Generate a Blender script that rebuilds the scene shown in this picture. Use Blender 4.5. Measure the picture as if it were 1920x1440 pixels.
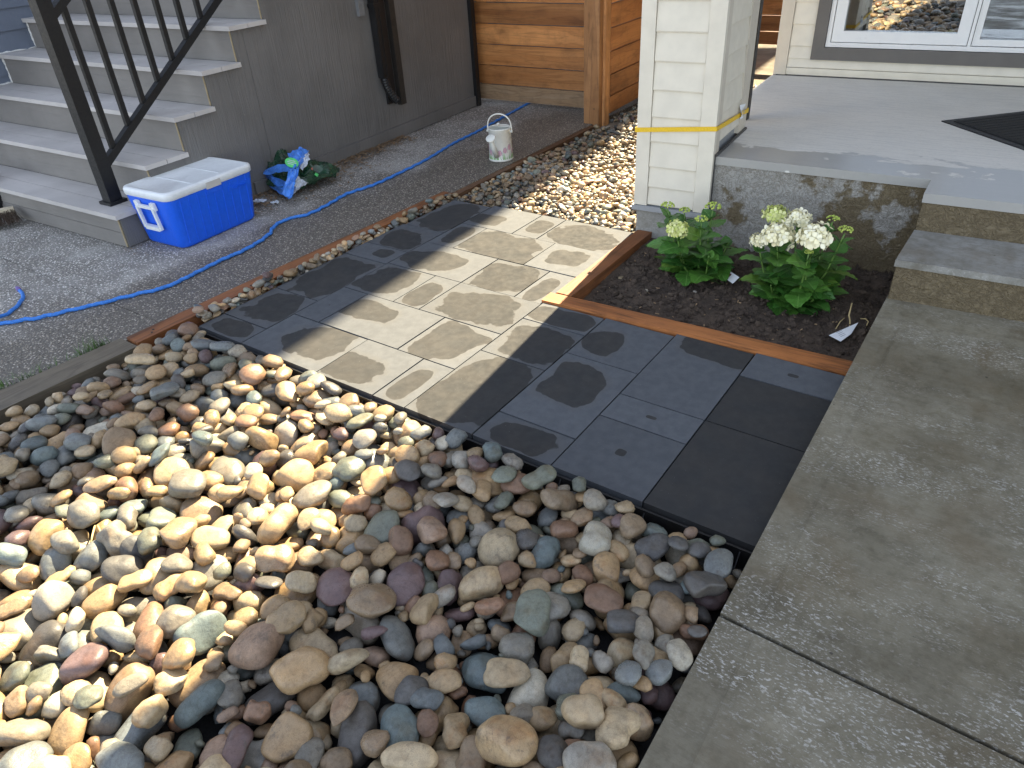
import bpy, bmesh, math, random
import numpy as np
from mathutils import Vector, Matrix, Quaternion, noise

for o in list(bpy.data.objects):
    bpy.data.objects.remove(o)
S = bpy.context.scene
COL = S.collection

# ------------------------------------------------------------------ camera, sky, sun, exposure
CAM_H = 1.62
RGT = Vector((0.82073898, 0.56881482, -0.05326565))
DWN = Vector((0.2798966, -0.48162936, -0.8304764))
FWD = Vector((-0.49804158, 0.66669548, -0.55450132))
F_PX = 1356.92
cd = bpy.data.cameras.new('camera')
cd.sensor_width = 36.0
cd.lens = F_PX / 1920 * 36
cd.clip_start = 0.05
cd.clip_end = 500
cam = bpy.data.objects.new('camera', cd)
COL.objects.link(cam)
cam.matrix_world = Matrix(((RGT.x, -DWN.x, -FWD.x, 0), (RGT.y, -DWN.y, -FWD.y, 0), (RGT.z, -DWN.z, -FWD.z, CAM_H), (0, 0, 0, 1)))
S.camera = cam

SUN = Vector((-0.108, 1.0, 0.92)).normalized()
SUN_EL = math.asin(SUN.z)
w = bpy.data.worlds.new('World')
S.world = w
w.use_nodes = True
nt = w.node_tree
sky = nt.nodes.new('ShaderNodeTexSky')
sky.sky_type = 'NISHITA'
sky.sun_disc = False
sky.sun_elevation = SUN_EL
sky.sun_rotation = math.atan2(SUN.x, SUN.y)
sky.altitude = 800
bg = nt.nodes['Background']
hsv = nt.nodes.new('ShaderNodeHueSaturation')      # thin high cloud: a paler sky
hsv.inputs['Saturation'].default_value = 0.50
nt.links.new(sky.outputs[0], hsv.inputs['Color'])
nt.links.new(hsv.outputs[0], bg.inputs[0])
bg.inputs[1].default_value = 0.092
sl = bpy.data.lights.new('sun', 'SUN')
sl.energy = 5.0
sl.angle = math.radians(0.53)
sl.color = (1.0, 0.84, 0.57)
sun = bpy.data.objects.new('sun', sl)
COL.objects.link(sun)
sun.rotation_euler = SUN.to_track_quat('Z', 'Y').to_euler()
sun.location = (-3, 20, 18)
S.view_settings.view_transform = 'Standard'
S.view_settings.look = 'None'
S.view_settings.gamma = 1
S.view_settings.exposure = 2.36
S.view_settings.use_curve_mapping = False
S.cycles.max_bounces = 8
S.cycles.diffuse_bounces = 4

# ------------------------------------------------------------------ helpers
def V(*a): return Vector(a)

def ray(x, y):
    return RGT * ((x - 960) / F_PX) + DWN * ((y - 720) / F_PX) + FWD
def at_z(x, y, z=0.0):
    d = ray(x, y); return Vector((0, 0, CAM_H)) + d * ((z - CAM_H) / d.z)
def at_y(x, y, Y):
    d = ray(x, y); return Vector((0, 0, CAM_H)) + d * (Y / d.y)
def project(p):
    q = Vector(p) - Vector((0, 0, CAM_H)); z = q.dot(FWD)
    return 960 + F_PX * q.dot(RGT) / z, 720 + F_PX * q.dot(DWN) / z, z

def link(o, parent=None):
    COL.objects.link(o)
    if parent is not None: o.parent = parent
    return o

def tag(o, label=None, cat=None, group=None, kind=None):
    if label: o['label'] = label
    if cat: o['category'] = cat
    if group: o['group'] = group
    if kind: o['kind'] = kind
    return o

def empty(name, loc=(0, 0, 0), rz=0.0, parent=None):
    o = bpy.data.objects.new(name, None)
    o.empty_display_size = 0.1
    link(o, parent); o.location = loc; o.rotation_euler = (0, 0, rz)
    return o

def obj(name, bm, m, parent=None, smooth=False, loc=None, rz=None, bevel=0.0, seg=1, recalc=True):
    if bevel:
        es = [e for e in bm.edges if len(e.link_faces) == 2 and e.calc_face_angle(0) > 0.6]
        bmesh.ops.bevel(bm, geom=es, offset=bevel, segments=seg, profile=0.6, affect='EDGES', clamp_overlap=True)
    if recalc: bmesh.ops.recalc_face_normals(bm, faces=bm.faces[:])
    me = bpy.data.meshes.new(name)
    bm.to_mesh(me); bm.free()
    if smooth:
        for p in me.polygons: p.use_smooth = True
    ms = m if isinstance(m, (list, tuple)) else [m]
    for x in ms: me.materials.append(x)
    o = bpy.data.objects.new(name, me)
    link(o, parent)
    if loc is not None: o.location = loc
    if rz is not None: o.rotation_euler = (0, 0, rz)
    return o

def B(): return bmesh.new()

def box(bm, x0, x1, y0, y1, z0, z1, mi=0):
    vs = [bm.verts.new(p) for p in ((x0,y0,z0),(x1,y0,z0),(x1,y1,z0),(x0,y1,z0),(x0,y0,z1),(x1,y0,z1),(x1,y1,z1),(x0,y1,z1))]
    for f in ((0,3,2,1),(4,5,6,7),(0,1,5,4),(1,2,6,5),(2,3,7,6),(3,0,4,7)):
        bm.faces.new([vs[i] for i in f]).material_index = mi
    return bm

def bx(*a): return box(B(), *a)

def prism(bm, pts, z0, z1):
    """pts: outline in xy"""
    a = [bm.verts.new((p[0], p[1], z0)) for p in pts]; b = [bm.verts.new((p[0], p[1], z1)) for p in pts]
    n = len(pts)
    bm.faces.new(a[::-1]); bm.faces.new(b)
    for i in range(n): bm.faces.new((a[i], a[(i+1) % n], b[(i+1) % n], b[i]))
    return bm

def extr(bm, pts, axis, lo, hi):
    """outline of 2-tuples extruded along axis ('x': pts are (y,z); 'y': pts are (x,z))"""
    def P(p, t): return (t, p[0], p[1]) if axis == 'x' else (p[0], t, p[1])
    a = [bm.verts.new(P(p, lo)) for p in pts]; b = [bm.verts.new(P(p, hi)) for p in pts]
    n = len(pts)
    bm.faces.new(a[::-1]); bm.faces.new(b)
    for i in range(n): bm.faces.new((a[i], a[(i+1) % n], b[(i+1) % n], b[i]))
    return bm

def tube(bm, pts, rad, n=8, closed=False, cap=True):
    pts = [Vector(p) for p in pts]
    rs = rad if isinstance(rad, (list, tuple)) else [rad] * len(pts)
    rings = []; up = None
    for i, p in enumerate(pts):
        a = pts[i-1] if (i > 0 or closed) else p
        b = pts[(i+1) % len(pts)] if (i < len(pts)-1 or closed) else p
        t = (b - a).normalized()
        if up is None: up = Vector((0, 0, 1)) if abs(t.z) < .9 else Vector((1, 0, 0))
        u = (up - t * up.dot(t)).normalized(); v = t.cross(u); up = u
        rings.append([bm.verts.new(p + (u * math.cos(2*math.pi*k/n) + v * math.sin(2*math.pi*k/n)) * rs[i]) for k in range(n)])
    m = len(rings)
    for i in range(m if closed else m-1):
        r, s = rings[i], rings[(i+1) % m]
        for k in range(n): bm.faces.new((r[k], r[(k+1) % n], s[(k+1) % n], s[k]))
    if cap and not closed: bm.faces.new(rings[0][::-1]); bm.faces.new(rings[-1])
    return bm

def lathe(bm, prof, n=32, c=(0, 0, 0)):
    rings = [[bm.verts.new((c[0] + r*math.cos(2*math.pi*k/n), c[1] + r*math.sin(2*math.pi*k/n), c[2] + z)) for k in range(n)] for r, z in prof]
    for a, b in zip(rings, rings[1:]):
        for k in range(n): bm.faces.new((a[k], a[(k+1) % n], b[(k+1) % n], b[k]))
    return bm

def grid(bm, nx, ny, f):
    vs = [[bm.verts.new(f(i/nx, j/ny)) for i in range(nx+1)] for j in range(ny+1)]
    for j in range(ny):
        for i in range(nx): bm.faces.new((vs[j][i], vs[j][i+1], vs[j+1][i+1], vs[j+1][i]))
    return bm

def blob(bm, c, r, sub=1, rng=random, rough=.25, flat=1.0):
    k = bmesh.ops.create_icosphere(bm, subdivisions=sub, radius=1)
    off = Vector((rng.uniform(-9, 9), rng.uniform(-9, 9), rng.uniform(-9, 9)))
    q = Quaternion((rng.gauss(0,1), rng.gauss(0,1), rng.gauss(0,1), rng.gauss(0,1))).normalized()
    sc = (rng.uniform(.8, 1.3), rng.uniform(.7, 1.1), rng.uniform(.6, .9) * flat)
    for v in k['verts']:
        p = v.co * (1 + rough * noise.noise(v.co * 1.7 + off) * 2)
        v.co = q @ Vector((p.x*sc[0], p.y*sc[1], p.z*sc[2])) * r + Vector(c)

# ------------------------------------------------------------------ materials
class Mat:
    def __init__(self, name):
        self.m = bpy.data.materials.new(name); self.m.use_nodes = True
        self.t = self.m.node_tree
        self.b = self.t.nodes['Principled BSDF']
        self.tc = None
    def n(self, typ, ins=None, out=0, **kw):
        nd = self.t.nodes.new(typ)
        for k, v in kw.items(): setattr(nd, k, v)
        for k, v in (ins or {}).items(): self.put(nd.inputs[k], v)
        return nd.outputs[out]
    def put(self, sock, v):
        if isinstance(v, bpy.types.NodeSocket): self.t.links.new(v, sock)
        elif isinstance(v, (tuple, list)) and len(v) == 3 and sock.type == 'RGBA': sock.default_value = (*v, 1)
        else: sock.default_value = v
    def co(self, kind='Object'):
        return self.n('ShaderNodeTexCoord', out=kind)
    def info(self, out): return self.n('ShaderNodeObjectInfo', out=out)
    def mapping(self, v, scale=(1, 1, 1), rot=(0, 0, 0), loc=(0, 0, 0)):
        return self.n('ShaderNodeMapping', {'Vector': v, 'Scale': scale, 'Rotation': rot, 'Location': loc})
    def noise(self, v, scale, detail=4, rough=.55, w=None, dist=0.0, out=0):
        ins = {'Vector': v, 'Scale': scale, 'Detail': detail, 'Roughness': rough, 'Distortion': dist}
        if w is not None: ins['W'] = w
        return self.n('ShaderNodeTexNoise', ins, out, noise_dimensions='4D' if w is not None else '3D')
    def voro(self, v, scale, out='Distance', feature='F1', rand=1.0):
        return self.n('ShaderNodeTexVoronoi', {'Vector': v, 'Scale': scale, 'Randomness': rand}, out, feature=feature)
    def math(self, op, a, b=0.0, c=0.0, clamp=False):
        nd = self.t.nodes.new('ShaderNodeMath'); nd.operation = op; nd.use_clamp = clamp
        for i, v in enumerate((a, b, c)): self.put(nd.inputs[i], v)
        return nd.outputs[0]
    def vmath(self, op, a, b=(0, 0, 0), out=0):
        nd = self.t.nodes.new('ShaderNodeVectorMath'); nd.operation = op
        self.put(nd.inputs[0], a); self.put(nd.inputs[1], b)
        return nd.outputs[out]
    def step(self, v, lo, hi, a=0.0, b=1.0):
        nd = self.t.nodes.new('ShaderNodeMapRange'); nd.interpolation_type = 'SMOOTHSTEP'
        for i, x in enumerate((v, lo, hi, a, b)): self.put(nd.inputs[i], x)
        return nd.outputs[0]
    def mix(self, f, a, b, mode='MIX'):
        nd = self.t.nodes.new('ShaderNodeMix'); nd.data_type = 'RGBA'; nd.blend_type = mode
        self.put(nd.inputs[0], f)
        for i, v in ((6, a), (7, b)):
            if isinstance(v, (int, float)): v = (v, v, v)
            self.put(nd.inputs[i], v)
        return nd.outputs[2]
    def ramp(self, f, stops, interp='LINEAR'):
        nd = self.t.nodes.new('ShaderNodeValToRGB'); r = nd.color_ramp; r.interpolation = interp
        while len(r.elements) < len(stops): r.elements.new(.5)
        for e, (p, c) in zip(r.elements, stops):
            e.position = p; e.color = (*((c, c, c) if isinstance(c, (int, float)) else c), 1)
        self.put(nd.inputs[0], f)
        return nd.outputs[0]
    def sep(self, v):
        nd = self.t.nodes.new('ShaderNodeSeparateXYZ'); self.put(nd.inputs[0], v); return nd.outputs
    def bump(self, h, strength=.3, dist=.01, normal=None):
        ins = {'Height': h, 'Strength': strength, 'Distance': dist}
        if normal is not None: ins['Normal'] = normal
        return self.n('ShaderNodeBump', ins)
    def set(self, color=None, rough=None, normal=None, **kw):
        for k, v in (('Base Color', color), ('Roughness', rough), ('Normal', normal)):
            if v is not None: self.put(self.b.inputs[k], v)
        for k, v in kw.items(): self.put(self.b.inputs[k], v)
        return self.m

def plain(name, c, rough=.5, var=.12, scale=18, bump=.08, **kw):
    """a surface of one colour with a little uneven tone, gloss and relief"""
    k = Mat(name); P = k.co(); f = k.noise(P, scale, 5)
    g = k.noise(P, scale * 9, 3)
    col = k.mix(k.step(f, .3, .7), tuple(x * (1 - var) for x in c), tuple(min(1, x * (1 + var)) for x in c))
    r = k.step(k.noise(P, scale * 2.3, 3), .3, .7, max(.05, rough - .08), min(1, rough + .08))
    return k.set(col, r, k.bump(k.math('ADD', f, k.math('MULTIPLY', g, .4)), bump, .004), **kw)
# ---- paver: charcoal concrete; the object's own colour slot holds where its damp patch sits (x, y, half-size, wetness)
def mk_paver():
    k = Mat('charcoal_paver'); P = k.co(); rnd = k.info('Random'); W_ = k.math('MULTIPLY', rnd, 60)
    oc = k.n('ShaderNodeObjectInfo', out='Color'); al = k.n('ShaderNodeObjectInfo', out='Alpha')
    c = k.n('ShaderNodeSeparateColor', {0: oc}); nd = c.node
    cx = k.math('SUBTRACT', nd.outputs[0], .5); cy = k.math('SUBTRACT', nd.outputs[1], .5)
    s = k.sep(P)
    dx = k.math('DIVIDE', k.math('SUBTRACT', s[0], cx), nd.outputs[2]); dy = k.math('DIVIDE', k.math('SUBTRACT', s[1], cy), al)
    d = k.math('SQRT', k.math('ADD', k.math('POWER', k.math('ABSOLUTE', dx), 3.2), k.math('POWER', k.math('ABSOLUTE', dy), 3.2)))
    n1 = k.noise(P, 5.2, 2, .5, W_); n2 = k.noise(P, 48, 4, .65, W_); n3 = k.noise(P, 15, 2, .5, W_)
    d = k.math('ADD', d, k.math('MULTIPLY', k.math('SUBTRACT', n1, .5), 2.3))
    d = k.math('ADD', d, k.math('MULTIPLY', k.math('SUBTRACT', n3, .5), .55))
    d = k.math('ADD', d, k.math('MULTIPLY', k.math('SUBTRACT', n2, .5), .13))
    wet = k.step(d, .96, 1.03, 1, 0)
    damp = k.step(d, .95, 1.5, .35, 0)
    fine = k.noise(P, 420, 2, .6); mid = k.noise(P, 26, 4, .6, W_)
    dry = k.mix(k.step(mid, .3, .7), (.070, .077, .088), (.092, .100, .112))
    dry = k.mix(k.step(fine, .35, .7, 0, .35), dry, (.058, .063, .070))
    w_ = k.mix(k.step(k.noise(P, 11, 3, .5, W_), .35, .65), (.027, .028, .029), (.034, .033, .032))
    col = k.mix(damp, dry, (.09, .087, .082)); col = k.mix(wet, col, w_)
    col = k.mix(1.0, col, k.ramp(k.math('FRACT', k.math('MULTIPLY', rnd, 7.7)), [(0, .86), (1, 1.1)]), 'MULTIPLY')
    spk = k.voro(P, 95, 'Distance'); spn = k.noise(P, 37, 2)
    fl = k.math('MULTIPLY', k.step(spk, .05, .12, 1, 0), k.step(spn, .56, .6))
    col = k.mix(k.math('MULTIPLY', fl, .45), col, (.32, .31, .29))
    rough = k.mix(wet, .82, k.step(mid, .3, .7, .80, .95))
    h = k.math('ADD', k.math('MULTIPLY', fine, .6), k.math('MULTIPLY', mid, .8))
    return k.set(col, rough, k.bump(h, .22, .003))
PAVER = mk_paver()

def mk_stone(name, joined=False):
    k = Mat(name); P = k.co()
    if joined:
        base = k.n('ShaderNodeAttribute', attribute_name='tint'); W_ = k.math('MULTIPLY', k.n('ShaderNodeNewGeometry', out='Random Per Island'), 80)
        sc = 1.0
    else:
        base = k.n('ShaderNodeObjectInfo', out='Color'); W_ = k.math('MULTIPLY', k.info('Random'), 80)
        P = k.vmath('MULTIPLY', P, (.05, .05, .05)) ; sc = 1.0
    big = k.noise(P, 22, 4, .6, W_, .6); mid = k.noise(P, 75, 5, .65, W_); fine = k.noise(P, 600, 3, .7)
    col = k.mix(k.step(big, .35, .72, 0, .55), base, k.mix(1.0, base, (1.45, 1.32, 1.15), 'MULTIPLY'))
    col = k.mix(k.step(mid, .42, .70, 0, .62), col, k.mix(1.0, col, (.55, .52, .50), 'MULTIPLY'))
    col = k.mix(k.step(fine, .46, .66, 0, .5), col, k.mix(1.0, col, (.50, .50, .52), 'MULTIPLY'))
    # bedding bands and thin veins on some
    rot = k.mapping(P, rot=(.6, .4, .2))
    wav = k.n('ShaderNodeTexWave', {'Vector': k.vmath('ADD', rot, k.n('ShaderNodeCombineXYZ', {0: W_})), 'Scale': 26, 'Distortion': 9, 'Detail': 3, 'Detail Scale': 1.5}, 1)
    sel = k.step(k.math('FRACT', k.math('MULTIPLY', W_, 1.37)), .55, .7)
    col = k.mix(k.math('MULTIPLY', sel, k.step(wav, .70, .98, 0, .22)), col, k.mix(1.0, col, (.55, .5, .47), 'MULTIPLY'))
    vn = k.math('ABSOLUTE', k.math('SUBTRACT', k.noise(P, 13, 2, .5, W_, 1.2), .5))
    sv = k.step(k.math('FRACT', k.math('MULTIPLY', W_, 2.71)), .86, .9)
    col = k.mix(k.math('MULTIPLY', sv, k.step(vn, .0, .010, .38, 0)), col, k.mix(1.0, col, (1.5, 1.45, 1.35), 'MULTIPLY'))
    # rusty or limy staining
    st = k.step(k.noise(P, 16, 3, .6, k.math('ADD', W_, 9)), .52, .68, 0, .6)
    col = k.mix(k.math('MULTIPLY', st, k.step(k.math('FRACT', k.math('MULTIPLY', W_, 3.3)), .35, .5)), col, k.mix(1.0, col, (.80, .58, .40), 'MULTIPLY'))
    dk = k.step(k.noise(P, 30, 5, .7, k.math('ADD', W_, 23)), .56, .66, 0, .55)
    col = k.mix(k.math('MULTIPLY', dk, k.step(k.math('FRACT', k.math('MULTIPLY', W_, 5.1)), .4, .5)), col, (.07, .06, .05))
    h = k.math('ADD', k.math('MULTIPLY', big, .5), k.math('ADD', k.math('MULTIPLY', mid, .9), k.math('MULTIPLY', fine, .16)))
    rough = k.math('ADD', k.math('MULTIPLY', k.math('FRACT', k.math('MULTIPLY', W_, 1.9)), .34), k.step(mid, .3, .7, .20, .36))
    return k.set(col, rough, k.bump(h, .5, .005))
STONE = mk_stone('river_stone'); STONE_J = mk_stone('river_stone_mixed', True)

def mk_aggregate():
    k = Mat('exposed_aggregate'); P = k.co()
    cell = k.voro(P, 82, 'Color'); dist = k.voro(P, 82, 'Distance')
    v = k.sep(cell)[0]
    peb = k.ramp(v, [(0, (.12, .11, .10)), (.25, (.29, .265, .235)), (.5, (.46, .425, .375)), (.75, (.62, .585, .53)), (.9, (.84, .81, .76)), (1, (.9, .88, .84))])
    mort = (.19, .18, .165)
    col = k.mix(k.step(dist, .30, .52), peb, mort)
    big = k.noise(P, 1.7, 4, .6); s = k.sep(P)
    # damp strip along the timber edging, with a wandering outline
    edge = k.math('ADD', s[0], k.math('MULTIPLY', k.math('SUBTRACT', k.noise(P, 2.4, 4, .6), .5), .9))
    damp = k.step(edge, -4.05, -3.62)
    col = k.mix(k.math('MULTIPLY', damp, .78), col, k.mix(1.0, col, (.50, .45, .38), 'MULTIPLY'))
    dust = k.math('MULTIPLY', k.step(big, .42, .66), k.math('SUBTRACT', 1.0, damp))
    col = k.mix(k.math('MULTIPLY', dust, .5), col, (.52, .51, .485))
    dirt = k.step(k.noise(P, 5.5, 5, .65), .55, .75, 0, .45)
    col = k.mix(dirt, col, k.mix(1.0, col, (.6, .56, .5), 'MULTIPLY'))
    h = k.math('ADD', k.step(dist, 0, .6, 1, 0), k.math('MULTIPLY', v, .4))
    return k.set(col, k.mix(damp, .8, .55), k.bump(h, .75, .006))
AGG = mk_aggregate()

def mk_concrete(name, dry, wet, rot=0.0, salt=1.0, brush=1.0):
    k = Mat(name); P = k.co()
    q = k.mapping(P, rot=(0, 0, rot)); st = k.mapping(q, scale=(6, 55, 6)); st2 = k.mapping(q, scale=(78, 170, 78))
    big = k.noise(P, 1.6, 5, .6); mid = k.noise(P, 7, 5, .6); br = k.noise(st, 1, 4, .6); br2 = k.noise(st2, 1, 4, .7)
    col = k.mix(k.step(big, .36, .62), wet, dry)
    col = k.mix(k.step(k.noise(P, 24, 6, .75), .40, .66, 0, .6), col, k.mix(1.0, col, (.60, .57, .50), 'MULTIPLY'))
    col = k.mix(k.step(mid, .35, .7, 0, .5), col, k.mix(1.0, col, (.72, .71, .66), 'MULTIPLY'))
    col = k.mix(k.step(br, .4, .7, 0, .35 * brush), col, k.mix(1.0, col, (.70, .70, .69), 'MULTIPLY'))
    zone = k.step(k.noise(k.mapping(q, loc=(4, 2, 0), scale=(.7, 2.0, 1)), 1.25, 7, .74), .43, .66)
    fl = k.math('MULTIPLY', k.step(br2, .53, .62), zone)
    col = k.mix(k.math('MULTIPLY', fl, .8 * salt), col, (.55, .54, .51))
    rust = k.step(k.noise(k.mapping(P, loc=(9, 3, 0)), 3.1, 4, .55), .50, .70, 0, .6)
    col = k.mix(rust, col, (.125, .095, .055))
    dot = k.math('MULTIPLY', k.step(k.math('ADD', k.voro(P, 7.5), k.math('MULTIPLY', k.noise(P, 90, 2), .03)), .045, .06, 1, 0), k.step(k.noise(P, 3, 1), .42, .5))
    col = k.mix(k.math('MULTIPLY', dot, .8), col, (.035, .03, .025))
    pit = k.math('MULTIPLY', k.step(k.voro(P, 60), .06, .11, 1, 0), k.step(k.noise(P, 9, 2), .5, .6))
    col = k.mix(k.math('MULTIPLY', pit, .55), col, (.06, .055, .05))
    gl = k.noise(k.mapping(P, loc=(1, 7, 0)), 2.2, 4, .6)
    rough = k.step(gl, .36, .62, .36, .78)
    h = k.math('ADD', k.math('MULTIPLY', br, .6), k.math('ADD', k.math('MULTIPLY', br2, .5), k.math('MULTIPLY', k.noise(P, 140, 3), .4)))
    return k.set(col, rough, k.bump(h, .38, .004))
WALK = mk_concrete('damp_broomed_concrete', (.235, .214, .160), (.140, .124, .088))
TREAD = mk_concrete('step_concrete', (.33, .325, .305), (.24, .235, .215), salt=.6)

def mk_porch():
    k = Mat('porch_concrete'); P = k.co()
    a = math.radians(4.5)
    lo = k.sep(k.mapping(P, rot=(0, 0, -a)))   # along / across the front edge
    st = k.mapping(P, scale=(5, 40, 5), rot=(0, 0, .1))
    big = k.noise(P, 1.4, 4, .6); br = k.noise(st, 1, 4, .6); f = k.noise(P, 60, 4, .6)
    col = k.mix(k.step(big, .35, .65), (.70, .68, .63), (.76, .74, .69))
    col = k.mix(k.step(br, .4, .7, 0, .25), col, (.42, .42, .415))
    col = k.mix(k.step(f, .45, .75, 0, .2), col, (.40, .395, .385))
    line = k.math('ADD', lo[1], k.math('MULTIPLY', k.math('SUBTRACT', k.noise(k.mapping(P, scale=(1, 2.4, 1)), 2.6, 5, .6), .5), .55))
    wet = k.math('MULTIPLY', k.step(line, 4.30, 4.33, 1, 0), k.step(k.noise(P, 6.5, 4, .55), .33, .38))
    col = k.mix(k.math('MULTIPLY', wet, .8), col, (.27, .265, .25))
    return k.set(col, k.mix(wet, .7, .28), k.bump(k.math('ADD', k.math('MULTIPLY', br, .5), k.math('MULTIPLY', f, .5)), .25, .003))
PORCH = mk_porch()

def mk_parge(name, damp=.5):
    k = Mat(name); P = k.co()
    wr = k.noise(P, 26, 5, .62, None, 1.6); wr2 = k.noise(P, 70, 4, .6, None, .8)
    rid = k.math('ABSOLUTE', k.math('SUBTRACT', wr, .5))
    sp = k.sep(P)
    big = k.math('ADD', k.noise(P, 3.3, 6, .66), k.math('SUBTRACT', k.math('MULTIPLY', k.math('SUBTRACT', sp[2], .15), .30), k.math('MULTIPLY', k.math('ADD', sp[0], .95), .22)))
    col = k.mix(k.step(big, damp - .035, damp + .035), (.165, .128, .072), (.36, .345, .315))
    col = k.mix(k.step(rid, .0, .05, .75, 0), col, k.mix(1.0, col, (.42, .38, .32), 'MULTIPLY'))
    col = k.mix(k.step(wr2, .55, .75, 0, .4), col, k.mix(1.0, col, (.55, .5, .42), 'MULTIPLY'))
    h = k.math('ADD', k.math('MULTIPLY', rid, 2.2), k.math('MULTIPLY', wr2, .6))
    return k.set(col, k.mix(k.step(big, damp - .04, damp + .04), .5, .85), k.bump(h, .9, .012))
PARGE = mk_parge('parged_wall', .47); PARGE_D = mk_parge('damp_parged_wall', .62)

def mk_wood(name, a, b, dark, axis='x', scale=1.0, rough=.6, knots=.5, grain=1.0):
    """grain runs along the object's local axis"""
    k = Mat(name); P = k.co(); W_ = k.math('MULTIPLY', k.info('Random'), 40)
    sc = {'x': (1.1, 14, 14), 'y': (14, 1.1, 14), 'z': (14, 14, 1.1)}[axis]
    q = k.mapping(P, scale=tuple(s * scale for s in sc))
    n1 = k.noise(q, 1, 3, .5, W_, .5)
    sr = k.math('FRACT', k.math('MULTIPLY', n1, 6.0))
    ring = k.math('ABSOLUTE', k.math('SUBTRACT', sr, .5))
    fib = k.noise(k.mapping(P, scale=tuple(s * 9 * scale for s in sc)), 1, 4, .65, W_)
    col = k.mix(k.step(n1, .3, .7), a, b)
    col = k.mix(k.step(ring, .30, .5, 0, .45 * grain), col, dark)
    col = k.mix(k.step(fib, .48, .75, 0, .5 * grain), col, dark)
    if knots:
        kp = k.mapping(P, scale={'x': (2.6, 5, 5), 'y': (5, 2.6, 5), 'z': (5, 5, 2.6)}[axis])
        kd = k.voro(k.vmath('ADD', kp, k.n('ShaderNodeCombineXYZ', {0: W_, 1: k.math('MULTIPLY', W_, 3.1), 2: W_})), 1.0)
        col = k.mix(k.step(kd, .05, .13, .85 * knots, 0), col, tuple(x * .45 for x in dark))
        col = k.mix(k.step(kd, .12, .30, .55 * knots, 0), col, dark)
    stain = k.step(k.noise(k.mapping(P, scale=tuple(s * .22 for s in sc)), 1, 4, .6, W_), .50, .68, 0, .6)
    col = k.mix(stain, col, k.mix(1.0, col, (.50, .42, .36), 'MULTIPLY'))
    col = k.mix(1.0, col, k.ramp(k.math('FRACT', k.math('MULTIPLY', W_, .73)), [(0, .58), (1, 1.16)]), 'MULTIPLY')
    wear = k.step(k.noise(P, 8, 5, .65, W_), .46, .70, 0, .6)
    col = k.mix(wear, col, k.mix(1.0, col, (.6, .6, .62), 'MULTIPLY'))
    h = k.math('ADD', k.math('MULTIPLY', fib, .8), k.math('MULTIPLY', ring, .5))
    return k.set(col, rough, k.bump(h, .35, .004))
CEDAR = mk_wood('stained_cedar', (.52, .205, .058), (.70, .315, .105), (.20, .075, .022), 'x', grain=.7)
CEDAR_GREY = mk_wood('weathered_cedar', (.54, .34, .18), (.62, .43, .26), (.30, .17, .09), 'x')
CEDAR_Y = mk_wood('stained_fence_board', (.46, .185, .055), (.62, .275, .09), (.17, .065, .02), 'y', grain=.7)
CEDAR_Z = mk_wood('stained_post', (.50, .235, .085), (.66, .34, .14), (.22, .095, .034), 'z')
EDGE_W = mk_wood('stained_edging', (.20, .072, .022), (.33, .125, .040), (.055, .021, .009), 'y', knots=.3)
EDGE_X = mk_wood('stained_edging_front', (.24, .082, .022), (.42, .155, .045), (.055, .021, .009), 'x', knots=.45)
EDGE_D = mk_wood('dirty_edging', (.13, .065, .03), (.19, .10, .05), (.05, .025, .014), 'y', knots=.2)
OLDTIMBER = mk_wood('grey_weathered_timber', (.20, .165, .115), (.27, .225, .16), (.10, .08, .055), 'y', knots=.2)
RAW = plain('raw_panel_edge', (.36, .29, .18), .8)

def mk_panel(name, c, axis='z', amp=.5):
    k = Mat(name); P = k.co()
    sc = {'z': (34, 34, 2.2), 'x': (2.2, 34, 34)}[axis]
    g = k.noise(k.mapping(P, scale=sc), 1, 5, .65, None, .7); g2 = k.noise(k.mapping(P, scale=tuple(s * 3 for s in sc)), 1, 3, .6)
    b = k.noise(P, 1.8, 4, .6)
    col = k.mix(k.step(b, .3, .7), tuple(x * .86 for x in c), tuple(x * 1.12 for x in c))
    col = k.mix(k.step(g, .55, .75, 0, .35), col, tuple(x * .6 for x in c))
    chip = k.math('MULTIPLY', k.step(k.noise(P, 90, 3, .6), .66, .7), k.step(k.noise(P, 4, 3), .52, .6))
    col = k.mix(k.math('MULTIPLY', chip, .5), col, (.35, .32, .26))
    return k.set(col, .5, k.bump(k.math('ADD', g, k.math('MULTIPLY', g2, .5)), amp, .008))
SKIRT = mk_panel('grey_woodgrain_panel', (.150, .145, .140), amp=.8)
RISER = mk_panel('grey_riser_board', (.20, .188, .175), 'x', .35)
TREADB = mk_panel('grey_composite_board', (.50, .475, .455), 'x', .18)
BLUE_SID = mk_panel('blue_grey_siding', (.135, .16, .21), 'x', .2)

BLACK_METAL = plain('black_powder_coat', (.005, .005, .006), .52, .2, 30, .04)
BLACK_PIPE = plain('black_aluminium', (.010, .010, .011), .46, .1, 6, .0)
BROWN_TRIM = plain('dark_brown_board', (.024, .021, .018), .55)
BLACK_PLASTIC = plain('black_plastic', (.012, .012, .013), .45)
VINYL = plain('cream_vinyl', (.70, .65, .54), .48, .05, 9, .1)
VINYL_TRIM = plain('beige_vinyl_trim', (.58, .525, .43), .45, .04, 9, .05)
FLASH = plain('grey_flashing', (.30, .31, .32), .45, .08)
FLASH_D = plain('dark_flashing', (.055, .052, .05), .5, .1)
WIN_TRIM = plain('bronze_trim', (.125, .115, .105), .5, .05, 8, .04)
WIN_WHITE = plain('white_window_vinyl', (.80, .80, .79), .35, .02, 8, .03)
YELLOW = plain('yellow_webbing', (.78, .50, .02), .55, .1, 120, .3)
WHITE_TAG = plain('white_plastic_tag', (.78, .80, .82), .4, .04)
HOSE = plain('blue_hose_fabric', (.035, .19, .62), .6, .2, 160, .4)
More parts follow.
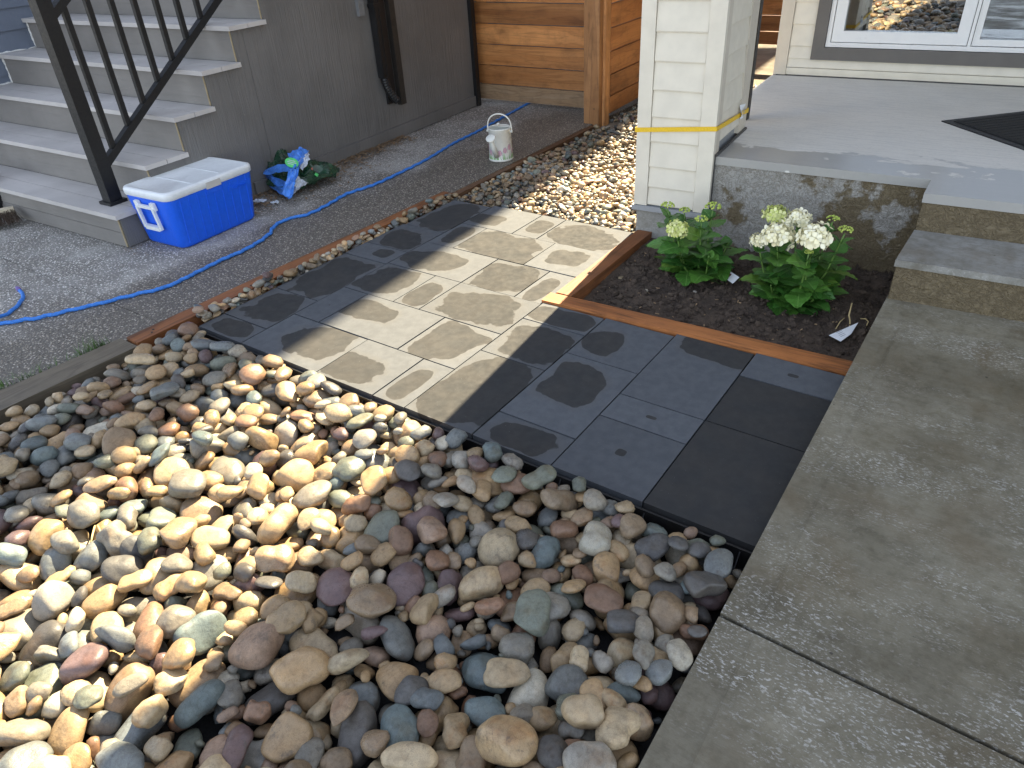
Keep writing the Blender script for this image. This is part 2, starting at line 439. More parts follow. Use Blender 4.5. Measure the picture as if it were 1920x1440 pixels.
HOSE_END = plain('violet_hose_end', (.15, .10, .32), .5)
COOL_BLUE = plain('blue_cooler_plastic', (.008, .11, .74), .38, .05, 40, .10)
COOL_WHITE = plain('white_cooler_plastic', (.70, .73, .75), .42, .04, 30, .06)
COOL_GREY = plain('grey_latch_plastic', (.5, .49, .47), .45, .05)
CAN_WHITE = plain('cream_enamel', (.74, .74, .68), .3, .03, 10, .03)
RUBBER = plain('black_rubber', (.013, .013, .014), .6, .2, 60, .2)
MAT_R = plain('black_mat', (.014, .015, .017), .75, .25, 220, .5)
BRISTLE = plain('dark_brown_bristle', (.07, .045, .03), .8, .3, 90, .4)
BROOMW = plain('pale_broom_block', (.52, .45, .33), .6)
CAULK = plain('white_caulk', (.62, .62, .60), .7, .1, 60, .4)
BEDDING = plain('gravel_dust', (.16, .135, .10), .95, .35, 60, .5)
FABRIC = plain('black_landscape_fabric', (.014, .014, .015), .7, .3, 160, .5)
SAND = plain('bedding_sand', (.12, .10, .075), .9, .2, 90, .4)
ROOFM = plain('dark_shingle', (.06, .055, .05), .9, .2, 20, .5)
SOFFIT = plain('white_soffit', (.6, .59, .56), .6, .05)
BAG_G = plain('dark_green_plastic', (.012, .045, .022), .3, .35, 25, .3)
BAG_B = plain('blue_plastic_film', (.07, .24, .72), .32, .2, 25, .3)
BAG_W = plain('pale_plastic_film', (.55, .60, .68), .35, .1, 25, .3)
PRINT_G = plain('bright_green_print', (.10, .62, .17), .4, .1)
PRINT_GREEN = plain('leaf_green_print', (.22, .45, .16), .4, .2)
PRINT_P = plain('purple_print', (.30, .16, .34), .4, .2)
PRINT_PINK = plain('pink_print', (.72, .45, .50), .4, .15)
PRINT_D = plain('dark_red_print', (.16, .035, .05), .45, .2)
PRINT_GREY = plain('grey_print', (.36, .37, .40), .5)
DEADLEAF = plain('dry_leaf', (.21, .14, .08), .8, .35, 60, .3)
STRAW = plain('dry_straw', (.50, .38, .18), .7, .15)
GRASS = plain('grass_blade', (.07, .13, .03), .5, .3, 30, .05)
GROUND = plain('packed_earth', (.12, .10, .075), .95, .3, 3, .4)
INTERIOR = plain('dark_room_paint', (.02, .02, .021), .7)

def mk_soil():
    k = Mat('dark_garden_soil'); P = k.co()
    a = k.noise(P, 14, 5, .65); b = k.noise(P, 120, 4, .7); c = k.noise(P, 340, 2, .6)
    col = k.mix(k.step(a, .35, .65), (.046, .032, .023), (.100, .071, .050))
    col = k.mix(k.step(b, .45, .7, 0, .7), col, (.135, .098, .070))
    fl = k.math('MULTIPLY', k.step(k.voro(P, 75), .07, .13, 1, 0), k.step(k.noise(P, 23, 2), .53, .58))
    col = k.mix(k.math('MULTIPLY', fl, .6), col, (.22, .16, .10))
    return k.set(col, .95, k.bump(k.math('ADD', a, k.math('ADD', b, k.math('MULTIPLY', c, .4))), .9, .012))
SOIL = mk_soil()

def mk_leaf():
    k = Mat('hydrangea_leaf'); uv = k.co('UV'); s = k.sep(uv); rnd = k.info('Random')
    v = k.math('SUBTRACT', s[1], .5); av = k.math('ABSOLUTE', v)
    mid = k.step(av, .012, .035, 1, 0)
    sv = k.math('FRACT', k.math('MULTIPLY', k.math('SUBTRACT', s[0], k.math('MULTIPLY', av, .75)), 8.0))
    sv = k.step(k.math('ABSOLUTE', k.math('SUBTRACT', sv, .5)), .0, .07, 1, 0)
    vein = k.math('MAXIMUM', mid, k.math('MULTIPLY', sv, .6))
    base = k.mix(rnd, (.030, .115, .018), (.105, .25, .035))
    base = k.mix(k.step(k.noise(k.co(), 30, 3), .4, .7, 0, .4), base, (.028, .10, .02))
    base = k.mix(k.step(rnd, .86, .97, 0, .45), base, (.16, .22, .03))
    col = k.mix(k.math('MULTIPLY', vein, .55), base, (.19, .36, .09))
    h = k.math('SUBTRACT', k.math('MULTIPLY', k.noise(k.co(), 60, 2), .3), vein)
    return k.set(col, .34, k.bump(h, .5, .004), **{'Subsurface Weight': .0})
LEAF = mk_leaf()
STEM = plain('green_stem', (.11, .20, .04), .5, .2)
def mk_petal(name, a, b):
    k = Mat(name); f = k.n('ShaderNodeNewGeometry', out='Random Per Island')
    return k.set(k.mix(f, a, b), .55, None)
PETAL_W = mk_petal('cream_petal', (.93, .86, .54), (.93, .90, .70))
PETAL_G = mk_petal('lime_petal', (.56, .64, .14), (.80, .80, .40))
BUD = mk_petal('green_bud', (.30, .42, .06), (.52, .58, .13))

def mk_glass():
    k = Mat('window_glass')
    t = k.n('ShaderNodeBsdfTransparent', {'Color': (.75, .78, .78)}); g = k.n('ShaderNodeBsdfGlossy', {'Color': (.95, .97, 1.0), 'Roughness': .002})
    fr = k.n('ShaderNodeLayerWeight', {'Blend': .5}, 0)
    m = k.n('ShaderNodeMixShader', {0: k.step(fr, 0, 1, .32, .9), 1: t, 2: g})
    k.t.links.new(m, k.t.nodes['Material Output'].inputs[0])
    return k.m
GLASS = mk_glass()
# ================================================================== SETTING
ground = tag(obj('ground', bx(-120, 120, -120, 120, -.42, -.32), GROUND), kind='structure')

# exposed aggregate side path, cast in two bays with a sawn joint
path = tag(empty('aggregate_path', (0, 0, 0)), kind='structure')
RZ = math.radians(3)
def path_edge(y): return -3.24 + max(0, 1.34 - y) * .09 if y < 1.34 else -3.22
jy = 1.527
obj('concrete_bay', prism(B(), [(-11, -6), (path_edge(-6) - .4, -6), (-3.335, .6), (-3.235, jy - .002), (-11, jy - .002)], -.16, -.006), AGG, path)
obj('concrete_bay', prism(B(), [(-11, jy + .002), (-3.235, jy + .002), (-3.19, 2.5), (-3.15, 3.55), (-3.15, 5.2), (-3.1, 9), (-11, 9)], -.16, -.006), AGG, path)

# concrete walkway to the door, two slabs with an open joint and a trowelled edge line
walk = tag(empty('walkway', (0, 0, 0)), kind='structure')
def walk_z(y): return .026 + (.051 if y > 1.29 else .030) * (y - 1.29)     # it climbs gently to the step
def slab(y0l, y0r, y1l, y1r, x0=-.331, x1=2.6, z0=-.19, z1=.0):
    bm = prism(B(), [(x0, y0l), (x1, y0r), (x1, y1l), (x0, y1r)], z0, z1)
    for v in bm.verts: v.co.z += walk_z(v.co.y)
    return bm
obj('walkway_slab', slab(1.298, 1.200, 3.55, 3.40), WALK, walk, bevel=.008, seg=2)
obj('walkway_slab', slab(-4.0, -4.0, 1.188, 1.286), WALK, walk, bevel=.008, seg=2)
obj('joint_filler', slab(1.285, 1.187, 1.201, 1.299, -.329, 2.6, -.17, -.014), FABRIC, walk)
for y0, y1 in ((1.31, 3.12), (-3.9, 1.265)):
    obj('trowel_line', slab(y0, y0, y1, y1, -.238, -.235, -.01, .0012), WALK, walk)

# ------------------------------------------------------------------ pavers
paving = tag(empty('paving', (0, 0, 0)), kind='structure')
obj('bedding_layer', prism(B(), [(-3.05, 1.61), (-.345, 1.61), (-.345, 2.62), (-1.73, 2.62), (-1.74, 3.57), (-3.03, 3.54)], -.12, -.058), SAND, paving)
Y0, Y1, Y2, Y3, Y4, Y5, Y6 = 1.597, 1.918, 2.254, 2.589, 2.922, 3.251, 3.59
XL, XM, XA = -3.055, -2.731, -1.726
P_ = []   # x0 x1 y0 y1  then damp patch: centre (fraction of size), half size (fraction)
def pv(x0, x1, y0, y1, cx=.5, cy=.5, rx=.36, ry=.34): P_.append((x0, x1, y0, y1, cx, cy, rx, ry))
# left hand column
pv(XL, XM, Y0, 1.747, .5, .55, .38, .36); pv(XL, XM, 1.747, 2.073, .5, .5, .38, .40); pv(XL, XM, 2.073, 2.575, .5, .5, .40, .42)
pv(XL, XM, 2.575, 2.752, .62, .55, .16, .25); pv(XL, XM, 2.752, 3.077, .55, .45, .36, .34); pv(XL + .02, XM, 3.077, 3.555, .55, .45, .38, .40)
# courses across
for y0, y1, cuts in (
    (Y0, Y1, [(XM, -2.231, .60, .62, .30, .36), (-2.231, -1.897, .42, .36, .40, .26), (-1.897, XA, .45, .45, .26, .34)]),
    (Y1, Y2, [(XM, -2.557, .5, .45, .0, .0), (-2.557, -2.053, .25, .62, .34, .22), (-2.053, XA, .50, .50, .38, .42)]),
    (Y2, Y3, [(XM, -2.388, .45, .5, .42, .38), (-2.388, -2.218, .5, .42, .34, .30), (-2.218, XA, .48, .45, .37, .38)]),
    (Y3, Y4, [(XM, -2.220, .40, .40, .30, .30), (-2.220, -1.888, .52, .45, .42, .40), (-1.888, XA, .48, .45, .28, .36)]),
    (Y4, Y5, [(XM, -2.540, .5, .5, .32, .38), (-2.540, -2.057, .48, .47, .42, .44), (-2.057, XA, .52, .58, .28, .26)]),
    (Y5, Y6, [(XM, -2.362, .3, .35, .30, .22), (-2.362, -2.190, .48, .45, .34, .26), (-2.190, XA, .48, .45, .40, .36)])):
    for x0, x1, *q in cuts: pv(x0, x1, y0, y1, *q)
# columns of the arm that runs to the walkway
pv(XA, -1.393, Y0, 2.097, .55, .5, .44, .48); pv(XA, -1.393, 2.097, 2.427, .55, .5, .42, .36); pv(XA, -1.393, 2.427, 2.606, .5, .5, .42, .36)
pv(-1.393, -1.052, Y0, 1.770, .5, .5, .36, .40); pv(-1.393, -1.052, 1.770, 2.267, .45, .6, .30, .25); pv(-1.393, -1.052, 2.267, 2.62, .25, .45, .22, .30)
pv(-1.052, -.704, Y0, 1.942, .5, .55, .05, .05); pv(-1.052, -.704, 1.942, 2.106, .5, .5, .05, .05); pv(-1.052, -.704, 2.106, 2.64, .6, .9, .40, .14)
pv(-.704, -.337, Y0, 2.109, .5, .5, .62, .62); pv(-.704, -.337, 2.109, 2.457, .5, .45, .62, .62); pv(-.704, -.337, 2.457, 2.655, .5, .5, .05, .05)
rng = random.Random(3)
for x0, x1, y0, y1, cx, cy, rx, ry in P_:
    w_, d_ = x1 - x0, y1 - y0
    g = .0030
    bm = bx(-w_/2 + g, w_/2 - g, -d_/2 + g, d_/2 - g, -.058, 0)
    o = obj('paver', bm, PAVER, paving, bevel=.0045, seg=2)
    o.location = ((x0+x1)/2, (y0+y1)/2, rng.uniform(-.0018, .0018))
    o.rotation_euler = (rng.uniform(-.0018, .0018), rng.uniform(-.0018, .0018), rng.uniform(-.0015, .0015))
    o.color = ((cx-.5)*w_ + .5, (cy-.5)*d_ + .5, max(.004, rx*w_*1.12), max(.004, ry*d_*1.12))

# black plastic edge restraint along the front of the pavers: wall, foot and ribs
er = tag(empty('edge_restraint', (-1.7, 1.585, -.06)), 'black plastic paver edging between dark slabs and river stones', 'paver edging')
obj('edging_wall', bx(-1.36, 1.36, -.004, .004, -.03, .045), BLACK_PLASTIC, er, bevel=.001)
obj('edging_foot', bx(-1.36, 1.36, -.075, -.0045, -.034, -.029), BLACK_PLASTIC, er)
for i in range(18):
    x = -1.33 + i * .156
    obj('rib', extr(B(), [(-.0045, -.0285), (-.06, -.0285), (-.0045, .036)], 'x', x, x + .004), BLACK_PLASTIC, er)

# ------------------------------------------------------------------ timber edging
e1 = tag(empty('cedar_edging', (-3.15, 2.46, 0)), 'long stained board edging the left side of the dark pavers', 'edging board')
def slant_board(pts, z0, z1, m, parent, name, loc):
    bm = prism(B(), [(x - loc[0], y - loc[1]) for x, y in pts], z0, z1)
    return obj(name, bm, m, parent, bevel=.004, seg=1)
slant_board([(-3.236, 1.34), (-3.138, 1.335), (-3.098, 3.62), (-3.178, 3.62)], -.17, .016, EDGE_W, e1, 'board', (-3.15, 2.46))
slant_board([(-3.176, 3.625), (-3.098, 3.625), (-3.10, 5.58), (-3.175, 5.58)], -.17, -.010, EDGE_D, e1, 'board', (-3.15, 2.46))
for x, y in ((-3.19, 1.45), (-3.17, 1.43), (-3.16, 2.0), (-3.14, 2.9)):
    obj('screw_head', lathe(B(), [(0.0001, .0185), (.005, .0185), (.006, .0155)], 10, (x + 3.15, y - 2.46, 0)), BROWN_TRIM, e1)
e2 = tag(empty('timber_edging', (-3.22, .4, 0)), 'old grey weathered timber holding the river stones beside the path', 'edging timber')
slant_board([(-3.275, 1.328), (-3.13, 1.328), (-3.15, .7), (-3.21, -2.6), (-3.38, -2.6), (-3.318, .75)], -.2, .006, OLDTIMBER, e2, 'timber', (-3.22, .4))
e3 = tag(empty('front_bed_board', (-1.04, 2.68, 0)), 'stained board across the front of the flower bed', 'edging board')
a3 = math.atan2(2.668 - 2.606, 1.385)
o = obj('board', bx(-.70, .695, -.045, .045, -.16, .012), EDGE_X, e3, bevel=.004, rz=a3)
e3.location = (-1.04, 2.683, 0)
e4 = tag(empty('side_bed_board', (-1.675, 3.18, 0)), 'stained board between sunny pavers and flower bed', 'edging board')
obj('board', bx(-.043, .043, -.475, .465, -.16, .016), EDGE_W, e4, bevel=.004, rz=.012)

# ------------------------------------------------------------------ flower bed soil
def soil_f(u, v):
    x = -1.64 + u * 1.29; y = 2.70 + v * (1.32)
    z = -.045 + .035 * v + .022 * noise.noise(Vector((x*3, y*3, 1))) + .012 * noise.noise(Vector((x*11, y*11, 4))) + .006 * noise.noise(Vector((x*33, y*33, 2))) + .003 * noise.noise(Vector((x*80, y*80, 7)))
    return (x, y, z)
soil = tag(obj('soil', grid(B(), 130, 130, soil_f), SOIL, smooth=True), kind='structure')
def soil_z(x, y): return soil_f((x + 1.64) / 1.29, (y - 2.70) / 1.32)[2]
rng = random.Random(8)
bm = B()
for _ in range(2600):
    x, y = rng.uniform(-1.6, -.37), rng.uniform(2.74, 3.85)
    r = rng.choice([.003, .004, .005, .006, .008, .010, .014, .018]) * rng.uniform(.7, 1.2)
    blob(bm, (x, y, soil_z(x, y) + r * .25), r, 1, rng, .3)
tag(obj('soil_clods', bm, SOIL, None, False), kind='stuff')
bm = B()
for _ in range(110):   # chips and straw in the soil
    x, y = rng.uniform(-1.6, -.38), rng.uniform(2.76, 3.6); z = soil_z(x, y) + .004
    a = rng.uniform(0, 6.28); l = rng.uniform(.006, .02)
    tube(bm, [(x, y, z), (x + l*math.cos(a), y + l*math.sin(a), z + rng.uniform(-.001, .005))], rng.uniform(.0012, .003), 5)
tag(obj('wood_chips', bm, plain('pale_chip', (.30, .20, .11), .8, .4), None), kind='stuff')
# a chip of wood, pale stones and roots that one can point at
def soil_at(x, y):
    p = at_z(x, y, -.03); return p.x, p.y, soil_z(p.x, p.y)
for px, py, c, lab in ((1164, 520, (.22, .17, .10), 'small bleached wood chip standing in soil by the side board'),):
    x, y, z = soil_at(px, py)
    o = obj('wood_chip', bx(-.028, .028, -.009, .009, -.004, .006), plain('bleached_wood', c, .8, .3), bevel=.002, loc=(x, y, z + .008)); o.rotation_euler = (.1, .35, 1.9); tag(o, lab, 'wood chip')
for px, py, r, c, lab in ((1247, 601, .008, (.66, .64, .58), 'tiny white pebble in soil near the front board'), (1428, 683, .012, (.42, .30, .19), 'tan pebble in soil just behind the front board'),
                      (1612, 499, .011, (.45, .40, .33), 'pale pebble in soil against the damp step wall'), (1303, 547, .012, (.27, .24, .2), 'brown pebble in soil below the budding hydrangea'), (1212, 545, .012, (.3, .26, .2), 'flat grey pebble in soil left of the budding hydrangea')):
    x, y, z = soil_at(px, py); bm = B(); blob(bm, (0, 0, 0), r, 2, rng, .2)
    tag(obj('pebble', bm, plain('soil_pebble', c, .7, .2), None, True, loc=(x, y, z + r*.4)), lab, 'pebble')
for pts, rad, lab, gz in ((((1593, 620), (1594, 600), (1592, 590), (1597, 570)), .0035, 'pale dry root standing upright in soil by the walkway', (0, .03, .06, .085)),
                      (((1568, 612), (1575, 602), (1583, 596)), .0022, 'thin dry root leaning beside the upright pale root', (0, .012, .02)),
                      (((1613, 600), (1622, 601), (1627, 608), (1623, 616)), .0025, 'curled dry root in soil against the walkway edge', (.01, .02, .015, .004))):
    p0 = at_z(pts[0][0], pts[0][1], -.03); pl = []
    for (a, b), h in zip(pts, gz):
        p = at_z(a, b, -.03 + h); pl.append((p.x, p.y, soil_z(p.x, p.y) + h + .003))
    tag(obj('dry_root', tube(B(), pl, rad, 6), STRAW, None, True), lab, 'root')

# ------------------------------------------------------------------ gravel beds: floors
rock_bed = tag(obj('rock_bed', grid(B(), 60, 50, lambda u, v: (-3.14 + u*2.80, -2.6 + v*4.185, -.112 + .012*noise.noise(Vector((u*14, v*12, 0))))), FABRIC, smooth=True), kind='structure')
def strip_z(x, y):
    t = min(1, max(0, (y - 4.6) / 1.7)); return -.050 + .085 * t * t * (3 - 2*t) * min(1, max(0, (x + 3.2) / .5)) 
pebble_bed = tag(obj('pebble_bed', grid(B(), 30, 80, lambda u, v: (-3.14 + u*1.5, 1.58 + v*6.2, strip_z(-3.14 + u*1.5, 1.58 + v*6.2) - (.0 if v > .33 else .003))), BEDDING, smooth=True), kind='structure')
# resting places of the river stones: kind, position, turn, half axes (found by letting them settle)
STONE_TABLE = [
16,-558,-450,-88,514,68,-87,-850,487,530,504,10,-1546,-435,-131,966,-177,104,-158,150,140,148,24,-827,-29,-138,975,-42,187,-115,135,123,115,18,-2556,1447,-129,99,916,386,-39,204,218,205,
1,-2204,793,-133,555,1,178,813,212,193,184,19,-1910,-186,-125,939,-213,76,-260,207,213,185,22,-2970,-110,-124,812,310,-93,-486,311,313,265,29,-2799,1006,-133,984,78,-1,-160,202,202,211,
5,-2383,884,-135,75,91,545,830,162,156,144,5,-1226,-286,-106,875,-14,-431,-218,311,295,302,22,-891,-10,-122,896,141,124,402,340,331,294,8,-2610,1171,-113,891,-416,92,157,344,310,329,
10,-1774,47,-96,405,48,-166,898,402,397,415,34,-1007,1240,-135,722,100,-7,-685,235,211,216,2,-1728,994,-121,968,137,-7,-209,302,313,278,11,-1280,555,-121,519,15,-82,-851,247,247,226,
22,-496,-45,-132,441,81,335,828,190,206,181,21,-531,475,-117,749,-202,-64,-628,241,221,255,10,-2277,620,-76,957,155,-205,137,490,487,531,12,-1178,732,-131,53,112,988,-92,161,165,146,
3,-2126,826,-110,667,-78,91,-736,411,411,392,23,-2751,1149,-137,250,-8,117,-961,140,132,133,6,-2205,-302,-132,470,-84,108,-872,181,197,167,29,-532,683,-138,996,-26,-5,-79,136,137,148,
6,-1962,1425,-124,836,68,-98,-536,244,261,241,24,-1941,124,-123,689,44,160,706,255,279,248,30,-2193,512,-108,100,62,175,977,343,305,303,2,-2302,705,-128,282,144,30,-948,190,173,208,
7,-3055,262,-136,955,-129,-64,261,148,151,153,0,-1597,-518,-129,152,-154,52,-975,177,192,190,30,-1815,991,-122,500,-601,473,-406,224,233,241,18,-1385,1360,-120,80,36,-977,193,280,265,249,
34,-2952,922,-140,212,35,-95,-972,135,142,137,3,-418,938,-112,787,-120,-86,599,352,318,377,10,-1049,40,-125,373,253,28,892,167,168,170,8,-728,-144,-117,635,-180,501,-560,294,282,298,
18,-1598,20,-108,945,-137,-35,294,415,422,380,15,-3024,189,-119,920,29,-163,-355,354,342,313,32,-2170,1114,-128,844,-67,-104,522,254,272,246,9,-2789,1368,-124,550,72,-154,-817,380,401,394,
24,-2229,165,-129,379,1,212,-901,209,199,210,27,-2455,-97,-115,837,158,16,523,367,326,403,12,-760,756,-125,918,-254,107,-284,224,197,217,9,-1798,643,-131,582,28,-30,-812,260,279,278,
15,-3069,435,-136,834,-5,-161,-528,159,151,138,20,-2573,-414,-138,300,-51,-90,948,158,165,141,23,-384,493,-129,853,-99,-37,510,269,259,234,2,-2885,1020,-123,150,45,-240,-958,275,301,234,
33,-905,-266,-117,510,-34,17,-859,457,474,416,31,-2293,-476,-133,819,99,20,564,220,206,209,32,-1368,-514,-130,998,-24,44,30,262,244,283,13,-1016,562,-126,751,-407,305,-421,270,259,258,
28,-2384,310,-126,336,-11,-100,936,244,241,255,5,-1150,1014,-124,987,161,-5,26,271,268,247,20,-726,-293,-137,202,-870,426,-143,170,150,157,1,-2035,-254,-116,478,-20,209,853,376,353,396,
20,-2915,-358,-133,947,-97,55,-302,204,214,202,1,-3050,689,-135,961,91,100,242,176,169,164,33,-1932,351,-127,751,-108,-172,628,281,256,292,27,-3094,-231,-123,667,232,233,668,266,262,259,
0,-2265,-52,-127,836,-25,-201,-510,214,207,193,15,-538,-79,-134,950,129,-126,257,153,162,155,15,-1054,1314,-129,731,63,-131,667,234,214,204,30,-3065,571,-95,222,-79,-53,971,426,450,402,
20,-1600,884,-118,93,214,-171,-957,312,309,304,35,-1522,861,-120,940,10,-36,340,295,311,277,5,-2030,1464,-113,660,-104,45,742,363,388,394,2,-1269,1180,-109,794,124,59,592,378,412,406,
33,-1345,240,-136,912,-22,-36,408,149,145,163,20,-1220,232,-132,602,-78,31,794,217,224,215,17,-1946,-101,-123,409,-81,33,-908,287,312,249,34,-726,71,-130,995,85,-32,-47,299,291,294,
11,-1544,393,-111,587,-192,712,-333,222,210,220,21,-430,62,-118,958,139,-94,-234,273,270,289,14,-3029,853,-107,306,89,134,939,442,466,468,6,-2499,1261,-124,741,-572,191,-294,255,243,266,
6,-2706,1011,-135,594,473,495,423,150,139,140,34,-2703,-470,-133,893,122,-2,-434,230,252,251,31,-1751,169,-115,433,-32,-161,886,418,395,367,18,-2784,298,-104,44,2,131,-990,474,497,413,
14,-2285,-184,-133,664,177,-82,-722,220,226,191,24,-2796,1082,-122,955,-174,80,229,314,308,277,35,-2505,1393,-124,845,-498,109,-163,225,224,195,17,-2631,1050,-121,995,-37,-16,-96,343,337,293,
2,-742,323,-119,479,-534,621,-315,173,180,183,10,-527,1509,-111,811,-26,-158,562,312,328,298,30,-1239,-387,-110,437,25,84,-895,336,352,292,31,-3026,-33,-134,731,34,-93,-675,175,190,190,
23,-760,657,-130,870,-126,-41,475,206,195,222,19,-2383,615,-126,604,-368,39,-706,201,203,220,8,-2390,-119,-133,694,85,161,697,145,129,124,32,-1546,435,-139,994,-12,44,-94,139,149,145,
33,-2028,1191,-137,349,-30,21,-936,169,170,160,3,-2093,584,-114,430,65,-118,893,320,309,346,31,-718,201,-108,46,-427,-810,-399,245,256,216,9,-2011,744,-131,871,131,-98,-463,288,306,289,
28,-2662,493,-127,310,-83,46,-946,269,290,252,2,-1853,642,-134,630,38,58,-773,143,139,140,5,-533,927,-129,527,-308,59,790,182,182,193,29,-2614,-33,-126,898,57,40,435,327,352,316,
5,-2529,1326,-125,993,-27,96,-63,274,272,260,22,-1541,781,-133,773,426,-186,-432,177,177,190,18,-1727,410,-119,727,-55,113,-676,257,250,273,7,-1598,-402,-130,587,-5,-76,-806,210,214,223,
16,-405,303,-103,922,-75,-236,296,331,313,309,6,-3016,648,-127,68,10,-150,986,236,229,214,23,-2687,610,-114,267,-58,-121,954,394,355,410,27,-3108,1226,-132,65,406,898,-153,167,163,176,
11,-2706,-373,-106,132,-127,-411,893,345,365,339,32,-2047,879,-136,247,35,26,-968,196,200,189,6,-1098,34,-126,670,-133,110,-722,225,210,227,30,-2916,948,-134,337,-308,-616,641,135,126,127,
30,-2335,143,-108,331,230,341,849,278,298,300,26,-485,-362,-132,700,714,6,-36,165,156,148,26,-2143,1022,-121,383,52,-78,-919,279,297,284,0,-1039,1188,-133,48,-75,-181,979,155,136,162,
7,-1292,304,-126,898,33,-68,-434,280,257,274,17,-490,231,-122,889,-2,-23,458,326,304,282,35,-2898,68,-120,961,-146,-145,185,301,294,307,0,-712,385,-129,630,-46,189,-752,185,170,199,
29,-1480,-484,-118,870,60,47,487,402,417,427,4,-2560,349,-117,866,57,5,496,274,273,293,24,-2495,-316,-133,929,-5,213,-303,175,159,166,17,-1372,1086,-128,635,-45,18,-771,209,216,222,
26,-2597,668,-120,988,45,36,142,291,304,301,34,-1403,-150,-128,972,71,-70,-214,312,304,328,0,-1192,1277,-117,977,-171,62,111,297,315,319,23,-672,695,-122,330,-55,-92,938,318,337,307,
28,-1791,-394,-128,963,110,-25,244,232,230,242,20,-2392,716,-131,909,-102,-39,402,216,231,226,5,-2637,148,-137,135,0,-603,-787,135,133,130,15,-2666,784,-126,942,-86,-131,-296,250,240,238,
22,-2068,938,-124,858,497,120,53,289,261,308,14,-1621,563,-110,508,-675,528,-81,333,327,357,26,-2653,375,-121,351,3,72,933,302,293,289,6,-2694,970,-133,841,283,149,436,164,170,141,
18,-2563,81,-132,966,-37,105,-232,160,142,154,29,-2205,700,-122,403,-27,30,914,381,350,369,21,-1099,890,-126,763,-328,-23,556,146,161,129,26,-1711,-261,-128,927,43,50,368,204,186,220,
25,-686,1099,-136,211,44,106,-971,171,173,167,10,-2131,153,-119,637,187,120,-738,231,250,253,12,-627,26,-106,897,-171,249,-322,338,364,337,19,-740,1188,-116,938,-331,-75,-71,307,271,284,
35,-1306,-492,-136,871,-207,-17,-446,140,126,136,20,-2203,263,-130,945,-12,20,-327,224,233,223,18,-613,610,-126,560,-103,-234,788,214,216,193,13,-2725,679,-137,786,-94,85,-605,142,132,154,
28,-1863,576,-125,405,80,69,908,304,273,273,30,-1195,1182,-124,717,249,188,623,184,193,174,35,-2838,667,-123,840,24,-135,525,246,222,266,10,-2266,-240,-133,912,184,75,-359,135,127,136,
24,-2706,845,-125,4,-110,208,-972,224,221,218,25,-2166,924,-129,379,25,117,-918,253,251,257,10,-1479,-299,-101,86,-75,-82,-990,364,339,365,33,-1759,751,-126,503,-33,14,-863,306,323,296,
14,-987,-7,-113,559,63,-156,-812,384,384,402,7,-1085,99,-135,427,-23,-73,-901,147,159,160,21,-2888,1287,-124,987,125,-98,12,233,239,231,12,-1293,426,-124,834,63,-64,-544,245,268,222,
14,-2720,-142,-134,610,210,-147,-750,204,196,173,22,-963,-536,-138,860,444,149,202,135,126,133,19,-568,-270,-111,936,-45,-5,349,337,361,313,16,-2790,154,-111,547,67,-80,-831,363,351,317,
9,-3082,347,-127,675,149,118,713,321,314,351,33,-2382,1519,-129,480,-30,16,-876,295,287,258,30,-2692,310,-85,466,-557,-144,673,240,219,206,14,-2325,744,-132,920,-126,13,370,194,191,177,
27,-2624,-110,-137,905,93,75,408,145,154,145,28,-2660,187,-124,986,84,-38,142,291,311,279,29,-607,940,-132,65,447,891,-32,273,257,277,10,-1977,1106,-109,750,157,138,-627,333,323,334,
1,-2001,485,-129,825,20,70,560,212,223,229,12,-2203,-39,-126,883,-200,127,-404,206,207,194,19,-2830,441,-119,157,64,-457,873,234,251,253,19,-2508,315,-132,619,241,-209,-718,166,174,148,
1,-2605,-467,-112,641,44,68,763,437,403,417,1,-2812,551,-108,526,233,-94,-812,446,460,479,20,-2365,790,-115,484,-202,77,848,297,270,314,21,-1058,-19,-125,927,-7,291,236,157,152,158,
6,-1923,452,-109,74,-54,94,-991,391,429,381,7,-1215,489,-115,804,-114,-117,572,380,351,413,14,-2424,842,-121,974,188,8,130,307,279,319,33,-1122,369,-123,942,-18,-27,335,363,398,330,
35,-3103,-27,-126,761,-57,-199,615,231,237,246,2,-1267,850,-129,623,106,93,770,219,200,205,22,-1060,1535,-134,959,203,22,-196,184,201,162,34,-1976,-342,-134,988,121,60,78,226,215,243,
4,-1137,149,-130,999,17,38,24,179,195,175,12,-990,258,-110,862,396,37,314,360,319,343,9,-1323,1103,-140,507,123,153,839,137,126,145,4,-1016,635,-114,930,73,158,-324,275,278,270,
6,-1661,-76,-111,692,-152,-170,685,344,370,365,22,-747,146,-118,841,532,-103,7,300,282,282,11,-492,857,-118,667,-378,388,-511,273,241,292,9,-418,230,-138,433,56,-166,-884,188,170,175,
11,-2880,1498,-92,937,325,18,-127,424,419,446,9,-463,786,-135,941,40,20,336,215,210,228,11,-771,1018,-121,598,-105,-67,792,243,255,229,26,-1092,629,-130,863,65,-7,-502,194,209,200,
7,-1467,122,-130,970,39,-58,-233,224,243,221,27,-2722,108,-138,952,-91,62,-287,135,135,123,12,-1582,764,-129,800,-156,326,-479,155,139,168,27,-2300,1282,-135,991,-9,98,95,169,185,162,
23,-1850,366,-125,805,-107,-51,581,297,277,280,22,-1278,755,-134,204,172,-436,-859,159,164,168,7,-1730,-54,-128,655,-117,92,-741,255,235,252,21,-1026,99,-118,824,-81,252,502,227,207,198,
16,-1467,-80,-127,860,-35,-5,509,190,206,169,11,-1188,923,-126,890,-79,85,-441,210,225,188,25,-2406,1157,-124,110,-79,-101,986,322,284,325,21,-990,886,-118,109,261,-952,-117,260,268,285,
31,-2918,1091,-133,826,55,-14,561,221,230,203,29,-2855,1178,-112,998,-42,32,-18,470,463,496,8,-2422,-319,-115,888,282,-22,-363,276,270,273,31,-645,534,-139,515,10,-89,-852,135,130,121,
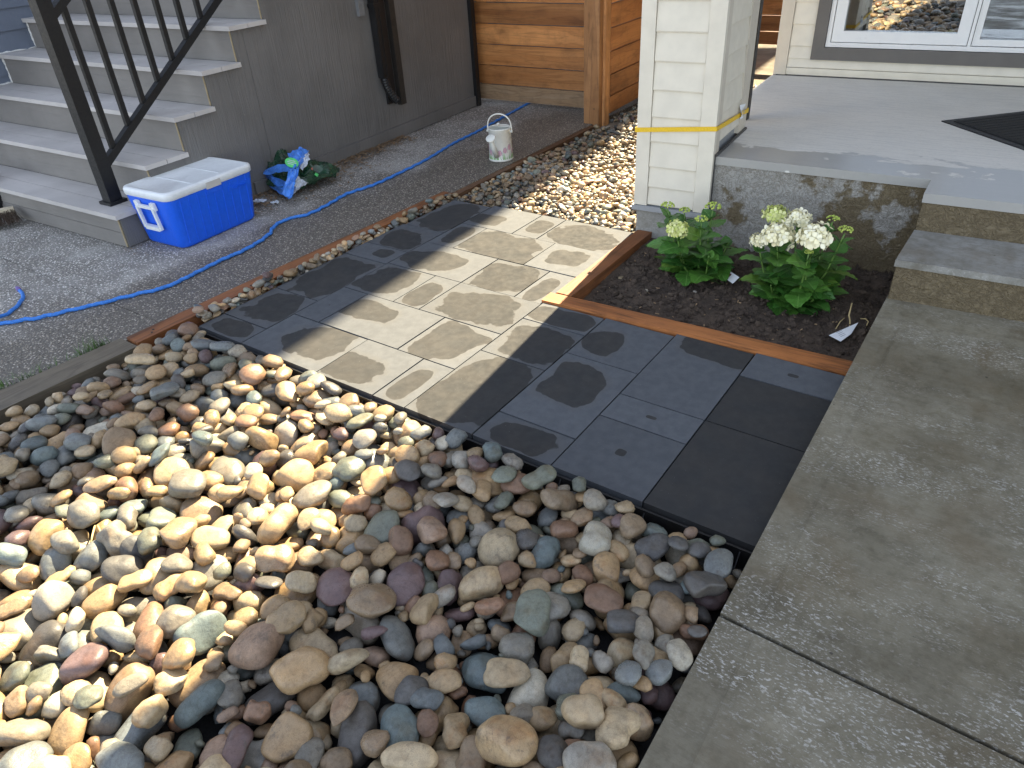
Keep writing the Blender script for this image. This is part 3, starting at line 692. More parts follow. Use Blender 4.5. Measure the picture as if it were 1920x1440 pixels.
4,-2487,656,-109,788,41,46,612,367,367,362,23,-656,-473,-136,991,-115,34,-57,135,136,144,21,-2432,119,-119,728,213,-137,637,220,236,233,25,-1958,825,-107,27,-964,-196,177,417,432,407,
21,-1603,480,-133,922,90,-164,-338,135,147,143,28,-1993,551,-127,210,134,393,885,248,220,248,2,-2075,1116,-121,733,-73,93,670,306,329,273,5,-2283,291,-131,262,-101,-31,959,190,198,200,
11,-713,792,-127,279,50,66,957,193,189,172,8,-2321,341,-133,14,-188,-371,909,135,144,142,11,-1951,1526,-120,350,45,-91,-931,233,237,234,14,-580,73,-137,180,-37,220,958,163,153,147,
1,-1229,347,-131,202,126,-125,-963,212,194,213,33,-450,1004,-136,972,-85,-13,-220,184,165,160,27,-2525,424,-134,778,-123,-45,614,171,180,165,19,-572,1038,-121,802,-239,-377,396,257,229,276,
34,-1575,1208,-127,967,-124,-4,224,328,292,294,3,-1414,171,-129,956,-271,-17,109,209,197,178,23,-585,142,-109,925,-103,63,-359,490,450,466,22,-1682,60,-135,109,-39,405,907,162,150,173,
16,-2609,849,-113,312,120,91,938,298,315,291,31,-1741,831,-103,737,-550,-245,-308,266,287,265,17,-658,1140,-113,500,-211,385,746,245,245,226,2,-926,1040,-132,314,-241,83,915,153,161,161,
8,-1698,337,-122,367,191,-228,-882,210,200,217,2,-1256,927,-122,740,286,-247,-556,243,250,239,30,-1424,1012,-111,886,-28,81,-456,328,356,285,14,-1650,819,-137,872,286,-24,-397,136,125,147,
29,-2596,-223,-134,818,-42,2,574,236,250,207,15,-2526,1533,-126,980,115,-160,24,270,253,242,29,-810,1150,-134,858,57,-32,-509,200,218,202,24,-2269,77,-128,982,152,62,-97,218,227,201,
30,-1503,-209,-112,201,50,97,-974,281,254,277,5,-2165,78,-133,754,476,204,405,174,185,149,21,-400,602,-111,198,-28,-221,955,283,293,274,1,-1221,660,-114,980,160,113,28,439,395,414,
25,-411,-397,-124,926,-126,24,354,318,285,326,21,-2199,1205,-136,931,131,-4,340,135,141,117,18,-640,-130,-124,955,268,-51,-120,211,190,210,23,-3101,492,-135,165,-4,104,-981,175,163,158,
8,-2664,1485,-120,888,-181,15,422,269,293,232,18,-402,-137,-119,201,68,-116,970,315,325,282,33,-2452,1086,-135,954,-63,-53,290,182,168,178,19,-3011,-288,-135,417,102,-243,-870,144,145,136,
4,-2892,854,-105,891,61,-18,-450,406,387,396,3,-573,549,-121,198,-102,43,-974,306,307,273,13,-1843,903,-114,344,-146,-258,891,414,451,389,15,-1524,1503,-131,127,578,-803,67,231,209,206,
30,-1342,729,-124,760,-50,445,-470,199,215,182,7,-1198,1075,-135,709,16,-148,-689,143,127,154,14,-1777,1187,-133,901,-281,296,-146,135,145,141,9,-1466,951,-128,951,-166,212,152,185,168,188,
32,-2213,-111,-134,587,-50,-9,808,227,202,229,35,-1320,893,-125,249,-161,135,-945,234,242,254,35,-2554,175,-121,911,-204,-44,-355,297,287,306,19,-754,1106,-125,191,39,-313,-929,249,257,248,
4,-2600,1541,-133,749,41,-24,-660,158,171,146,14,-1731,256,-125,264,610,466,-584,135,146,141,32,-1264,-454,-135,990,-23,41,132,199,204,203,19,-2219,345,-108,180,82,236,951,444,446,414,
33,-2666,279,-130,329,10,-35,944,252,266,242,0,-2895,212,-121,827,-97,154,-532,274,275,281,25,-1044,-282,-121,117,984,122,-62,349,348,319,12,-1209,45,-121,779,-91,286,-550,250,221,213,
30,-2748,764,-93,688,38,26,724,383,355,410,9,-1768,482,-122,925,166,34,340,423,433,424,3,-1686,163,-137,888,102,-39,-446,135,125,118,34,-1963,943,-130,537,4,-81,-839,327,335,296,
30,-632,454,-88,955,240,-152,-83,411,441,436,5,-680,987,-129,874,-13,112,-473,199,189,219,16,-1896,105,-80,841,64,-92,-530,258,237,272,10,-2835,-321,-101,957,105,175,204,363,386,398,
4,-1799,-82,-115,769,142,169,599,284,259,277,23,-883,738,-132,981,-92,35,-165,222,232,193,34,-1208,857,-134,918,140,-3,-371,225,199,236,2,-1104,209,-131,203,137,17,-969,171,160,179,
17,-2276,1482,-109,839,-8,-33,543,404,409,419,3,-2323,-323,-100,932,-136,53,-333,466,426,497,12,-852,948,-130,311,-52,115,-942,183,166,175,9,-1373,582,-134,156,11,-40,-987,262,235,239,
19,-1682,885,-126,730,43,-171,-660,253,261,218,4,-389,1050,-125,999,35,22,35,237,258,214,28,-2295,832,-117,955,92,-69,-273,379,336,361,0,-379,188,-130,432,96,-133,887,168,173,180,
15,-822,82,-121,801,194,-71,562,302,268,302,25,-864,1311,-131,874,-58,112,-469,208,208,227,21,-768,-222,-120,569,215,399,-686,164,159,171,14,-1718,1150,-132,850,34,-37,524,192,206,173,
25,-1569,-121,-130,803,-38,111,-584,251,249,250,10,-2988,-480,-112,310,183,32,-932,337,341,301,28,-2844,929,-124,443,22,-108,890,283,253,279,1,-904,1275,-139,603,215,-78,-764,135,127,119,
10,-557,1243,-121,191,71,975,91,194,202,207,0,-1038,322,-124,435,157,195,-865,212,204,216,30,-2517,32,-85,731,-161,7,663,466,478,483,13,-2333,1221,-113,841,-317,203,-389,440,435,436,
0,-1808,1072,-129,649,-100,102,-747,187,171,190,9,-2125,541,-138,453,95,136,876,194,177,170,29,-2908,142,-136,295,5,-21,955,199,176,174,4,-1028,-108,-125,972,38,-26,-228,243,257,221,
16,-1630,1313,-93,376,-12,-104,-920,453,482,460,34,-2908,394,-117,673,30,-110,731,473,436,422,1,-1299,-237,-77,998,23,1,-67,376,341,336,9,-1429,623,-129,920,169,36,352,298,324,324,
5,-660,-363,-117,973,-58,94,203,342,330,348,6,-960,430,-121,672,102,65,731,273,295,270,30,-2973,-325,-132,17,-424,-879,216,135,131,138,8,-363,-94,-134,933,157,1,-324,135,147,117,
22,-2566,-350,-127,224,162,-442,-853,265,239,277,31,-1320,-248,-131,161,-21,-88,-983,249,226,228,7,-2954,939,-91,824,149,-54,543,244,259,236,26,-1881,1014,-118,654,-15,-65,753,257,229,278,
5,-956,-471,-124,636,-262,80,721,266,246,234,19,-1748,911,-120,416,307,-286,-807,257,237,258,6,-1665,770,-121,467,87,76,877,304,294,266,8,-838,202,-118,925,115,-128,-338,240,212,247,
27,-3053,1263,-119,439,48,138,886,336,361,362,28,-2238,-381,-126,851,124,44,508,255,225,256,30,-2316,490,-117,114,-287,-306,900,264,285,232,9,-532,388,-128,977,114,9,182,332,332,333,
8,-1994,-509,-120,275,35,203,-939,276,253,237,2,-1782,299,-116,976,182,12,-117,301,314,330,28,-543,-131,-126,784,44,-28,-619,237,248,255,29,-1176,-218,-134,924,-22,38,-379,213,224,196,
20,-2774,1255,-106,763,-161,196,594,378,377,328,4,-937,1187,-125,283,37,-6,-958,251,273,221,29,-3002,976,-121,513,6,46,-857,386,418,377,22,-2822,729,-132,928,343,30,-143,199,207,182,
32,-2379,1411,-135,799,-2,50,-599,198,186,206,0,-695,-4,-125,172,169,21,970,236,225,214,5,-994,-393,-108,194,611,766,-40,376,385,330,15,-1749,-156,-124,549,287,1,785,270,293,257,
12,-2696,1347,-122,803,-105,86,-580,233,233,247,21,-1494,194,-130,764,31,-140,-629,203,207,177,17,-2123,-190,-120,891,-34,-7,453,284,254,306,22,-2722,1016,-103,173,944,279,-36,168,182,161,
5,-479,951,-125,608,-310,31,730,212,227,230,12,-1496,363,-130,846,116,-104,-509,178,196,167,20,-1028,1112,-128,552,-49,85,-828,283,292,255,13,-994,1035,-137,818,-56,46,-571,170,184,149,
13,-2735,1043,-131,358,-35,117,-926,223,204,220,27,-786,864,-112,150,-35,98,983,419,443,431,14,-1715,1389,-126,831,153,195,499,265,255,284,34,-2726,-37,-133,958,136,12,-252,233,213,252,
4,-2069,1185,-71,44,-64,-379,-922,378,373,381,12,-1904,-26,-136,443,-72,-9,893,135,127,116,14,-3047,740,-120,952,-284,85,69,283,299,282,21,-1963,1362,-136,915,75,-132,-374,135,135,118,
15,-395,1417,-117,616,-66,-155,-769,372,401,343,7,-2774,-80,-134,58,3,-191,980,198,190,172,26,-2957,771,-132,901,28,44,430,184,200,177,18,-2679,712,-119,666,75,-353,-653,237,248,236,
30,-1513,6,-130,628,10,110,-770,135,146,146,28,-1278,712,-132,270,-55,133,-952,180,165,183,26,-2228,875,-125,947,29,12,-320,259,244,240,34,-740,-421,-128,188,57,65,978,367,332,318,
2,-2721,1196,-126,387,14,-153,-909,255,259,227,0,-903,969,-134,496,-11,154,-854,161,170,144,25,-2004,1309,-136,675,-43,-38,736,164,175,164,15,-2054,650,-122,965,-111,11,-239,287,274,267,
19,-1158,1090,-131,584,197,219,756,208,202,178,18,-961,1508,-118,195,-41,-165,966,305,269,295,28,-1640,159,-129,904,102,23,416,259,253,230,0,-1610,1011,-133,235,105,-104,961,160,148,149,
3,-2208,113,-113,776,616,49,-124,271,242,297,34,-873,1091,-129,743,58,116,657,314,297,322,13,-3120,1418,-139,931,-86,-24,355,135,139,119,7,-1967,-207,-129,390,-51,10,919,223,211,229,
5,-1526,517,-101,609,373,308,628,490,527,526,35,-817,692,-114,601,-38,8,-798,311,298,335,23,-885,1241,-130,908,273,173,268,199,176,182,35,-805,614,-136,969,-177,-136,103,135,124,143,
5,-1492,1076,-132,687,86,-62,-719,209,191,183,15,-1869,-4,-129,833,94,-130,-529,202,183,204,7,-2274,1127,-133,835,61,-43,-545,220,197,193,25,-1603,631,-132,248,-93,-98,959,250,225,213,
8,-1809,575,-80,266,-90,-203,938,357,377,376,35,-591,701,-126,775,-182,19,-605,285,260,243,13,-2351,1319,-130,663,-258,310,-631,242,220,241,21,-643,297,-95,979,-17,-109,-171,440,457,476,
30,-1337,-194,-130,265,314,-312,-857,135,127,118,35,-1049,1030,-111,768,-147,249,-572,282,302,292,11,-1246,-198,-122,988,99,-67,-102,194,208,213,21,-1438,536,-131,814,49,-141,-561,184,177,162,
26,-1761,1291,-126,999,43,25,2,268,274,235,30,-817,965,-95,74,-130,438,-887,171,173,167,34,-1128,694,-133,912,255,15,-320,187,195,176,23,-1062,487,-123,541,-45,110,-833,309,292,297,
8,-2555,1112,-124,974,-207,86,31,193,189,210,16,-1827,1157,-125,891,84,55,443,226,229,198,7,-2817,1254,-139,967,-116,-2,-228,135,148,120,3,-2528,1062,-129,366,44,-85,-926,230,241,195,
16,-1111,1306,-131,970,113,-12,-216,158,155,154,3,-357,1113,-136,652,77,-72,-751,144,139,127,15,-2358,873,-83,468,-77,-263,-840,251,275,248,16,-2560,-127,-82,772,142,-308,538,377,405,405,
11,-758,-519,-128,231,-31,2,-972,189,203,169,3,-1940,1276,-110,806,-98,75,-579,377,395,387,21,-1393,862,-134,965,146,-75,207,135,146,140,21,-1780,-223,-129,248,116,90,958,204,206,182,
20,-734,526,-124,82,-124,-767,625,179,196,188,1,-1842,813,-116,553,21,-97,828,321,318,311,27,-699,-68,-122,804,494,-20,331,252,224,245,14,-2040,68,-119,241,-4,-146,-959,358,368,336,
32,-1222,-506,-122,982,136,109,71,299,296,327,13,-2047,1031,-132,367,-25,80,-926,235,246,212,6,-1315,488,-133,421,-137,273,-854,146,157,152,19,-1308,-132,-119,701,221,-236,-636,288,306,306,
28,-975,346,-125,787,-127,81,-598,242,258,252,35,-3082,1366,-122,289,66,-200,934,269,279,292,29,-795,1429,-136,946,62,30,317,198,185,170,35,-1029,-188,-127,551,-194,61,-810,217,224,232,
13,-1779,-459,-133,649,-66,91,-753,193,195,192,35,-1826,-322,-112,178,-130,133,-966,430,425,394,8,-1721,-339,-122,607,22,-135,-783,245,234,210,14,-1842,669,-92,215,-27,-122,-969,284,291,277,
20,-1959,194,-137,974,-110,0,196,167,161,149,6,-2495,1144,-118,470,-142,-254,833,303,323,295,7,-2709,1273,-136,803,-33,32,595,162,177,147,21,-1938,1044,-119,787,46,478,-387,175,169,149,
22,-2123,674,-134,344,45,359,867,162,177,167,24,-1636,255,-116,245,-32,166,955,364,331,314,11,-613,-74,-119,968,-170,86,-164,238,224,243,14,-896,-391,-130,956,218,125,152,220,209,240,
8,-844,1000,-123,85,-9,165,-983,210,186,203,16,-1136,564,-124,991,87,-39,94,223,241,209,13,-2123,1213,-127,339,-28,101,-935,302,300,275,21,-1152,90,-130,147,109,117,976,192,173,174,
34,-2975,1149,-133,87,61,-125,-986,244,221,259,14,-1879,70,-130,237,121,-183,-946,267,236,233,19,-2482,392,-128,984,92,-114,103,195,207,190,22,-2395,532,-125,234,94,-146,-957,297,322,259,
25,-2746,1528,-138,904,-51,95,-413,153,155,142,25,-801,17,-134,987,-113,59,98,188,179,199,33,-1884,254,-105,617,75,-133,772,412,405,444,17,-2438,1292,-127,454,-37,27,-890,246,234,231,
10,-2840,-9,-112,982,130,133,-18,306,320,300,13,-1082,-411,-114,726,-69,77,-680,448,481,435,32,-579,1325,-133,974,-28,34,223,221,231,242,19,-365,653,-131,447,-330,91,-826,158,170,162,
31,-1640,85,-81,159,139,-354,-911,317,321,307,22,-2155,-133,-134,868,244,198,385,160,158,170,23,-1667,1079,-121,386,-12,-88,918,335,359,319,3,-2523,778,-107,712,-84,87,-692,395,431,413,
20,-2747,912,-128,928,-53,45,366,296,314,255,27,-1705,660,-104,744,204,-8,637,480,509,469,0,-2717,-523,-116,19,55,-884,-464,195,206,214,31,-2556,573,-126,527,-142,146,-825,274,241,250,
7,-1351,399,-134,451,33,-52,-890,172,165,175,21,-1495,999,-132,241,127,104,957,161,156,157,24,-1542,-302,-133,540,29,182,821,172,153,159,26,-766,269,-130,607,534,-360,-466,171,173,187,
19,-1034,952,-133,678,222,-250,-654,158,155,164,34,-2743,44,-130,54,58,-107,-991,279,294,297,18,-1162,256,-130,466,53,-214,857,177,181,165,32,-2512,-227,-128,736,17,41,-676,311,311,311,
35,-1548,208,-121,138,-250,-78,955,213,205,193,7,-2905,-84,-132,873,74,0,482,204,196,194,11,-615,1531,-128,84,707,-693,-111,168,158,161,2,-530,627,-122,926,147,68,340,256,249,273,
22,-1873,-103,-92,610,157,-302,-716,366,347,339,29,-1387,137,-135,25,13,-235,-972,168,163,151,17,-2856,772,-136,992,-41,-26,119,139,123,133,21,-808,1259,-127,970,131,-137,-151,195,214,196,
15,-2456,1443,-111,442,157,-51,882,389,408,399,14,-1743,1341,-80,763,189,93,611,300,291,296,31,-1333,567,-62,968,36,-184,167,490,512,532,6,-2682,1,-132,750,-79,-138,642,187,180,162,
32,-1845,17,-81,284,-636,-473,540,286,259,247,11,-2935,622,-130,609,-325,-239,683,164,159,149,6,-2301,216,-119,351,-9,-148,924,315,299,293,26,-2693,-280,-117,866,350,163,317,273,278,286,
11,-386,844,-113,669,33,-88,-737,276,279,288,14,-2055,385,-121,506,167,-122,-837,350,366,330,29,-808,315,-133,936,33,0,351,253,229,215,34,-717,1449,-135,707,51,114,696,240,220,230,
11,-1336,-434,-118,427,-62,87,-898,260,236,248,7,-726,940,-127,969,56,-50,-235,236,240,253,5,-1714,1207,-129,352,143,-445,-811,237,226,207,22,-2732,-219,-126,407,235,-266,-842,240,261,255,
0,-2627,-318,-126,205,5,-84,-975,236,214,212,26,-1726,121,-65,920,279,60,-269,197,202,203,20,-1566,-238,-128,811,171,-85,553,183,192,181,15,-422,1111,-130,943,4,-151,297,214,191,196,
11,-555,1169,-113,105,2,120,987,277,252,293,23,-2732,543,-136,268,27,71,-961,137,136,142,29,-1942,1173,-133,140,-168,975,-29,214,234,219,31,-1066,440,-71,2,-674,-737,-49,311,319,273,
11,-1524,303,-89,591,240,-56,768,393,357,383,26,-1258,1037,-115,936,65,8,-346,327,299,352,21,-2329,-244,-135,264,126,102,951,135,127,128,11,-1627,698,-131,417,531,510,533,152,142,146,
13,-1864,-224,-136,117,-130,-598,782,135,145,128,13,-1914,1478,-128,273,-25,121,-954,249,237,260,7,-964,1107,-134,811,127,-15,571,177,170,162,19,-767,389,-130,571,105,-220,-784,198,196,188,
7,-2257,976,-119,978,-152,-7,-145,337,331,360,5,-1120,666,-101,665,160,-178,-707,220,216,211,22,-3096,983,-122,695,94,191,687,270,291,295,28,-3015,-199,-120,875,-30,-92,475,343,376,332,
24,-1599,820,-130,191,-112,241,945,174,166,168,32,-2410,-236,-116,206,181,-925,-264,274,266,272,6,-1366,279,-133,811,-129,-117,559,158,146,159,3,-1098,277,-122,954,113,-21,-277,271,269,264,
22,-1113,-214,-122,480,-26,-92,-872,294,301,272,23,-565,-36,-134,960,-88,-12,-264,183,179,165,24,-1935,710,-103,172,-506,7,845,273,269,297,34,-2738,442,-128,719,89,149,673,331,294,326,
22,-2028,156,-125,203,45,-40,977,249,239,233,27,-445,-82,-136,181,71,34,-980,170,178,146,20,-2937,-12,-123,991,-123,30,-50,315,310,332,9,-873,1175,-140,13,24,139,990,169,185,147,
20,-1200,304,-134,963,-124,-8,238,208,185,194,35,-635,-191,-98,225,-75,518,-822,448,427,418,10,-2007,347,-130,603,-133,168,768,144,156,158,22,-2496,948,-114,231,114,-199,-946,386,351,395,
19,-2217,38,-124,822,238,-192,480,203,185,208,7,-3083,1492,-125,861,-94,-83,492,321,330,292,12,-1813,1227,-132,75,62,45,-994,155,159,152,21,-1289,733,-98,974,89,-100,-182,169,174,174,
16,-1942,4,-81,998,36,-59,2,413,373,407,26,-1644,898,-54,705,403,-304,-498,448,415,480,32,-726,1289,-123,14,-537,836,112,324,303,346,35,-2340,-133,-131,69,77,-258,961,185,180,188,
25,-1314,171,-120,87,613,-783,63,359,328,311,0,-2697,236,-98,547,-6,-118,-829,193,208,196,30,-1339,-173,-94,680,687,254,-40,135,122,137,19,-1604,426,-128,924,198,-174,-276,205,198,209,
20,-727,259,-130,358,635,-634,-259,163,151,147,35,-1456,552,-98,687,-122,80,712,181,185,159,0,-863,-90,-126,153,-158,-81,-972,210,222,214,1,-678,1524,-131,880,65,120,454,215,212,206,
0,-2621,1361,-128,547,-149,-91,819,214,212,203,17,-2257,-290,-126,709,348,7,-613,171,186,160,16,-1199,-59,-119,543,65,-18,-837,267,286,244,29,-1439,-373,-132,579,2,51,-813,219,232,236,
10,-1642,169,-81,520,209,175,-810,199,192,192,4,-2242,1167,-116,736,-534,299,-290,195,213,201,3,-1844,186,-108,836,68,395,-375,135,132,135,8,-635,-319,-80,731,-619,283,-49,171,157,186,
18,-1740,-71,-70,667,-137,86,-728,311,325,341,3,-2115,1305,-125,986,90,1,-137,268,287,233,11,-2952,673,-131,899,-157,-16,408,135,128,145,11,-632,772,-124,912,143,88,375,209,212,187,
10,-362,-312,-132,823,41,192,533,135,132,137,20,-1134,959,-137,113,8,115,-987,166,158,154,28,-2017,-410,-128,805,-23,-102,584,234,235,235,19,-1512,-157,-133,896,-349,-263,79,148,137,157,
7,-1657,488,-121,934,90,-200,282,242,264,240,20,-524,982,-109,901,-322,-59,285,349,374,297,31,-1753,379,-76,950,-10,77,-302,279,252,243,34,-714,760,-87,128,-50,12,-990,284,295,312,
16,-2457,320,-121,674,18,-285,681,181,191,184,29,-2234,449,-129,922,-25,43,-385,264,264,268,17,-956,1336,-121,938,-23,-17,-345,272,241,286,8,-2892,-436,-108,925,170,-2,-341,359,368,318,
31,-1076,743,-125,948,-305,-93,16,232,213,255,28,-763,1372,-126,818,106,11,565,251,261,255,15,-1402,686,-127,926,-367,-78,-46,220,196,195,16,-859,411,-101,682,77,-12,-728,405,380,393,
12,-1322,970,-116,897,-107,-19,429,287,284,296,12,-1796,1385,-120,458,46,58,886,267,294,260,2,-2188,1180,-105,392,468,-299,-733,228,216,239,4,-866,-351,-55,575,-39,171,-799,391,400,416,
19,-2047,1269,-104,779,112,123,-604,351,369,330,23,-2441,751,-128,624,-78,8,778,215,204,233,24,-703,593,-111,25,160,155,-975,379,399,400,5,-1629,963,-126,145,93,47,-984,248,263,245,
30,-2740,982,-130,346,-450,-139,811,155,149,151,2,-1991,252,-114,639,-86,84,760,383,410,347,9,-1187,794,-112,23,97,939,330,424,432,403,21,-2721,218,-133,536,124,91,830,146,146,144,
9,-892,613,-137,880,156,53,444,193,191,196,18,-1383,-310,-129,546,-69,113,-827,208,220,186,16,-1222,139,-115,842,8,48,537,258,281,279,10,-1094,1167,-118,846,-63,-217,483,250,227,238,
20,-1329,645,-131,767,-75,89,-631,253,231,226,19,-1425,19,-118,208,151,-458,851,279,266,274,15,-1583,1533,-128,493,-83,-137,-855,253,248,221,16,-952,-83,-75,617,14,-126,-776,239,259,258,
10,-2358,-70,-120,968,-232,65,75,222,201,244,33,-2779,-461,-101,728,57,-261,632,406,391,426,22,-1017,-461,-121,276,-658,-317,625,173,170,184,16,-411,725,-109,947,-9,2,321,355,374,324,
29,-1066,694,-121,546,-171,312,758,194,208,211,21,-2144,631,-126,449,-546,-625,331,135,130,147,31,-1446,-141,-88,939,-123,-258,-189,251,226,269,13,-819,-124,-118,799,-425,300,301,177,186,164,
10,-1737,-428,-122,828,-312,141,444,189,196,189,8,-907,1372,-133,372,-48,-125,919,137,139,126,15,-1526,100,-134,560,67,-173,-807,155,151,150,1,-1398,77,-129,573,34,302,761,227,221,232,
32,-1557,1071,-119,993,54,-102,18,286,255,315,30,-450,1052,-113,652,-201,277,-677,213,233,200,32,-2458,879,-92,826,-475,-4,305,313,307,290,17,-380,113,-134,960,-46,3,-277,147,149,160,
28,-561,852,-129,579,12,-89,810,258,276,229,2,-2266,-121,-113,598,671,-435,64,238,240,218,17,-1248,247,-93,900,74,-17,430,254,239,222,35,-2975,594,-125,698,106,-365,-607,173,175,187,
24,-2707,-469,-100,520,-242,-135,808,139,127,133,11,-2260,743,-74,941,262,-179,-113,333,298,302,18,-901,1014,-98,298,-757,-580,-30,192,177,186,29,-2598,604,-135,907,66,42,413,200,177,186,
15,-1855,137,-130,146,75,101,981,223,230,192,21,-2570,-274,-93,735,-15,-54,-675,269,283,231,26,-1322,798,-127,285,15,155,946,218,226,211,29,-2638,1234,-116,866,487,45,-106,231,238,224,
16,-1698,-186,-121,557,-79,183,-806,207,201,191,32,-747,410,-84,770,-90,35,-631,300,323,329,31,-2072,501,-92,902,147,-290,286,346,307,358,29,-1435,-207,-103,673,-317,149,-652,179,167,167,
20,-825,1048,-92,254,162,-183,-936,251,261,275,20,-2699,1118,-129,934,-103,59,-336,229,248,251,27,-1917,974,-86,902,136,-195,-359,303,272,268,23,-848,1205,-112,8,-35,58,998,266,269,267,
29,-2090,722,-115,977,-177,-95,-71,328,344,338,1,-2888,139,-100,76,73,129,-986,244,221,215,7,-1020,-516,-133,479,31,-60,-875,203,209,185,11,-2913,734,-113,501,-121,35,-856,255,232,267,
33,-1953,164,-92,865,-474,-91,136,249,224,212,6,-2888,-523,-123,991,127,-32,11,230,253,249,29,-2351,-186,-136,975,-33,35,-217,200,184,178,9,-2103,-492,-130,782,139,78,603,320,321,295,
33,-1484,682,-130,179,16,-35,983,236,243,241,31,-2434,718,-82,144,192,170,956,245,225,248,4,-1982,340,-68,602,153,311,719,335,360,343,20,-2959,520,-121,931,-131,-24,339,347,311,353,
14,-1593,1135,-129,944,87,155,280,229,238,233,10,-1207,1445,-94,981,-169,84,-49,442,472,443,15,-2286,412,-128,539,-64,-124,830,190,192,202,24,-2172,213,-128,643,252,127,712,185,180,160,
16,-2501,121,-122,726,448,521,-34,157,147,157,33,-2487,-271,-87,567,324,82,753,283,275,275,27,-2094,105,-112,195,247,-441,-841,288,290,257,10,-953,-97,-128,904,-83,-139,395,167,160,162,
12,-920,1549,-131,340,283,143,-886,135,148,136,20,-2756,-126,-105,83,316,78,-942,316,316,328,11,-485,-114,-126,721,-171,-282,609,185,187,159,28,-1607,378,-92,913,-300,-122,249,225,222,205,
5,-1636,-149,-132,375,45,219,-900,181,165,172,25,-2640,72,-125,761,-36,110,-638,341,306,314,34,-2047,1003,-86,973,-37,100,-204,432,461,412,22,-1457,-29,-87,305,-125,-81,941,320,325,350,
20,-2208,-216,-118,759,-96,118,-633,351,333,386,18,-818,1133,-94,959,184,-50,211,261,267,256,21,-2337,1071,-116,982,157,-68,-79,308,276,310,4,-1544,958,-117,848,-300,-85,-429,234,222,244,
28,-1417,256,-103,613,-122,-156,765,490,448,488,22,-3005,1407,-122,923,188,-6,-336,318,327,289,3,-2258,1351,-106,59,-105,-66,-991,399,403,427,14,-1177,-451,-136,974,200,59,-91,161,162,150,
6,-779,-121,-134,495,-589,483,-417,135,143,141,7,-1423,422,-115,779,-83,-112,612,412,417,417,5,-718,1049,-118,847,141,345,-380,242,260,219,17,-829,29,-90,231,132,23,964,231,219,210,
7,-1048,807,-101,134,-215,-895,367,396,394,420,0,-3035,1130,-110,826,235,-69,-508,217,213,237,0,-1414,1176,-121,953,-143,108,-244,299,269,275,0,-3055,939,-92,925,199,-110,-303,135,129,134,
33,-1847,1291,-110,553,141,195,-797,286,280,269,12,-1562,709,-111,647,598,2,473,282,297,294,30,-1587,-72,-58,842,357,-206,347,292,278,299,12,-1330,1450,-116,715,145,87,678,281,277,299,
26,-856,1381,-106,869,412,64,-267,306,288,295,33,-972,978,-129,342,891,212,210,259,232,262,26,-3095,1085,-125,823,60,-5,-565,233,232,244,26,-2584,462,-119,736,621,195,185,300,280,316,
22,-946,550,-99,850,110,109,-504,490,499,435,10,-1516,1146,-119,528,-162,139,822,243,266,255,18,-2644,1290,-125,843,56,-58,-532,220,240,219,2,-3112,1543,-111,468,184,-349,-791,135,146,116,
16,-920,135,-87,636,70,106,761,490,474,523,21,-1529,629,-134,634,36,-131,-761,148,157,133,11,-2144,-416,-128,839,81,64,534,159,166,167,33,-756,473,-128,157,-87,158,-971,273,275,272,
0,-2501,-495,-119,418,-143,-61,895,291,263,285,34,-2145,13,-119,333,203,11,921,346,372,328,2,-2788,831,-125,725,-132,155,658,213,189,227,11,-2063,-525,-133,750,183,203,602,135,123,115,
17,-1682,1494,-118,299,10,-46,953,302,328,320,22,-2043,509,-129,855,-65,-276,435,180,162,179,22,-1345,1186,-137,661,394,372,519,135,129,142,13,-2314,-204,-83,457,-222,-264,820,477,512,492,
5,-2025,2,-137,940,325,63,83,137,137,124,14,-1484,58,-131,990,-23,-58,127,198,203,188,6,-1869,1543,-133,958,-98,-34,269,175,184,155,8,-2462,1214,-82,849,125,194,475,282,287,305,
20,-952,367,-80,877,-148,181,-421,357,318,380,23,-1099,1071,-123,956,70,252,131,246,239,218,8,-2108,269,-105,629,52,170,-757,368,335,351,6,-1598,-138,-98,817,-125,107,-552,165,179,178,
34,-2471,-366,-116,932,-132,327,-86,251,256,243,11,-2246,463,-54,501,131,-138,845,329,349,319,3,-1932,648,-128,993,49,-91,-63,238,210,204,32,-2699,129,-131,755,-324,73,-566,135,145,147,
26,-1372,1214,-104,943,-252,130,-172,208,207,185,25,-442,150,-113,917,169,262,-249,288,276,299,23,-2212,894,-73,607,-107,85,-783,383,417,347,19,-1146,-522,-120,105,907,140,384,169,185,152,
4,-688,-269,-114,708,-559,117,-416,252,249,229,33,-1767,1143,-132,476,150,-173,-849,156,141,162,10,-2409,445,-114,883,254,69,-389,279,279,278,9,-1071,937,-129,344,-111,-271,892,234,247,201,
32,-1870,707,-131,518,12,45,-854,290,266,274,8,-1608,1440,-122,237,113,-177,-948,207,199,219,8,-2683,905,-131,552,44,179,813,157,172,137,32,-2362,473,-121,66,536,463,-703,159,175,166,
28,-810,1503,-116,29,-976,-211,-40,432,396,395,34,-1028,1373,-139,70,-247,966,-37,135,144,129,17,-2070,-75,-108,24,-90,94,-991,422,397,376,35,-624,1078,-126,407,-172,112,-890,247,229,242,
13,-1881,1200,-127,741,-330,-191,553,280,262,253,31,-1110,128,-101,235,-171,84,-953,284,279,266,10,-955,717,-110,957,-146,108,-228,335,349,315,14,-781,349,-106,441,-269,-103,850,178,161,193,
29,-1152,24,-116,762,450,167,435,227,248,225,31,-2019,439,-84,871,28,311,380,161,153,176,13,-2591,125,-137,420,-58,-101,900,167,164,152,0,-2602,268,-115,657,60,262,704,268,268,245,
14,-2510,498,-133,742,242,-76,-621,194,203,190,27,-1373,338,-133,263,-14,112,-958,188,177,184,21,-2298,-9,-95,536,-234,241,775,338,338,324,23,-2427,786,-83,67,-4,-615,-786,297,288,255,
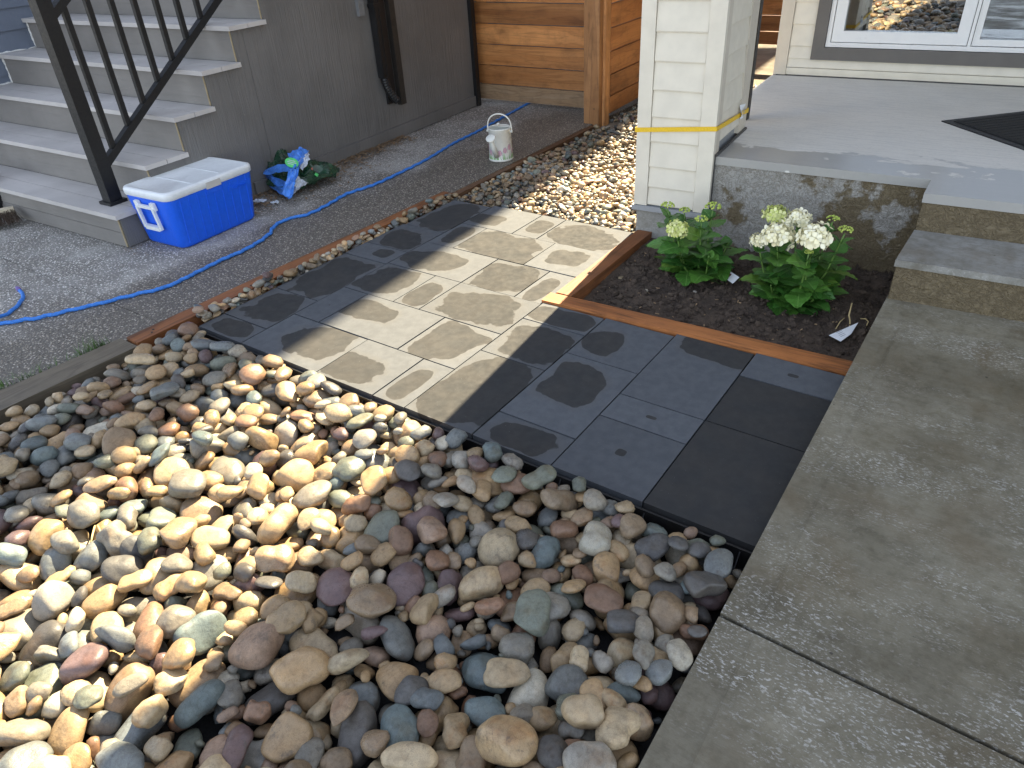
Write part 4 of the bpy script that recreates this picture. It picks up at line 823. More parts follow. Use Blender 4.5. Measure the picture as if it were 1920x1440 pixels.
18,-866,-474,-107,779,-139,-10,-611,425,434,391,8,-1981,-31,-134,937,-150,146,-279,135,135,126,4,-2602,138,-98,847,120,-330,400,181,197,158,32,-505,1077,-135,747,-43,7,663,215,228,205,
9,-1022,414,-123,650,453,340,507,269,282,288,15,-1284,-69,-131,975,-6,38,-221,191,206,169,29,-2608,-360,-93,11,184,12,-983,169,171,158,2,-2802,772,-136,989,-3,120,88,136,149,130,
9,-929,835,-130,602,142,37,-785,241,229,205,19,-2067,177,-79,672,315,-324,-586,248,257,245,13,-2050,256,-65,537,22,152,-829,248,223,225,30,-448,451,-123,435,179,278,838,194,193,189,
3,-1890,1103,-121,145,-62,12,987,300,277,271,11,-2518,1006,-127,949,106,-22,296,191,199,167,18,-1040,185,-129,679,-36,-98,-727,207,215,187,11,-2141,426,-87,437,102,-349,823,319,301,341,
9,-2400,14,-129,530,64,-144,-833,354,355,319,35,-1890,1357,-122,710,110,-168,675,261,281,247,20,-1570,303,-138,880,-59,58,467,135,120,129,8,-1382,-209,-103,973,-51,202,98,201,194,192,
19,-1250,-141,-135,781,232,128,565,143,150,135,3,-362,68,-133,679,79,92,724,154,146,158,3,-750,15,-131,354,55,-416,836,149,150,134,29,-794,1312,-123,584,740,-287,166,167,178,161,
33,-1343,-12,-135,997,-35,-19,-66,180,168,177,3,-654,862,-107,789,46,56,-610,388,425,407,29,-1462,49,-79,155,221,-306,-913,223,229,215,2,-897,-140,-126,483,64,174,856,220,207,241,
7,-557,-49,-92,950,-171,113,-236,251,270,266,27,-1839,108,-69,388,535,-261,-703,155,142,145,18,-2449,-182,-125,696,212,-343,-594,181,186,184,26,-1567,815,-92,846,384,-123,-348,187,167,193,
3,-2764,669,-99,861,-428,31,274,242,252,242,29,-1363,470,-138,317,85,31,-944,154,157,131,34,-860,795,-125,928,-175,83,-317,285,288,280,19,-1163,434,-129,921,-214,-325,34,170,173,153,
1,-1217,1115,-126,181,306,-855,-377,183,177,171,22,-630,1417,-110,943,313,103,53,458,480,422,17,-2093,8,-99,924,215,69,310,147,132,133,32,-2302,899,-138,850,-32,24,525,176,169,158,
1,-2223,1046,-80,697,-147,191,675,438,407,481,14,-2892,591,-131,326,-14,-93,-941,206,216,190,14,-1527,-109,-90,518,4,-126,-846,361,346,326,16,-382,920,-61,903,166,315,-240,240,220,235,
24,-3101,1166,-130,278,112,-119,-946,197,198,176,25,-2475,386,-64,891,72,41,-446,464,490,486,33,-2428,-142,-72,943,187,228,152,317,330,340,8,-457,533,-106,987,-112,-89,80,311,325,336,
2,-780,-305,-115,697,27,-7,716,342,321,324,9,-626,1173,-141,153,51,171,972,135,127,131,13,-1632,812,-96,478,604,636,-41,183,198,201,5,-1509,74,-102,481,-180,4,858,169,184,156,
6,-632,999,-97,678,327,373,543,277,250,292,33,-1068,554,-92,374,542,693,293,267,270,258,20,-2202,-428,-134,473,-32,110,-873,194,202,193,14,-1844,-164,-126,709,87,194,672,286,294,275,
7,-1479,1412,-131,776,-15,33,629,228,218,211,0,-1673,141,-63,437,437,36,-786,143,136,146,18,-3097,47,-131,264,-40,-120,956,194,205,165,30,-521,23,-107,392,380,-282,-789,285,259,283,
23,-667,124,-129,623,-173,-145,749,208,184,222,16,-2175,591,-104,315,-115,-431,837,262,273,229,27,-2546,237,-137,8,650,742,-165,135,122,129,0,-3035,1055,-98,860,-216,-85,-455,197,199,178,
25,-2396,-442,-115,501,26,111,-858,439,417,441,5,-1745,-192,-96,531,439,-118,-715,180,186,186,18,-2483,446,-131,285,301,257,873,150,140,137,7,-1540,60,-59,603,-155,-99,-776,302,328,332,
20,-1171,-299,-123,511,259,-72,-817,252,240,259,33,-1505,661,-94,957,52,-75,275,240,252,238,7,-2159,86,-89,933,-177,46,-311,168,162,183,13,-1407,138,-112,195,46,453,-869,135,148,147,
10,-501,1379,-115,121,206,-6,-971,280,272,282,31,-1554,159,-97,745,300,81,-591,322,325,325,18,-2427,224,-92,174,118,43,977,490,442,523,2,-1104,-68,-127,15,-104,-3,994,244,245,211,
28,-2713,347,-138,596,7,-68,-800,135,139,127,24,-901,1441,-128,13,-167,-168,971,205,194,222,23,-1182,-108,-79,329,9,-269,905,265,263,276,30,-1049,1456,-108,598,223,239,732,288,304,289,
33,-2918,-243,-118,375,-116,123,-911,402,433,396,3,-754,697,-100,828,-173,-7,534,198,212,199,32,-2030,1367,-126,26,137,19,-990,277,251,287,0,-821,542,-123,988,-123,15,92,286,297,244,
34,-1612,349,-129,439,-22,127,889,331,294,312,3,-1752,1080,-134,617,65,85,780,152,156,151,19,-1796,858,-74,393,69,587,-705,135,145,124,27,-1676,-375,-131,417,-13,-114,-902,227,248,208,
28,-1844,340,-59,914,324,-211,-124,258,259,246,13,-1918,-261,-124,954,-117,-24,277,307,291,306,18,-2992,1078,-128,810,-15,-104,-577,218,225,192,21,-2253,1253,-120,779,-190,132,-583,237,232,202,
35,-2242,-325,-110,54,-37,610,-790,135,119,134,20,-1376,-63,-127,983,-102,21,-149,293,295,275,13,-1163,-380,-124,667,251,221,665,238,234,260,35,-2359,955,-120,705,-171,25,-688,338,359,299,
14,-2408,1359,-133,878,197,-13,-437,208,218,187,26,-2298,906,-107,947,168,232,145,178,158,152,1,-2900,284,-99,373,-86,62,-922,176,156,162,10,-2717,88,-82,967,22,194,-165,273,287,268,
28,-799,241,-117,871,152,-317,-343,250,237,229,7,-2344,715,-65,949,-47,-304,-64,277,257,243,29,-2205,159,-78,77,-48,275,957,309,301,278,22,-2010,837,-134,906,203,145,341,187,166,168,
27,-1318,834,-79,947,24,-65,-313,442,444,379,21,-1802,-197,-83,123,-109,-149,-975,194,203,207,4,-947,1407,-132,172,-1,57,983,167,170,156,9,-2368,253,-141,889,47,-25,-455,142,155,121,
25,-1438,778,-118,386,22,100,-917,436,448,391,5,-2175,1466,-120,724,77,-70,-682,281,296,306,15,-2984,1339,-136,109,-149,-111,-977,138,134,139,9,-2097,1474,-141,424,-1,-2,-905,135,146,115,
29,-2353,672,-130,819,68,-237,517,160,160,171,25,-3057,-288,-136,956,49,23,-289,152,150,154,30,-3103,173,-132,223,38,59,-972,147,156,126,23,-1260,-6,-100,353,-183,378,-836,245,245,223,
19,-1573,1015,-91,178,112,-10,978,290,294,268,28,-538,751,-111,857,72,-173,-480,389,390,400,1,-1815,-17,-125,559,-598,475,324,135,138,116,30,-2629,943,-103,131,206,79,-966,345,358,295,
9,-1835,-485,-131,691,140,106,702,291,276,280,12,-1174,582,-56,559,-165,75,-809,395,412,412,15,-722,-308,-102,722,-21,-575,385,187,185,159,30,-1531,1274,-125,53,56,172,982,183,179,172,
25,-2799,968,-113,835,259,142,-464,223,218,222,25,-1852,-404,-137,849,-42,104,-516,155,167,157,15,-2516,-396,-126,861,6,40,-506,234,252,217,7,-1610,-228,-139,928,-108,-55,352,135,119,121,
15,-1431,1111,-130,371,-278,9,-886,182,194,188,6,-1432,-212,-136,981,-132,-39,138,145,149,125,31,-2605,742,-135,991,55,-44,115,167,165,172,22,-2782,639,-136,765,307,-118,-554,143,143,152,
9,-1704,-507,-132,796,39,-23,-604,280,247,273,11,-958,1070,-81,369,178,-107,-906,380,370,359,35,-1910,522,-125,50,-71,660,-746,231,203,235,10,-1966,602,-92,833,-168,527,-2,346,314,379,
34,-907,904,-129,24,280,943,177,221,235,243,4,-1794,1099,-61,981,-31,128,142,426,459,457,6,-2344,1436,-135,414,353,581,605,145,147,132,20,-2415,1233,-134,973,-117,-18,198,201,179,189,
28,-1282,39,-123,841,101,37,531,317,311,290,6,-1401,-249,-128,350,76,114,927,197,192,205,23,-2695,-80,-118,779,422,-203,417,225,242,197,18,-947,1258,-127,860,-184,-136,457,204,216,187,
4,-1689,274,-61,898,-103,-221,365,361,378,326,26,-440,-229,-86,122,56,183,974,490,512,533,28,-1759,1462,-135,948,-236,-163,-140,154,148,153,22,-2864,-208,-75,659,225,453,557,325,306,284,
14,-1088,-143,-96,967,21,-72,-243,299,270,311,16,-993,1205,-66,867,145,-173,-444,401,390,427,1,-2735,-196,-77,939,60,201,273,231,216,229,14,-1251,-93,-104,528,318,346,707,246,217,214,
23,-2127,1389,-118,323,-51,-167,-930,306,293,274,11,-2323,283,-95,172,55,101,-978,209,209,201,3,-1316,-337,-109,414,-210,336,-819,356,333,382,29,-1168,194,-137,789,15,-3,615,178,180,159,
5,-2005,718,-76,303,46,238,921,321,329,314,15,-2176,1263,-128,409,161,16,898,257,258,222,5,-1808,248,-87,594,767,29,242,235,249,225,24,-1438,1286,-116,975,-72,204,38,357,370,352,
20,-908,231,-67,259,-65,496,826,317,311,311,16,-2107,1530,-125,646,47,85,757,217,217,201,27,-2970,635,-113,282,-78,-104,-951,135,123,125,19,-1329,260,-101,859,123,-179,-463,212,220,220,
4,-863,302,-70,681,430,8,-593,374,390,398,24,-2885,693,-131,450,170,-144,-864,181,164,170,30,-898,251,-126,867,350,-205,-291,169,170,169,31,-2720,403,-81,587,-150,-18,-795,258,242,280,
9,-2504,-425,-88,987,158,23,-22,294,300,300,16,-2208,-517,-122,981,114,-35,152,213,200,225,5,-1088,1246,-119,962,256,62,-70,296,307,282,13,-2700,1284,-115,942,-30,-15,-333,150,151,138,
16,-3010,68,-109,521,-6,-205,-829,356,329,310,7,-1352,1078,-68,764,117,24,-634,402,425,375,6,-2621,555,-134,62,-24,238,-969,148,159,143,14,-1160,1147,-137,303,114,-159,-933,153,157,145,
13,-2431,965,-138,796,-350,-149,471,135,133,134,4,-638,532,-86,714,-567,-270,-310,176,170,160,3,-2208,784,-77,97,-156,-554,812,248,269,234,34,-2222,1044,-140,528,11,119,841,146,134,144,
34,-1148,951,-81,827,-8,75,-557,490,524,496,28,-2119,-322,-109,569,9,-107,815,458,440,460,32,-1572,1132,-103,695,225,163,663,135,133,129,20,-1115,464,-139,982,-95,-9,161,148,151,128,
20,-1116,-10,-85,129,196,242,-942,319,346,346,18,-741,946,-81,242,53,-83,965,278,273,272,17,-1562,601,-106,786,402,-40,468,181,172,159,33,-2536,548,-77,579,-6,-24,-815,278,297,257,
9,-1329,376,-77,623,278,-233,-694,480,440,524,28,-2532,274,-100,414,387,-57,822,332,353,296,6,-673,-99,-136,930,-285,-72,221,135,129,126,9,-2036,-168,-90,121,-126,-174,-969,366,396,383,
7,-1306,1293,-123,922,-147,25,-357,289,297,314,20,-2066,790,-98,510,-622,145,577,277,275,256,4,-1850,427,-67,551,-27,112,-827,323,313,305,7,-1816,155,-71,119,216,231,-941,315,289,295,
17,-2211,1541,-135,288,8,-40,957,157,161,150,10,-2481,555,-118,36,121,-128,984,229,238,241,33,-472,927,-85,625,-184,262,-711,142,132,132,16,-1947,-129,-73,783,134,140,-590,189,195,183,
16,-1443,1124,-80,612,5,156,-775,166,179,162,24,-1340,72,-107,343,-685,-194,613,252,246,271,11,-1496,1216,-132,561,-40,144,-814,135,131,144,30,-510,1291,-113,286,-87,-51,953,266,280,268,
29,-893,1150,-112,385,814,-142,412,135,126,137,7,-1795,752,-70,213,-107,49,-970,349,311,375,19,-773,-481,-124,816,-330,317,353,135,145,137,6,-1473,1088,-96,617,629,-246,-405,157,148,159,
21,-496,619,-68,989,54,66,122,278,301,241,7,-2800,-224,-105,714,-312,89,620,318,294,334,3,-2602,36,-89,242,390,-301,836,204,216,218,30,-3014,399,-112,753,-138,423,-484,302,329,273,
21,-2755,-35,-93,921,189,-215,-266,197,207,213,20,-1462,1515,-127,648,-93,-73,752,291,272,272,6,-1419,917,-115,62,-66,-207,-974,338,317,308,0,-1458,122,-86,694,173,-147,683,237,259,241,
29,-2336,395,-89,583,118,-19,-804,392,363,424,5,-1138,1130,-100,131,-326,-217,911,204,187,205,25,-816,-176,-129,140,-82,-91,983,255,247,262,11,-1662,1166,-111,696,162,293,-635,240,238,209,
8,-875,741,-94,86,-179,-359,912,173,178,184,7,-1576,-187,-135,971,70,-26,-226,166,162,164,4,-511,1087,-92,835,-24,62,547,274,254,246,31,-2867,-95,-88,804,394,-80,438,365,400,319,
10,-2840,764,-97,852,-222,218,422,181,184,170,4,-2389,319,-82,900,51,-10,-433,197,175,179,4,-786,-51,-98,167,-163,14,-972,393,365,370,25,-1358,524,-135,994,-89,64,-13,193,194,181,
8,-1207,1092,-101,249,435,-468,-727,175,173,172,0,-640,-251,-97,660,-551,-475,-189,145,146,133,26,-1487,417,-82,496,-162,548,-654,195,202,168,22,-974,1448,-132,997,-12,-79,9,167,183,169,
27,-1837,-254,-136,954,244,-13,-172,139,140,146,9,-2570,1259,-132,775,110,-116,-611,284,290,263,27,-696,-500,-109,380,308,4,872,313,289,271,13,-2890,1394,-118,885,-309,160,-309,391,397,352,
23,-2056,1317,-137,512,-11,-98,853,135,134,136,28,-2358,60,-59,378,912,-67,146,488,522,519,34,-1393,-404,-123,836,216,276,421,280,256,252,20,-2423,568,-74,834,-136,214,490,345,362,379,
22,-1157,206,-105,842,367,241,314,271,250,251,0,-1657,1058,-59,795,-58,-96,596,378,371,331,3,-1378,-276,-93,235,176,103,950,201,178,219,6,-2639,421,-135,339,-40,-176,923,135,119,136,
3,-961,-161,-131,988,116,23,100,189,181,183,5,-1695,542,-107,504,450,737,-2,240,227,245,31,-2973,275,-125,899,9,-50,434,292,300,293,12,-1631,-200,-100,981,-49,171,75,271,266,282,
4,-632,1240,-108,671,136,185,705,348,332,324,29,-2166,-470,-131,865,249,32,-436,193,175,169,31,-3054,-361,-117,304,53,-104,946,391,405,373,27,-1612,762,-90,535,-78,-55,-839,255,253,223,
14,-1367,-110,-89,925,106,68,359,210,225,184,14,-2402,657,-89,192,-73,-516,-831,272,245,264,1,-1214,396,-120,712,-689,66,120,191,209,199,20,-1150,1357,-131,645,-61,109,-754,223,218,230,
26,-1126,500,-125,749,583,294,111,180,175,166,14,-1673,457,-83,372,14,-95,923,403,390,344,19,-1123,-309,-131,479,-395,196,-759,169,150,177,13,-502,335,-109,958,55,276,-49,339,336,338,
27,-1575,410,-42,262,-47,-168,949,294,286,315,5,-2986,1205,-127,416,185,-438,-775,265,240,230,14,-1829,1489,-99,259,-57,-15,-964,490,487,520,2,-1747,1421,-129,106,475,-540,-687,135,123,137,
1,-2957,197,-137,233,-63,140,960,135,148,136,33,-1769,-535,-139,347,0,-164,923,135,144,129,1,-2679,152,-93,971,196,-68,-122,254,238,226,20,-2752,1453,-138,211,-48,-99,971,151,146,138,
0,-1905,522,-63,351,-233,-4,-907,326,311,297,3,-2895,546,-135,844,109,85,518,138,137,132,6,-2237,234,-94,908,-98,0,-406,283,287,253,14,-464,1161,-129,761,105,186,613,252,249,235,
28,-1677,369,-48,756,603,252,-30,321,284,315,30,-2160,-86,-129,955,-212,-139,-156,138,141,121,4,-1909,-417,-126,544,41,-48,-837,234,206,212,8,-860,608,-85,243,-98,-152,953,358,342,308,
30,-1752,1232,-117,135,603,74,-783,194,186,212,6,-1519,-379,-116,434,-48,-153,886,303,325,323,28,-2658,-170,-120,731,53,-135,-667,348,339,313,21,-1441,375,-66,44,-124,59,990,235,226,221,
7,-1177,-152,-124,167,12,186,968,283,267,260,18,-758,60,-84,974,113,-193,30,246,259,258,33,-1465,166,-97,411,207,-321,828,148,133,141,0,-491,-306,-124,453,-127,-147,-870,236,235,221,
11,-1385,105,-87,561,-88,-202,-798,207,212,205,20,-1619,-304,-118,730,23,82,-678,367,397,388,11,-2943,114,-135,433,-87,-81,893,135,129,116,29,-2155,704,-76,573,-63,136,806,313,282,302,
7,-2436,1033,-121,453,63,-190,869,277,299,283,27,-2214,-289,-103,891,87,153,418,135,122,116,21,-1930,395,-72,378,328,189,-845,170,182,156,18,-1091,-514,-113,870,416,-255,74,249,272,268,
25,-1992,672,-111,909,-213,225,280,165,177,158,35,-2898,641,-102,737,28,-46,674,214,218,224,29,-2799,58,-97,883,219,-105,-401,268,269,231,7,-975,-209,-136,860,-109,39,-497,159,173,153,
33,-1138,1203,-128,779,18,167,604,178,174,178,21,-1988,1022,-132,93,-14,-262,961,135,122,126,5,-863,907,-98,497,167,-402,-751,201,191,191,30,-441,-19,-111,963,-183,165,-113,274,253,292,
33,-3091,-471,-129,709,-6,-36,705,259,274,257,35,-2254,269,-55,33,-46,783,-619,245,269,223,6,-1885,747,-94,760,-140,-204,-601,191,195,172,31,-1449,615,-82,965,104,-46,-235,204,222,212,
5,-2803,-163,-98,943,-95,-236,216,193,202,184,22,-875,1538,-133,323,126,-86,-934,170,175,164,33,-1891,1423,-135,999,-31,-18,-41,211,194,187,2,-1273,1528,-129,657,80,130,739,203,204,202,
3,-2644,-311,-76,377,-195,-220,878,274,290,236,12,-809,770,-101,550,-89,-104,-824,135,129,124
]
# ================================================================== RIVER STONES
NV = 36
def stone_mesh(k, sub):
    rr = random.Random(900 + k)
    bm = bmesh.new(); bmesh.ops.create_icosphere(bm, subdivisions=sub, radius=1)
    b = rr.uniform(.62, .92); c = b * rr.uniform(.5, .88)
    e = rr.choice([1.75, 2.0, 2.0, 2.25, 2.6])
    off = Vector((rr.uniform(-50, 50), rr.uniform(-50, 50), rr.uniform(-50, 50)))
    planes = []
    for _ in range(rr.choice([1, 2, 3, 4, 5, 6])):
        n = Vector((rr.gauss(0, 1), rr.gauss(0, 1), rr.gauss(0, 1))).normalized()
        planes.append((n, rr.uniform(.66, .9)))
    sharp = rr.choice([.06, .1, .16])
    amp = rr.uniform(.06, .15); waist = rr.choice([0, 0, 0, .0, .14, .2]); taper = rr.uniform(-.22, .22)
    for v in bm.verts:
        d = v.co.normalized()
        r = 1 / ((abs(d.x)**e + abs(d.y)**e + abs(d.z)**e)**(1/e))
        r *= 1 + amp*noise.noise(d*1.1 + off)*1.6 + .35*amp*noise.noise(d*2.6 + off)
        p = d * r
        for n, h in planes:
            t = p.dot(n) - h
            if t > -sharp*2:
                s = sharp * math.log(1 + math.exp(max(-30, min(30, t/sharp))))
                p -= n * s * .93
        f = (1 + taper*p.x) * (1 - waist*math.exp(-(p.x/.35)**2))
        v.co = Vector((p.x, p.y*b*f, p.z*c*(1 + .5*(f - 1))))
    m = max(max(v.co.x for v in bm.verts), -min(v.co.x for v in bm.verts))
    for v in bm.verts: v.co /= m
    return bm
def stone_data(sub, name):
    out = []
    for k in range(NV):
        bm = stone_mesh(k, sub); me = bpy.data.meshes.new(name); bm.to_mesh(me); bm.free()
        for p in me.polygons: p.use_smooth = True
        me.materials.append(STONE); out.append(me)
    return out
HI = stone_data(4, 'stone'); MID = stone_data(3, 'pebble')
LOV = []
for k in range(NV):
    bm = stone_mesh(k, 2)
    bm.verts.index_update()
    LOV.append((np.array([v.co[:] for v in bm.verts]), np.array([[v.index for v in f.verts] for f in bm.faces]))); bm.free()

PAL = [((.35, .25, .14), 24), ((.42, .335, .215), 16), ((.26, .19, .12), 15), ((.215, .20, .165), 13), ((.15, .165, .165), 9), ((.155, .17, .135), 8), ((.27, .255, .22), 6),
       ((.14, .095, .095), 3), ((.29, .20, .14), 3), ((.23, .14, .09), 5), ((.095, .093, .09), 6), ((.46, .42, .33), 4), ((.13, .165, .165), 3)]
PC = [c for c, _ in PAL]; PW = [n for _, n in PAL]
def stone_col(rr, k=1.0):
    c = rr.choices(PC, PW)[0]; f = rr.uniform(.74, 1.12) * k; h = rr.uniform(-.04, .04)
    return (c[0]*f*(1 + h), c[1]*f, c[2]*f*(1 - h))

def joined_stones(name, items, parent):
    """items: (variant, matrix as 3x4 numpy, colour) -> one mesh"""
    vs, fs, cs, n = [], [], [], 0
    for k, M, c in items:
        v, f = LOV[k]
        vs.append(v @ M[:, :3].T + M[:, 3]); fs.append(f + n); cs.append(np.tile(np.array([*c, 1.0]), (len(v), 1))); n += len(v)
    vs = np.concatenate(vs); fs = np.concatenate(fs); cs = np.concatenate(cs)
    me = bpy.data.meshes.new(name)
    me.vertices.add(len(vs)); me.vertices.foreach_set('co', vs.ravel())
    me.loops.add(fs.size); me.loops.foreach_set('vertex_index', fs.ravel())
    me.polygons.add(len(fs)); me.polygons.foreach_set('loop_start', np.arange(0, fs.size, 3)); me.polygons.foreach_set('loop_total', np.full(len(fs), 3))
    me.polygons.foreach_set('use_smooth', np.ones(len(fs), dtype=bool))
    at = me.attributes.new('tint', 'FLOAT_COLOR', 'POINT'); at.data.foreach_set('color', cs.ravel())
    me.update(); me.validate(); me.materials.append(STONE_J)
    o = bpy.data.objects.new(name, me); link(o, parent); return tag(o, kind='stuff')

def place_stones(items, parent, data, name, heap):
    """items: (variant, Matrix 4x4, colour, size). The 300 that show largest stay single, the rest go into one heap."""
    sc = []
    for it in items:
        p = it[1].translation; x, y, z = project(p)
        s = (it[3] / z) ** 2 if z > .2 and -60 < x < 1980 and -60 < y < 1500 else 0
        sc.append(s * (1 + 2.2 * it[4]))
    order = sorted(range(len(items)), key=lambda i: -sc[i])
    for i in order[:300]:
        k, M, c, s, _ = items[i]
        o = bpy.data.objects.new(name, data[k]); link(o, parent); o.matrix_world = M; o.color = (*c, 1)
    rest = [(items[i][0], np.array(items[i][1])[:3], items[i][2]) for i in order[300:]]
    if rest: joined_stones(heap, rest, parent)

rr = random.Random(21)
raw = np.array(STONE_TABLE, dtype=float).reshape(-1, 11)
items = []
ZUP = .058
HM = {}                                        # coarse height map of what already lies there
CS = .012
def hm_add(hm, x, y, z, r, hz):
    n = int(r / CS) + 1; ci, cj = int(round(x / CS)), int(round(y / CS))
    for i in range(-n, n + 1):
        for j in range(-n, n + 1):
            d = ((i*i + j*j) * CS * CS) / (r * r)
            if d < 1:
                h = z + hz * math.sqrt(1 - d); q = (ci + i, cj + j)
                if h > hm.get(q, -9): hm[q] = h
def hm_fit(hm, x, y, r, hz, floor):
    """height at which a flattened ball comes to rest"""
    n = int(r / CS) + 1; ci, cj = int(round(x / CS)), int(round(y / CS)); top = floor + hz * .8
    for i in range(-n, n + 1):
        for j in range(-n, n + 1):
            d = ((i*i + j*j) * CS * CS) / (r * r)
            if d < .95:
                t = hm.get((ci + i, cj + j), floor) + hz * math.sqrt(1 - d)
                if t > top: top = t
    return top
for row in raw:
    k = int(row[0]); l = Vector(row[1:4] / 1000.0); q = Quaternion(row[4:8] / 1000.0).normalized(); s = row[8:11] / 5000.0 * .96; s = s * min(1, .080 / max(s))
    l.z += ZUP
    M = Matrix.Translation(l) @ q.to_matrix().to_4x4() @ Matrix.Diagonal((*s, 1))
    items.append((k, M, stone_col(rr), max(s), max(0, min(1, (l.z + .09) * 12))))
    hm_add(HM, l.x, l.y, l.z, s[0] * .80, s[0] * .58)
# a second, looser layer lying in the hollows of the first
for _ in range(1150):
    s = min(.075, max(.027, rr.lognormvariate(math.log(.040), .27)))
    best = None
    for _t in range(9):
        x, y = rr.uniform(-3.10 + s, -.34 - s * .72), rr.uniform(-.45, 1.572 - s * .82)
        z = hm_fit(HM, x, y, s * .72, s * .5, -.105)
        cost = z + (.03 if x > -1.2 else 0) * rr.random() - .06 * max(0, min(1, (y - 1.25) / .25)) - (.02 if x < -2.2 else 0) - .05 * max(0, min(1, (x + .62) / .2))
        if best is None or cost < best[0]: best = (cost, x, y, z)
    _, x, y, z = best
    if z - s * .5 > .03 - (.012 if y > 1.3 else 0): continue
    q = Quaternion((0, 0, 1), rr.uniform(0, 6.28)) @ Quaternion((1, 0, 0), rr.gauss(0, .22)) @ Quaternion((0, 1, 0), rr.gauss(0, .22))
    M = Matrix.Translation((x, y, z - s * .06)) @ q.to_matrix().to_4x4() @ Matrix.Diagonal((s, s * rr.uniform(.9, 1.1), s * rr.uniform(.8, 1), 1))
    items.append((rr.randrange(NV), M, stone_col(rr), s, 1)); hm_add(HM, x, y, z, s * .72, s * .5)
for _ in range(1000):                          # the bed goes on towards the street
    s = min(.08, max(.024, rr.lognormvariate(math.log(.046), .33))); x, y = rr.uniform(-3.10 + s, -.36 - s), rr.uniform(-2.5, -.5)
    z = hm_fit(HM, x, y, s * .72, s * .5, -.105)
    if z > .05: continue
    q = Quaternion((0, 0, 1), rr.uniform(0, 6.28)) @ Quaternion((1, 0, 0), rr.gauss(0, .25))
    items.append((rr.randrange(NV), Matrix.Translation((x, y, z)) @ q.to_matrix().to_4x4() @ Matrix.Diagonal((s, s, s * .9, 1)), stone_col(rr), s, 1)); hm_add(HM, x, y, z, s * .72, s * .5)
# chips and small stones that have fallen into the gaps
for _ in range(700):
    s = rr.uniform(.012, .025); best = None
    for _t in range(7):
        x, y = rr.uniform(-3.12, -.35), rr.uniform(-.2, 1.56); z = hm_fit(HM, x, y, s * .8, s * .6, -.105)
        if best is None or z < best[2]: best = (x, y, z)
    x, y, z = best
    if z > -.025: continue
    q = Quaternion((0, 0, 1), rr.uniform(0, 6.28)) @ Quaternion((1, 0, 0), rr.gauss(0, .5))
    items.append((rr.randrange(NV), Matrix.Translation((x, y, z)) @ q.to_matrix().to_4x4() @ Matrix.Diagonal((s, s, s, 1)), stone_col(rr), s, 0)); hm_add(HM, x, y, z, s * .8, s * .6)
place_stones(items, rock_bed, HI, 'stone', 'stone_heap')

# ------------------------------------------------------------------ small pebbles behind the pavers and along the edging
rr = random.Random(77)
CS = .007
pit, PH = [], {}
def drop(x0, x1, y0, y1, n, tries, mean, wetf):
    for _ in range(n):
        s = min(.034, max(.011, rr.lognormvariate(math.log(mean), .30))); best = None
        for _t in range(tries):
            x, y = rr.uniform(x0(0) if callable(x0) else x0, x1), rr.uniform(y0, y1)
            if blocked(x, y, s): continue
            z = hm_fit(PH, x, y, s * .75, s * .52, strip_z(x, y) - (.003 if y < 3.55 else 0))
            if best is None or z - strip_z(x, y) < best[3] - strip_z(best[1], best[2]): best = (0, x, y, z)
        if best is None: continue
        _, x, y, z = best
        q = Quaternion((0, 0, 1), rr.uniform(0, 6.28)) @ Quaternion((1, 0, 0), rr.gauss(0, .3)) @ Quaternion((0, 1, 0), rr.gauss(0, .3))
        M = Matrix.Translation((x, y, z)) @ q.to_matrix().to_4x4() @ Matrix.Diagonal((s, s * rr.uniform(.9, 1.1), s * rr.uniform(.85, 1.05), 1))
        wet = 1.36 if noise.noise(Vector((x * 1.3, y * 1.3, 5))) + .35 * (x + 2.6) > -.05 else .85  # damp pebbles darker; sun band's brightness also painted into the tint
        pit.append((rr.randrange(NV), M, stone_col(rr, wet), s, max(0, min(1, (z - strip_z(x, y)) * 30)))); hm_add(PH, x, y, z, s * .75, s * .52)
def blocked(x, y, s):
    return (y < 3.60 + s and x > -3.05) or (x > -1.79 - s and y > 3.60 - s) or x < -3.09 + s * .7 or x > -1.735 - s or (abs(x + 3.02) < .09 + s and abs(y - 5.67) < .1 + s)
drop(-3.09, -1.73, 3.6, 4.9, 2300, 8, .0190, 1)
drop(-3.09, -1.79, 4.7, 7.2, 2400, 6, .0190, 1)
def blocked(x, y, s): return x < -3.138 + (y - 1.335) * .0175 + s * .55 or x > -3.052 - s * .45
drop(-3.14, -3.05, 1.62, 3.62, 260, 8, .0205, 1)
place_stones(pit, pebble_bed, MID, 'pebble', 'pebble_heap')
# ================================================================== NEIGHBOUR'S STAIRS, DECK SKIRTING, RAILING
NA = math.radians(2.98)
NLOC = (-4.32, 2.0, 0)
RISE, RUN = .212, .28
st = tag(empty('deck_stairs', NLOC, NA), 'grey wooden stairs with panelled side rising to the neighbour deck', 'stairs')
NST = 7
rng = random.Random(4)
for n in range(1, NST + 1):
    s = RUN * (n - 1); z = RISE * n; xl = -2.42
    if n == 1:
        obj('riser_board', bx(xl, -.016, s, s + .02, .0, .088), RISER, st, bevel=.003); obj('riser_board', bx(xl, -.016, s + .001, s + .02, .090, z - .028), RISER, st, bevel=.003)
    else:
        obj('riser_board', bx(xl, -.016, s, s + .02, z - RISE + .001, z - .028), RISER, st, bevel=.002)
    for a, b in ((s - .030, s + .118), (s + .123, s + RUN - .003)):
        t = obj('tread_board', bx(xl, .034, a, b, z - .027, z), TREADB, st, bevel=.006, seg=2)
    obj('raw_edge', bx(-.0155, -.009, s - .001, s + .006, z - RISE + (.0 if n == 1 else .001), z - .028), RAW, st)
deck_z = RISE * NST
prof = [(.009, .0)]
for n in range(1, NST + 1):
    s = RUN * (n - 1); prof += [(s + .009, RISE * n - .028), (s + RUN + .009, RISE * n - .028)]
